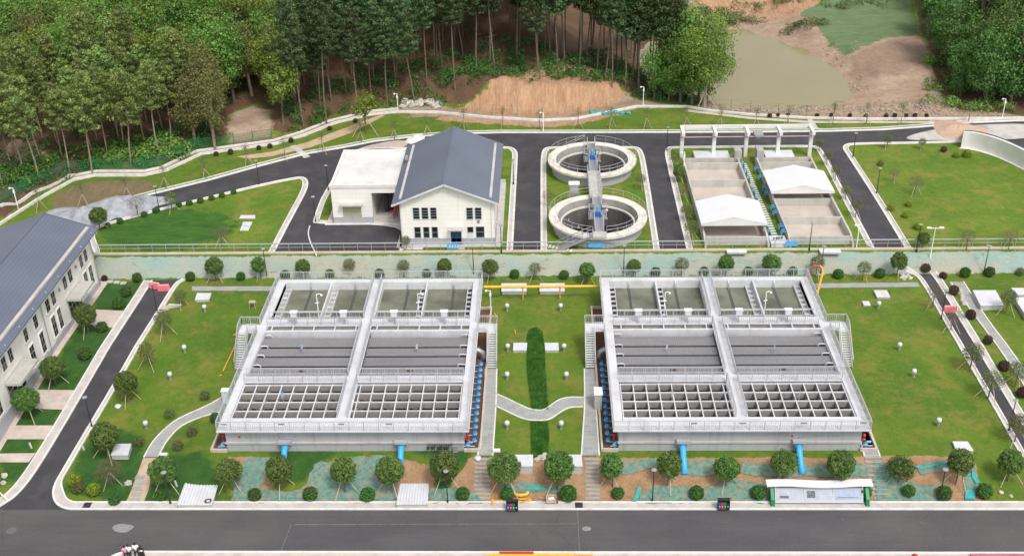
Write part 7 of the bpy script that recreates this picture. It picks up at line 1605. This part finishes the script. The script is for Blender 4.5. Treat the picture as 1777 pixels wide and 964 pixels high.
# wooden board pile beside the office road
p = gt(299, 532); r = thing('board_pile', 'pile of white boards and bags beside the office road kerb', 'board pile', p)
for k in range(5): q = MB(); a = p.x - .8 + .1 * k; q.bar((a, p.y - .3 + .08 * k, p.z + .05 + .07 * k), (a + 1.7, p.y + .1 - .06 * k, p.z + .06 + .07 * k), .5 - .05 * k, .05); q.build('board', M['wood'] if k % 2 else M['tin'], r)
q = MB(); p = gp(200, 489.5, L); [q.box(p[0] - 1 + i * .9, p[0] - .3 + i * .9, p[1] - .2 - .2 * i, p[1] + .35 - .2 * i, L, L + .12) for i in range(3)]; single('cover_plates', q, M['pave'], 'pale cover plates on the grass beside the office corner', 'cover plate', (p[0], p[1], L))
p = gt(394, 697); q = MB(); q.box(p.x - .35, p.x + .35, p.y - .3, p.y + .3, p.z, p.z + 1.5); r = thing('meter_cabinet', 'white meter cabinet at the end of the curved path by the left basin', 'cabinet', p); q.build('cabinet_body', M['tin'], r); q = MB(); q.box(p.x - .4, p.x + .4, p.y - .35, p.y + .35, p.z + 1.501, p.z + 1.58); q.build('cabinet_lid', M['white_plain'], r)
# ---- barrier arm at the lower picture edge
r = thing('barrier_gate', 'yellow barrier machine and beams on the near pavement at the bottom edge', 'barrier gate', (-1.5, 74.6, .06)); xa = gp(846, 961, .9)[0]; xb = gp(1020, 961, .9)[0]
yy = gp(930, 961, .9)[1]; q = MB(); q.box(xa, xb - 1.2, yy - .4, yy + .06, .5, .9); q.box(xa, xa + .3, yy - .3, yy, .06, .5); q.box(xb - 1.5, xb - 1.2, yy - .3, yy, .06, .5); q.build('yellow_beam', M['yellow'], r)
q = MB(); x2 = gp(866, 958, 1.0)[0]; x3 = gp(926, 958, 1.0)[0]; q.box(x2, x3, yy + .061, yy + .25, .9, 1.02); q.build('red_beam', M['red'], r)
q = MB(); q.box(xb - 1.2, xb + .4, yy - .12, yy + .05, .75, .85); q.build('orange_arm', M['orange'], r)
q = MB(); xa = gp(1700, 960, .3)[0]; yy = gp(1700, 960, .3)[1]; q.box(xa - .8, xa + 5, yy - .5, yy + .0, .06, .32); single('red_mat', q, surf('faded_red_paint', (.45, .15, .17), .15, 1, .7), 'faded red kerb edge strip at the lower right picture edge', 'kerb strip', (xa, yy, .06))
q = MB(); p = gp(1587, 963, .6); q.ball((p[0], p[1] - .1, .55), .3, .3, 10, 6); single('red_ball_post', q, M['red'], 'dark red rounded bollard top at the bottom edge right', 'bollard', (p[0], p[1], .06))

# ================================================================== curved retaining wall at the right
cw_px = [(1667, 243), (1667.5, 250), (1690, 254), (1715, 262), (1740, 272), (1775, 289), (1830, 320)]
wp_ = pp([(1667, 257), (1683, 258), (1705, 263), (1730, 271), (1755, 282), (1790, 300), (1840, 330)], U); wp_ = chaikin(wp_, 2); q = MB()
V = []; F = []
for i, (x, y) in enumerate(wp_): V += [(x, y, U), (x, y, U + 2.6), (x + .3, y + .3, U + 2.6), (x + .3, y + .3, U)]
for i in range(len(wp_) - 1): a = i * 4; F += [(a, a + 4, a + 5, a + 1), (a + 1, a + 5, a + 6, a + 2), (a + 2, a + 6, a + 7, a + 3)]
F += [(0, 1, 2, 3)]; q.add(V, F)
r = thing('curved_retaining_wall', 'curved pale concrete retaining wall at the upper right beside the lawn', 'wall', (wp_[0][0], wp_[0][1], U)); q.build('wall_face', M['conc_white'], r)
q = MB(); V = []; F = []
for x, y in wp_: V += [(x - .35, y - .35, U + .12), (x, y, U + .12), (x - .35, y - .35, U - .1), (x, y, U - .1)]
for i in range(len(wp_) - 1): a = i * 4; F += [(a, a + 1, a + 5, a + 4), (a, a + 4, a + 6, a + 2)]
q.add(V, F); q.build('wall_footing', M['kerb'], r)
mb = MB(); top = [(x + .3, y + .3) for x, y in wp_]; bk = [(x + 12, y + 14) for x, y in wp_[::-1]]; mb.add([(x, y, U + 2.58) for x, y in top] + [(x + 3, y + 7, U + .1) for x, y in wp_] , [(i, i + 1, len(top) + i + 1, len(top) + i) for i in range(len(top) - 1)]); struct('road_shoulder', mb, M['asphalt'])

# ================================================================== GREEN FENCE at the left wood edge
fp_ = [p for p in offset(BW, 2.0) if -80 < p[0] < -36]; r = thing('mesh_fence', 'green wire mesh fence on thin posts along the left wood edge', 'fence', (fp_[0][0], fp_[0][1], U))
P = []
for i in range(len(fp_) - 1):
    a, b = np.array(fp_[i]), np.array(fp_[i + 1]); n = max(1, int(np.hypot(*(b - a)) / 2.6)); P += [a + (b - a) * j / n for j in range(n)]
for a in P: z = h1(a[0], a[1]); q = MB(); q.box(a[0] - .06, a[0] + .06, a[1] - .06, a[1] + .06, z - .1, z + 2.0); q.build('post', M['fence_green'], r)
q = MB()
for a, b in zip(P[:-1], P[1:]):
    za, zb = h1(*a), h1(*b)
    for h_ in (.1, .5, .9, 1.3, 1.7): q.bar((a[0], a[1], za + h_), (b[0], b[1], zb + h_), .04, .04)
    for j in range(13): c = a + (b - a) * j / 13; z = za + (zb - za) * j / 13; q.box(c[0] - .02, c[0] + .02, c[1] - .02, c[1] + .02, z + .1, z + 1.75)
q.build('mesh_wire', M['fence_green'], r)
fp_ = [p for p in offset(BW, 1.6) if -20 < p[0] < 78]; r = thing('wire_fence', 'thin dark green fence posts with wires beyond the boundary wall on the right', 'fence', (fp_[0][0], fp_[0][1], U)); P = []
for i in range(len(fp_) - 1):
    a, b = np.array(fp_[i]), np.array(fp_[i + 1]); n = max(1, int(np.hypot(*(b - a)) / 3)); P += [a + (b - a) * j / n for j in range(n)]
for a in P: z = h1(a[0], a[1]); q = MB(); q.box(a[0] - .03, a[0] + .03, a[1] - .03, a[1] + .03, z - .1, z + 1.8); q.build('post', M['fence_green'], r)
q = MB()
for a, b in zip(P[:-1], P[1:]):
    for h_ in (.3, 1.0, 1.7): q.bar((a[0], a[1], h1(*a) + h_), (b[0], b[1], h1(*b) + h_), .012, .012)
q.build('fence_wire', M['fence_green'], r)

# ================================================================== PEOPLE
def person(px, py, hgt, shirt, trousers, lab, yaw, dress=False, seed=0):
    z_sh = hgt * .95; p = gh(px, py, z_sh); root = thing('person', lab, 'person', p); s = hgt / 1.7; ca, sa = math.cos(yaw), math.sin(yaw)
    def T(v): return (v[0] * ca - v[1] * sa, v[0] * sa + v[1] * ca, v[2])
    J = {'pel': (0, 0, .95), 'bel': (0, 0, 1.1), 'che': (0, .01, 1.3), 'nk': (0, .0, 1.46), 'hd': (0, .02, 1.56), 'ht': (0, .02, 1.66)}
    V = [J['pel'], J['bel'], J['che'], J['nk'], J['hd'], J['ht']]; Rr = [.135, .125, .15, .055, .085, .075]; E = [(0, 1), (1, 2), (2, 3), (3, 4), (4, 5)]
    for sx in (-1, 1):
        i = len(V); st = .12 * sx * (1 if seed % 2 else -1)
        V += [(sx * .1, 0, .86), (sx * .11, st, .48), (sx * .11, st - .03, .07), (sx * .11, st + .12, .035)]; Rr += [.09, .062, .042, .038]; E += [(0, i), (i, i + 1), (i + 1, i + 2), (i + 2, i + 3)]
        i = len(V); V += [(sx * .2, 0, 1.4), (sx * .26, -.02, 1.13), (sx * .22, .1, .93), (sx * .21, .13, .84)]; Rr += [.06, .045, .035, .033]; E += [(2, i), (i, i + 1), (i + 1, i + 2), (i + 2, i + 3)]
    def skin(name, verts, rads, edges, mat, par, infl=0.0):
        me = bpy.data.meshes.new(name); me.from_pydata([tuple(c * s for c in T(v)) for v in verts], edges, []); ob = bpy.data.objects.new(name, me); COL.objects.link(ob)
        md = ob.modifiers.new('skin', 'SKIN'); md.use_smooth_shade = True
        for i, rv in enumerate(me.skin_vertices[0].data): rv.radius = ((rads[i] + infl) * s, (rads[i] + infl) * s); rv.use_root = (i == 0)
        ob.modifiers.new('sub', 'SUBSURF').levels = 1; ob.modifiers['sub'].render_levels = 1
        dg = bpy.context.evaluated_depsgraph_get(); m2 = bpy.data.meshes.new_from_object(ob.evaluated_get(dg)); ob.modifiers.clear(); ob.data = m2; m2.materials.clear(); m2.materials.append(mat); ob.parent = par; ob.name = name; return ob
    body = skin('body', V, Rr, E, M['skin'], root)
    # clothes follow the same joints, slightly larger
    skin('shirt', [V[0], V[1], V[2], V[10], V[11], V[18], V[19]], [.14, .13, .16, .065, .055, .065, .055], [(0, 1), (1, 2), (2, 3), (3, 4), (2, 5), (5, 6)], shirt, root, .012)
    if dress:
        q = MB(); q.lathe(0, 0, [(.15, 1.08), (.2, .8), (.27, .5), (.25, .5), (.1, .9)], 14); q.v = [tuple(c * s for c in v) for v in q.v]; o = q.build('skirt', trousers, None); o.parent = root
    else: skin('trousers', [V[0], V[6], V[7], V[8], V[14], V[15], V[16]], [.145, .1, .075, .06, .1, .075, .06], [(0, 1), (1, 2), (2, 3), (0, 4), (4, 5), (5, 6)], trousers, root, .008)
    q = MB(); q.ball((0, -.01, 1.63), .105, .12, 12, 8); q.v = [tuple(c * s for c in T(v)) for v in q.v]; q.add([], []); o = q.build('hair', M['hair'], None, True); o.parent = root
    if dress:
        q = MB(); q.ball((0, -.08, 1.5), .11, .2, 10, 7); q.v = [tuple(c * s for c in T(v)) for v in q.v]; o = q.build('long_hair', M['hair'], None, True); o.parent = root
    fc = MB()
    for sx in (-1, 1): fc.ball((sx * .035, .1, 1.6), .012, .012, 6, 4)
    fc.ball((0, .115, 1.57), .014, .02, 6, 4); fc.box(-.025, .025, .098, .108, 1.525, 1.533); fc.v = [tuple(c * s for c in T(v)) for v in fc.v]; o = fc.build('face_features', M['rust'], None); o.parent = root
    # hands: palm, thumb and four fingers
    for sx in (-1, 1):
        hb = V[13] if sx < 0 else V[21]; q = MB(); q.ball((hb[0], hb[1], hb[2] - .03), .035, .045, 8, 5)
        for f in range(4): y = hb[1] - .03 + f * .02; q.tube([(hb[0], y, hb[2] - .05), (hb[0] - sx * .005, y + .005, hb[2] - .1 + abs(f - 1.5) * .008), (hb[0] - sx * .02, y + .006, hb[2] - .12 + abs(f - 1.5) * .01)], [.009, .008, .006], 5)
        q.tube([(hb[0], hb[1] + .02, hb[2] - .02), (hb[0] - sx * .02, hb[1] + .06, hb[2] - .05), (hb[0] - sx * .02, hb[1] + .07, hb[2] - .07)], [.011, .01, .007], 5); q.v = [tuple(c * s for c in T(v)) for v in q.v]; o = q.build('hand', M['skin'], None, True); o.parent = root
    for ch in root.children: ch.location = (0, 0, 0)
    return root
person(215, 947.5, 1.6, M['cloth_pink'], M['cloth_dark'], 'person in a pink top at the left of the group of four', R_(10), seed=1)
person(221.5, 945.5, 1.7, M['cloth_white'], M['cloth_dark'], 'person in a pale shirt and dark trousers, second from left of four', R_(-10), seed=2)
person(233, 942.5, 1.76, M['cloth_white'], M['cloth_dark'], 'tallest person in a bright white shirt, third from left of four', R_(8), seed=3)
person(243, 947, 1.6, M['cloth_pale'] if 'cloth_pale' in M else M['cloth_black'], M['cloth_black'], 'long haired person in a black dress, right end of the group of four', R_(-15), True, 4)
p = gh(246, 951, 1.15); q = MB(); q.ball((p.x, p.y - .12, p.z + 1.1), .17, .13, 10, 6); q.tube([(p.x - .1, p.y - .1, p.z + 1.15), (p.x - .12, p.y, p.z + 1.42)], .015, 5); single('shoulder_bag', q, surf('cream_bag', (.75, .66, .6), .05, 3, .7), 'cream shoulder bag carried by the person in the black dress', 'bag', (p.x, p.y, p.z + 1.0))

for o in bpy.data.objects:
    if '_o' in o: del o['_o']
bpy.context.view_layer.update()
